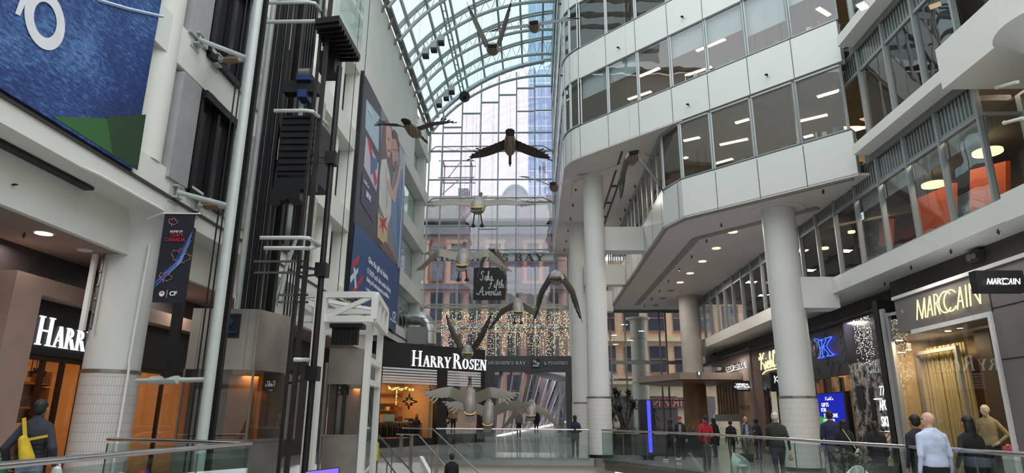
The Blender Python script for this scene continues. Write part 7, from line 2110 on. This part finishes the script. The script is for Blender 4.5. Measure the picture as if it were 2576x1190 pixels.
# right walkway
t = person('woman in black striding left in white trainers', 5.55, 28.2, 0, 1.66, 75, 'dark', (26, 28, 34), (26, 28, 34), shoe=(220, 220, 220), hair=(14, 12, 12), style='bun', stride=.75, arms=('fwd', 'back'), coat=.1)
t = person('man in a red cap and dark zip jacket behind the woman in white trainers', 6.25, 29.6, 0, 1.76, 160, 'light', (48, 36, 42), (34, 36, 44), style='none', cap=(150, 30, 38), open_front=(128, 128, 130), stride=.2)
t = person('man in a red hooded jacket and black cap looking at his phone over the balustrade', 5.6, 22.75, 0, 1.78, 182, 'light', (172, 34, 46), (56, 58, 66), shoe=(110, 24, 30), style='none', cap=(28, 30, 36), arms=('hold', 'hold'), puff=.4, head_tilt=42, lean=10, build=1.0, stride=.15)
h_ = (hand(t, 'l')+hand(t, 'r'))/2
held(t, 'mobile_phone', 'white phone in the hands of the man in the red jacket', 'phone', MB().box(h_.x-.07, h_.x+.07, h_.y+.07, h_.y+.16, h_.z+.02, h_.z+.035), WHITE, 0, ('case', ('glass_face', MB().box(h_.x-.06, h_.x+.06, h_.y+.08, h_.y+.15, h_.z+.036, h_.z+.038), PH)))
extra(t, 'earphone_cable', MB().tube(smooth3 if False else [(.05, .2, 1.02), (.0, .23, .86), (-.1, .2, .8), (-.2, .14, .84)], .006, 5), WHITE)
held(t, 'backpack', 'black backpack straps over the red jacket', 'bag', MB().cap((0, -.24, 1.1), (0, -.22, 1.3), .14, .12, 12, .7), cloth((28, 28, 32)), 0, ('pack', ('strap', MB().bar((-.12, .15, 1.44), (-.13, .17, 1.12), .05, .012, up=(0, 1, 0)).bar((.12, .15, 1.44), (.13, .17, 1.12), .05, .012, up=(0, 1, 0)), cloth((28, 28, 32)))))
person('woman in a long black hooded coat walking away near the cafe', 8.1, 31.2, 0, 1.72, 10, 'dark', (18, 16, 18), (22, 20, 22), hair=(12, 10, 10), style='long', coat=.4, stride=.3)
person('person in a black top just left of the man on the phone, seen from behind', 8.2, 28.9, 0, 1.62, -10, 'mid', (22, 20, 22), (30, 26, 30), hair=(40, 22, 18), style='bun', stride=.3)
t = person('balding man in a grey blazer holding a phone to his ear', 9.0, 29.4, 0, 1.78, 172, 'light', (84, 88, 100), (150, 142, 130), style='fringe', hair=(50, 42, 38), arms=('down', 'phone'), open_front=(170, 176, 186), coat=.06, stride=.15)
h_ = hand(t, 'r')
held(t, 'mobile_phone', 'dark phone at the ear of the balding man in the grey blazer', 'phone', MB().box(h_.x-.06, h_.x-.045, h_.y-.03, h_.y+.05, h_.z+.0, h_.z+.15), PH, 0, ('case', ('glass_face', MB().box(h_.x-.063, h_.x-.06, h_.y-.025, h_.y+.045, h_.z+.01, h_.z+.14), PH)))
t = person('person in dark blue with a backpack right behind the man on the phone', 9.6, 29.9, 0, 1.7, 20, 'dark', (40, 44, 60), (40, 44, 56), hair=(14, 12, 12))
t = person('grey-haired man in a dark green jumper striding past the massive column', 6.42, 18.4, 0, 1.83, -12, 'light', (42, 48, 42), (34, 38, 62), shoe=(160, 140, 110), hair=(190, 186, 180), style='short', stride=.7, arms=('fwd', 'back'), build=1.12)
h_ = hand(t, 'r')
held(t, 'small_bag', 'small tan pouch in the hand of the grey-haired man', 'bag', MB().cap(h_+V((0, 0, -.22)), h_+V((0, 0, -.12)), .06, .03, 8, .6), cloth((166, 138, 84)), 0, ('pouch', ('cord', MB().tube([h_+V((0, 0, -.12)), h_+V((0, 0, -.02))], .006, 5), cloth((166, 138, 84)))))
person('tall man in a navy coat facing the blue poster, seen from behind', 8.38, 19.6, 0, 1.9, -15, 'mid', (30, 38, 68), (30, 32, 40), hair=(28, 22, 20), coat=.2, build=1.15, arms=('down', 'pocket'))
t = person('woman in black with long black hair and a white shoulder bag beside the massive column', 7.75, 17.4, 0, 1.66, -25, 'dark', (20, 20, 24), (24, 24, 28), hair=(14, 12, 12), style='long', coat=.1)
held(t, 'shoulder_bag', 'small white shoulder bag with a thin strap on the woman with long black hair', 'bag', MB().cap((.22, -.1, .82), (.26, -.06, .92), .055, .045, 10, .6), mat('bag_white', (226, 222, 212), .4), 0, ('pouch', ('strap', MB().bar((.23, -.12, .95), (-.02, -.15, 1.42), .016, .008, up=(0, 1, 0)), mat('bag_white', (0, 0, 0)))))
person('woman with a long ponytail and dark coat next to the photo wall', 8.62, 17.6, 0, 1.62, -12, 'mid', (24, 24, 30), (22, 22, 26), hair=(26, 18, 16), style='pony', coat=.35, puff=.4)
person('short person in a black coat behind the woman with the ponytail', 9.15, 18.6, 0, 1.58, -30, 'light', (18, 18, 20), (24, 24, 26), hair=(70, 54, 46), style='short', coat=.3, puff=.3)
t = person('bald man in a pale blue shirt and black trousers on the right walkway', 6.42, 11.3, 0, 1.77, 10, 'light', (190, 202, 226), (22, 22, 28), style='none', arms=('down', 'down'), build=1.22, stride=.35, head_turn=14)
h_ = hand(t, 'l')
extra(t, 'belt', MB().tube([(.168*math.cos(a), .12*math.sin(a), .945) for a in [2*math.pi*i/20 for i in range(21)]], .018, 6), DARK)
held(t, 'magazine', 'folded magazine in the left hand of the bald man', 'magazine', MB().box(h_.x-.09, h_.x+.02, h_.y+.02, h_.y+.05, h_.z-.16, h_.z-.02), mat('magazine', (110, 112, 130), .4, var=.5, scale=30), 0, ('pages', ('cover', MB().box(h_.x-.09, h_.x+.02, h_.y+.012, h_.y+.02, h_.z-.16, h_.z-.02), mat('magazine_cover', (150, 110, 120), .4, var=.4, scale=30))))
extra(t, 'glasses', MB().tube([(-.082, -.0, 1.66), (-.085, .1, 1.655), (-.03, .125, 1.65), (.03, .125, 1.65), (.06, .11, 1.65)], .004, 5), DARK)
person('dark-haired person hidden behind the bald man', 6.85, 12.5, 0, 1.74, 6, 'mid', (34, 34, 40), (30, 30, 36), hair=(16, 14, 14), stride=.3)
person('woman in a black suit with straight black hair walking by the taupe shop', 7.22, 11.6, 0, 1.72, 6, 'mid', (16, 16, 18), (22, 24, 26), hair=(12, 10, 10), style='long', arms=('back_bend', 'down'), stride=.35, coat=.04)
person('top of a dark-haired head at the lower right corner', 1.68, 2.25, 0, 1.50, 80, 'light', (60, 60, 66), (40, 40, 46), hair=(26, 20, 18), style='short')
st('floor_viewer', MB().box(-4, 4.4, -3, 3.2, -.3, 0), FLOORM, 'floor of the place where the viewer stands', origin=False)
# inside the corner shop and the display windows
c = HP(HU(1070, 1050), .9, .55)
person('shopper in a dark green coat inside the peach-lit corner shop', c.x, c.y, .1, 1.72, 200, 'mid', (62, 60, 52), (24, 24, 28), hair=(18, 14, 14), style='long', coat=.35, near=False)
c = HP(HU(1134, 1040), .7, .75)
person('mannequin in a dark brown puffer jacket in the narrower corner shop window', c.x, c.y, .75, 1.74, 220, 'dark', (60, 40, 36), (34, 30, 34), style='none', puff=1, near=False, name='mannequin', arms=('hip', 'down'))
c = HP(HU(1153, 1045), .5, .75)
person('mannequin in a cream puffer jacket in the narrower corner shop window', c.x, c.y, .75, 1.62, 200, 'dark', (228, 176, 132), (44, 36, 36), style='none', puff=1, near=False, name='mannequin')
q = onX(2484, 1060, 10.6)
person('white mannequin in a beige military jacket in the taupe shop window', 10.6, q.y, .1, 1.92, 118, 'man', (176, 158, 124), (60, 60, 60), style='none', name='mannequin', arms=('hip', 'hip'))
t = thing('flower_display', 'bank of pink blooms at the foot of the beige-jacket mannequin', 'flowers', (10.4, 14.9, .1))
rnd = random.Random(5); m = MB()
for i in range(46):
    c = V((10.35+rnd.uniform(-.12, .12), rnd.uniform(14.7, 15.35), 1.02+rnd.uniform(-.06, .1)))
    for k in range(6):
        a = k*1.05; m.ball(c+V((.0, .035*math.cos(a), .035*math.sin(a))), .03, n=6, m=4)
link('blooms', m, mat('bloom_pink', (226, 116, 120), .7), t)
link('plinth', MB().box(10.2, 10.6, 14.65, 15.4, .1, .98), WHITE, t)
single('blue_display_box', MB().box(11.2, 11.6, 14.75, 15.05, .1, 1.75), mat('box_slate', (86, 94, 112), .6), 'slate blue display block behind the beige-jacket mannequin', 'display')
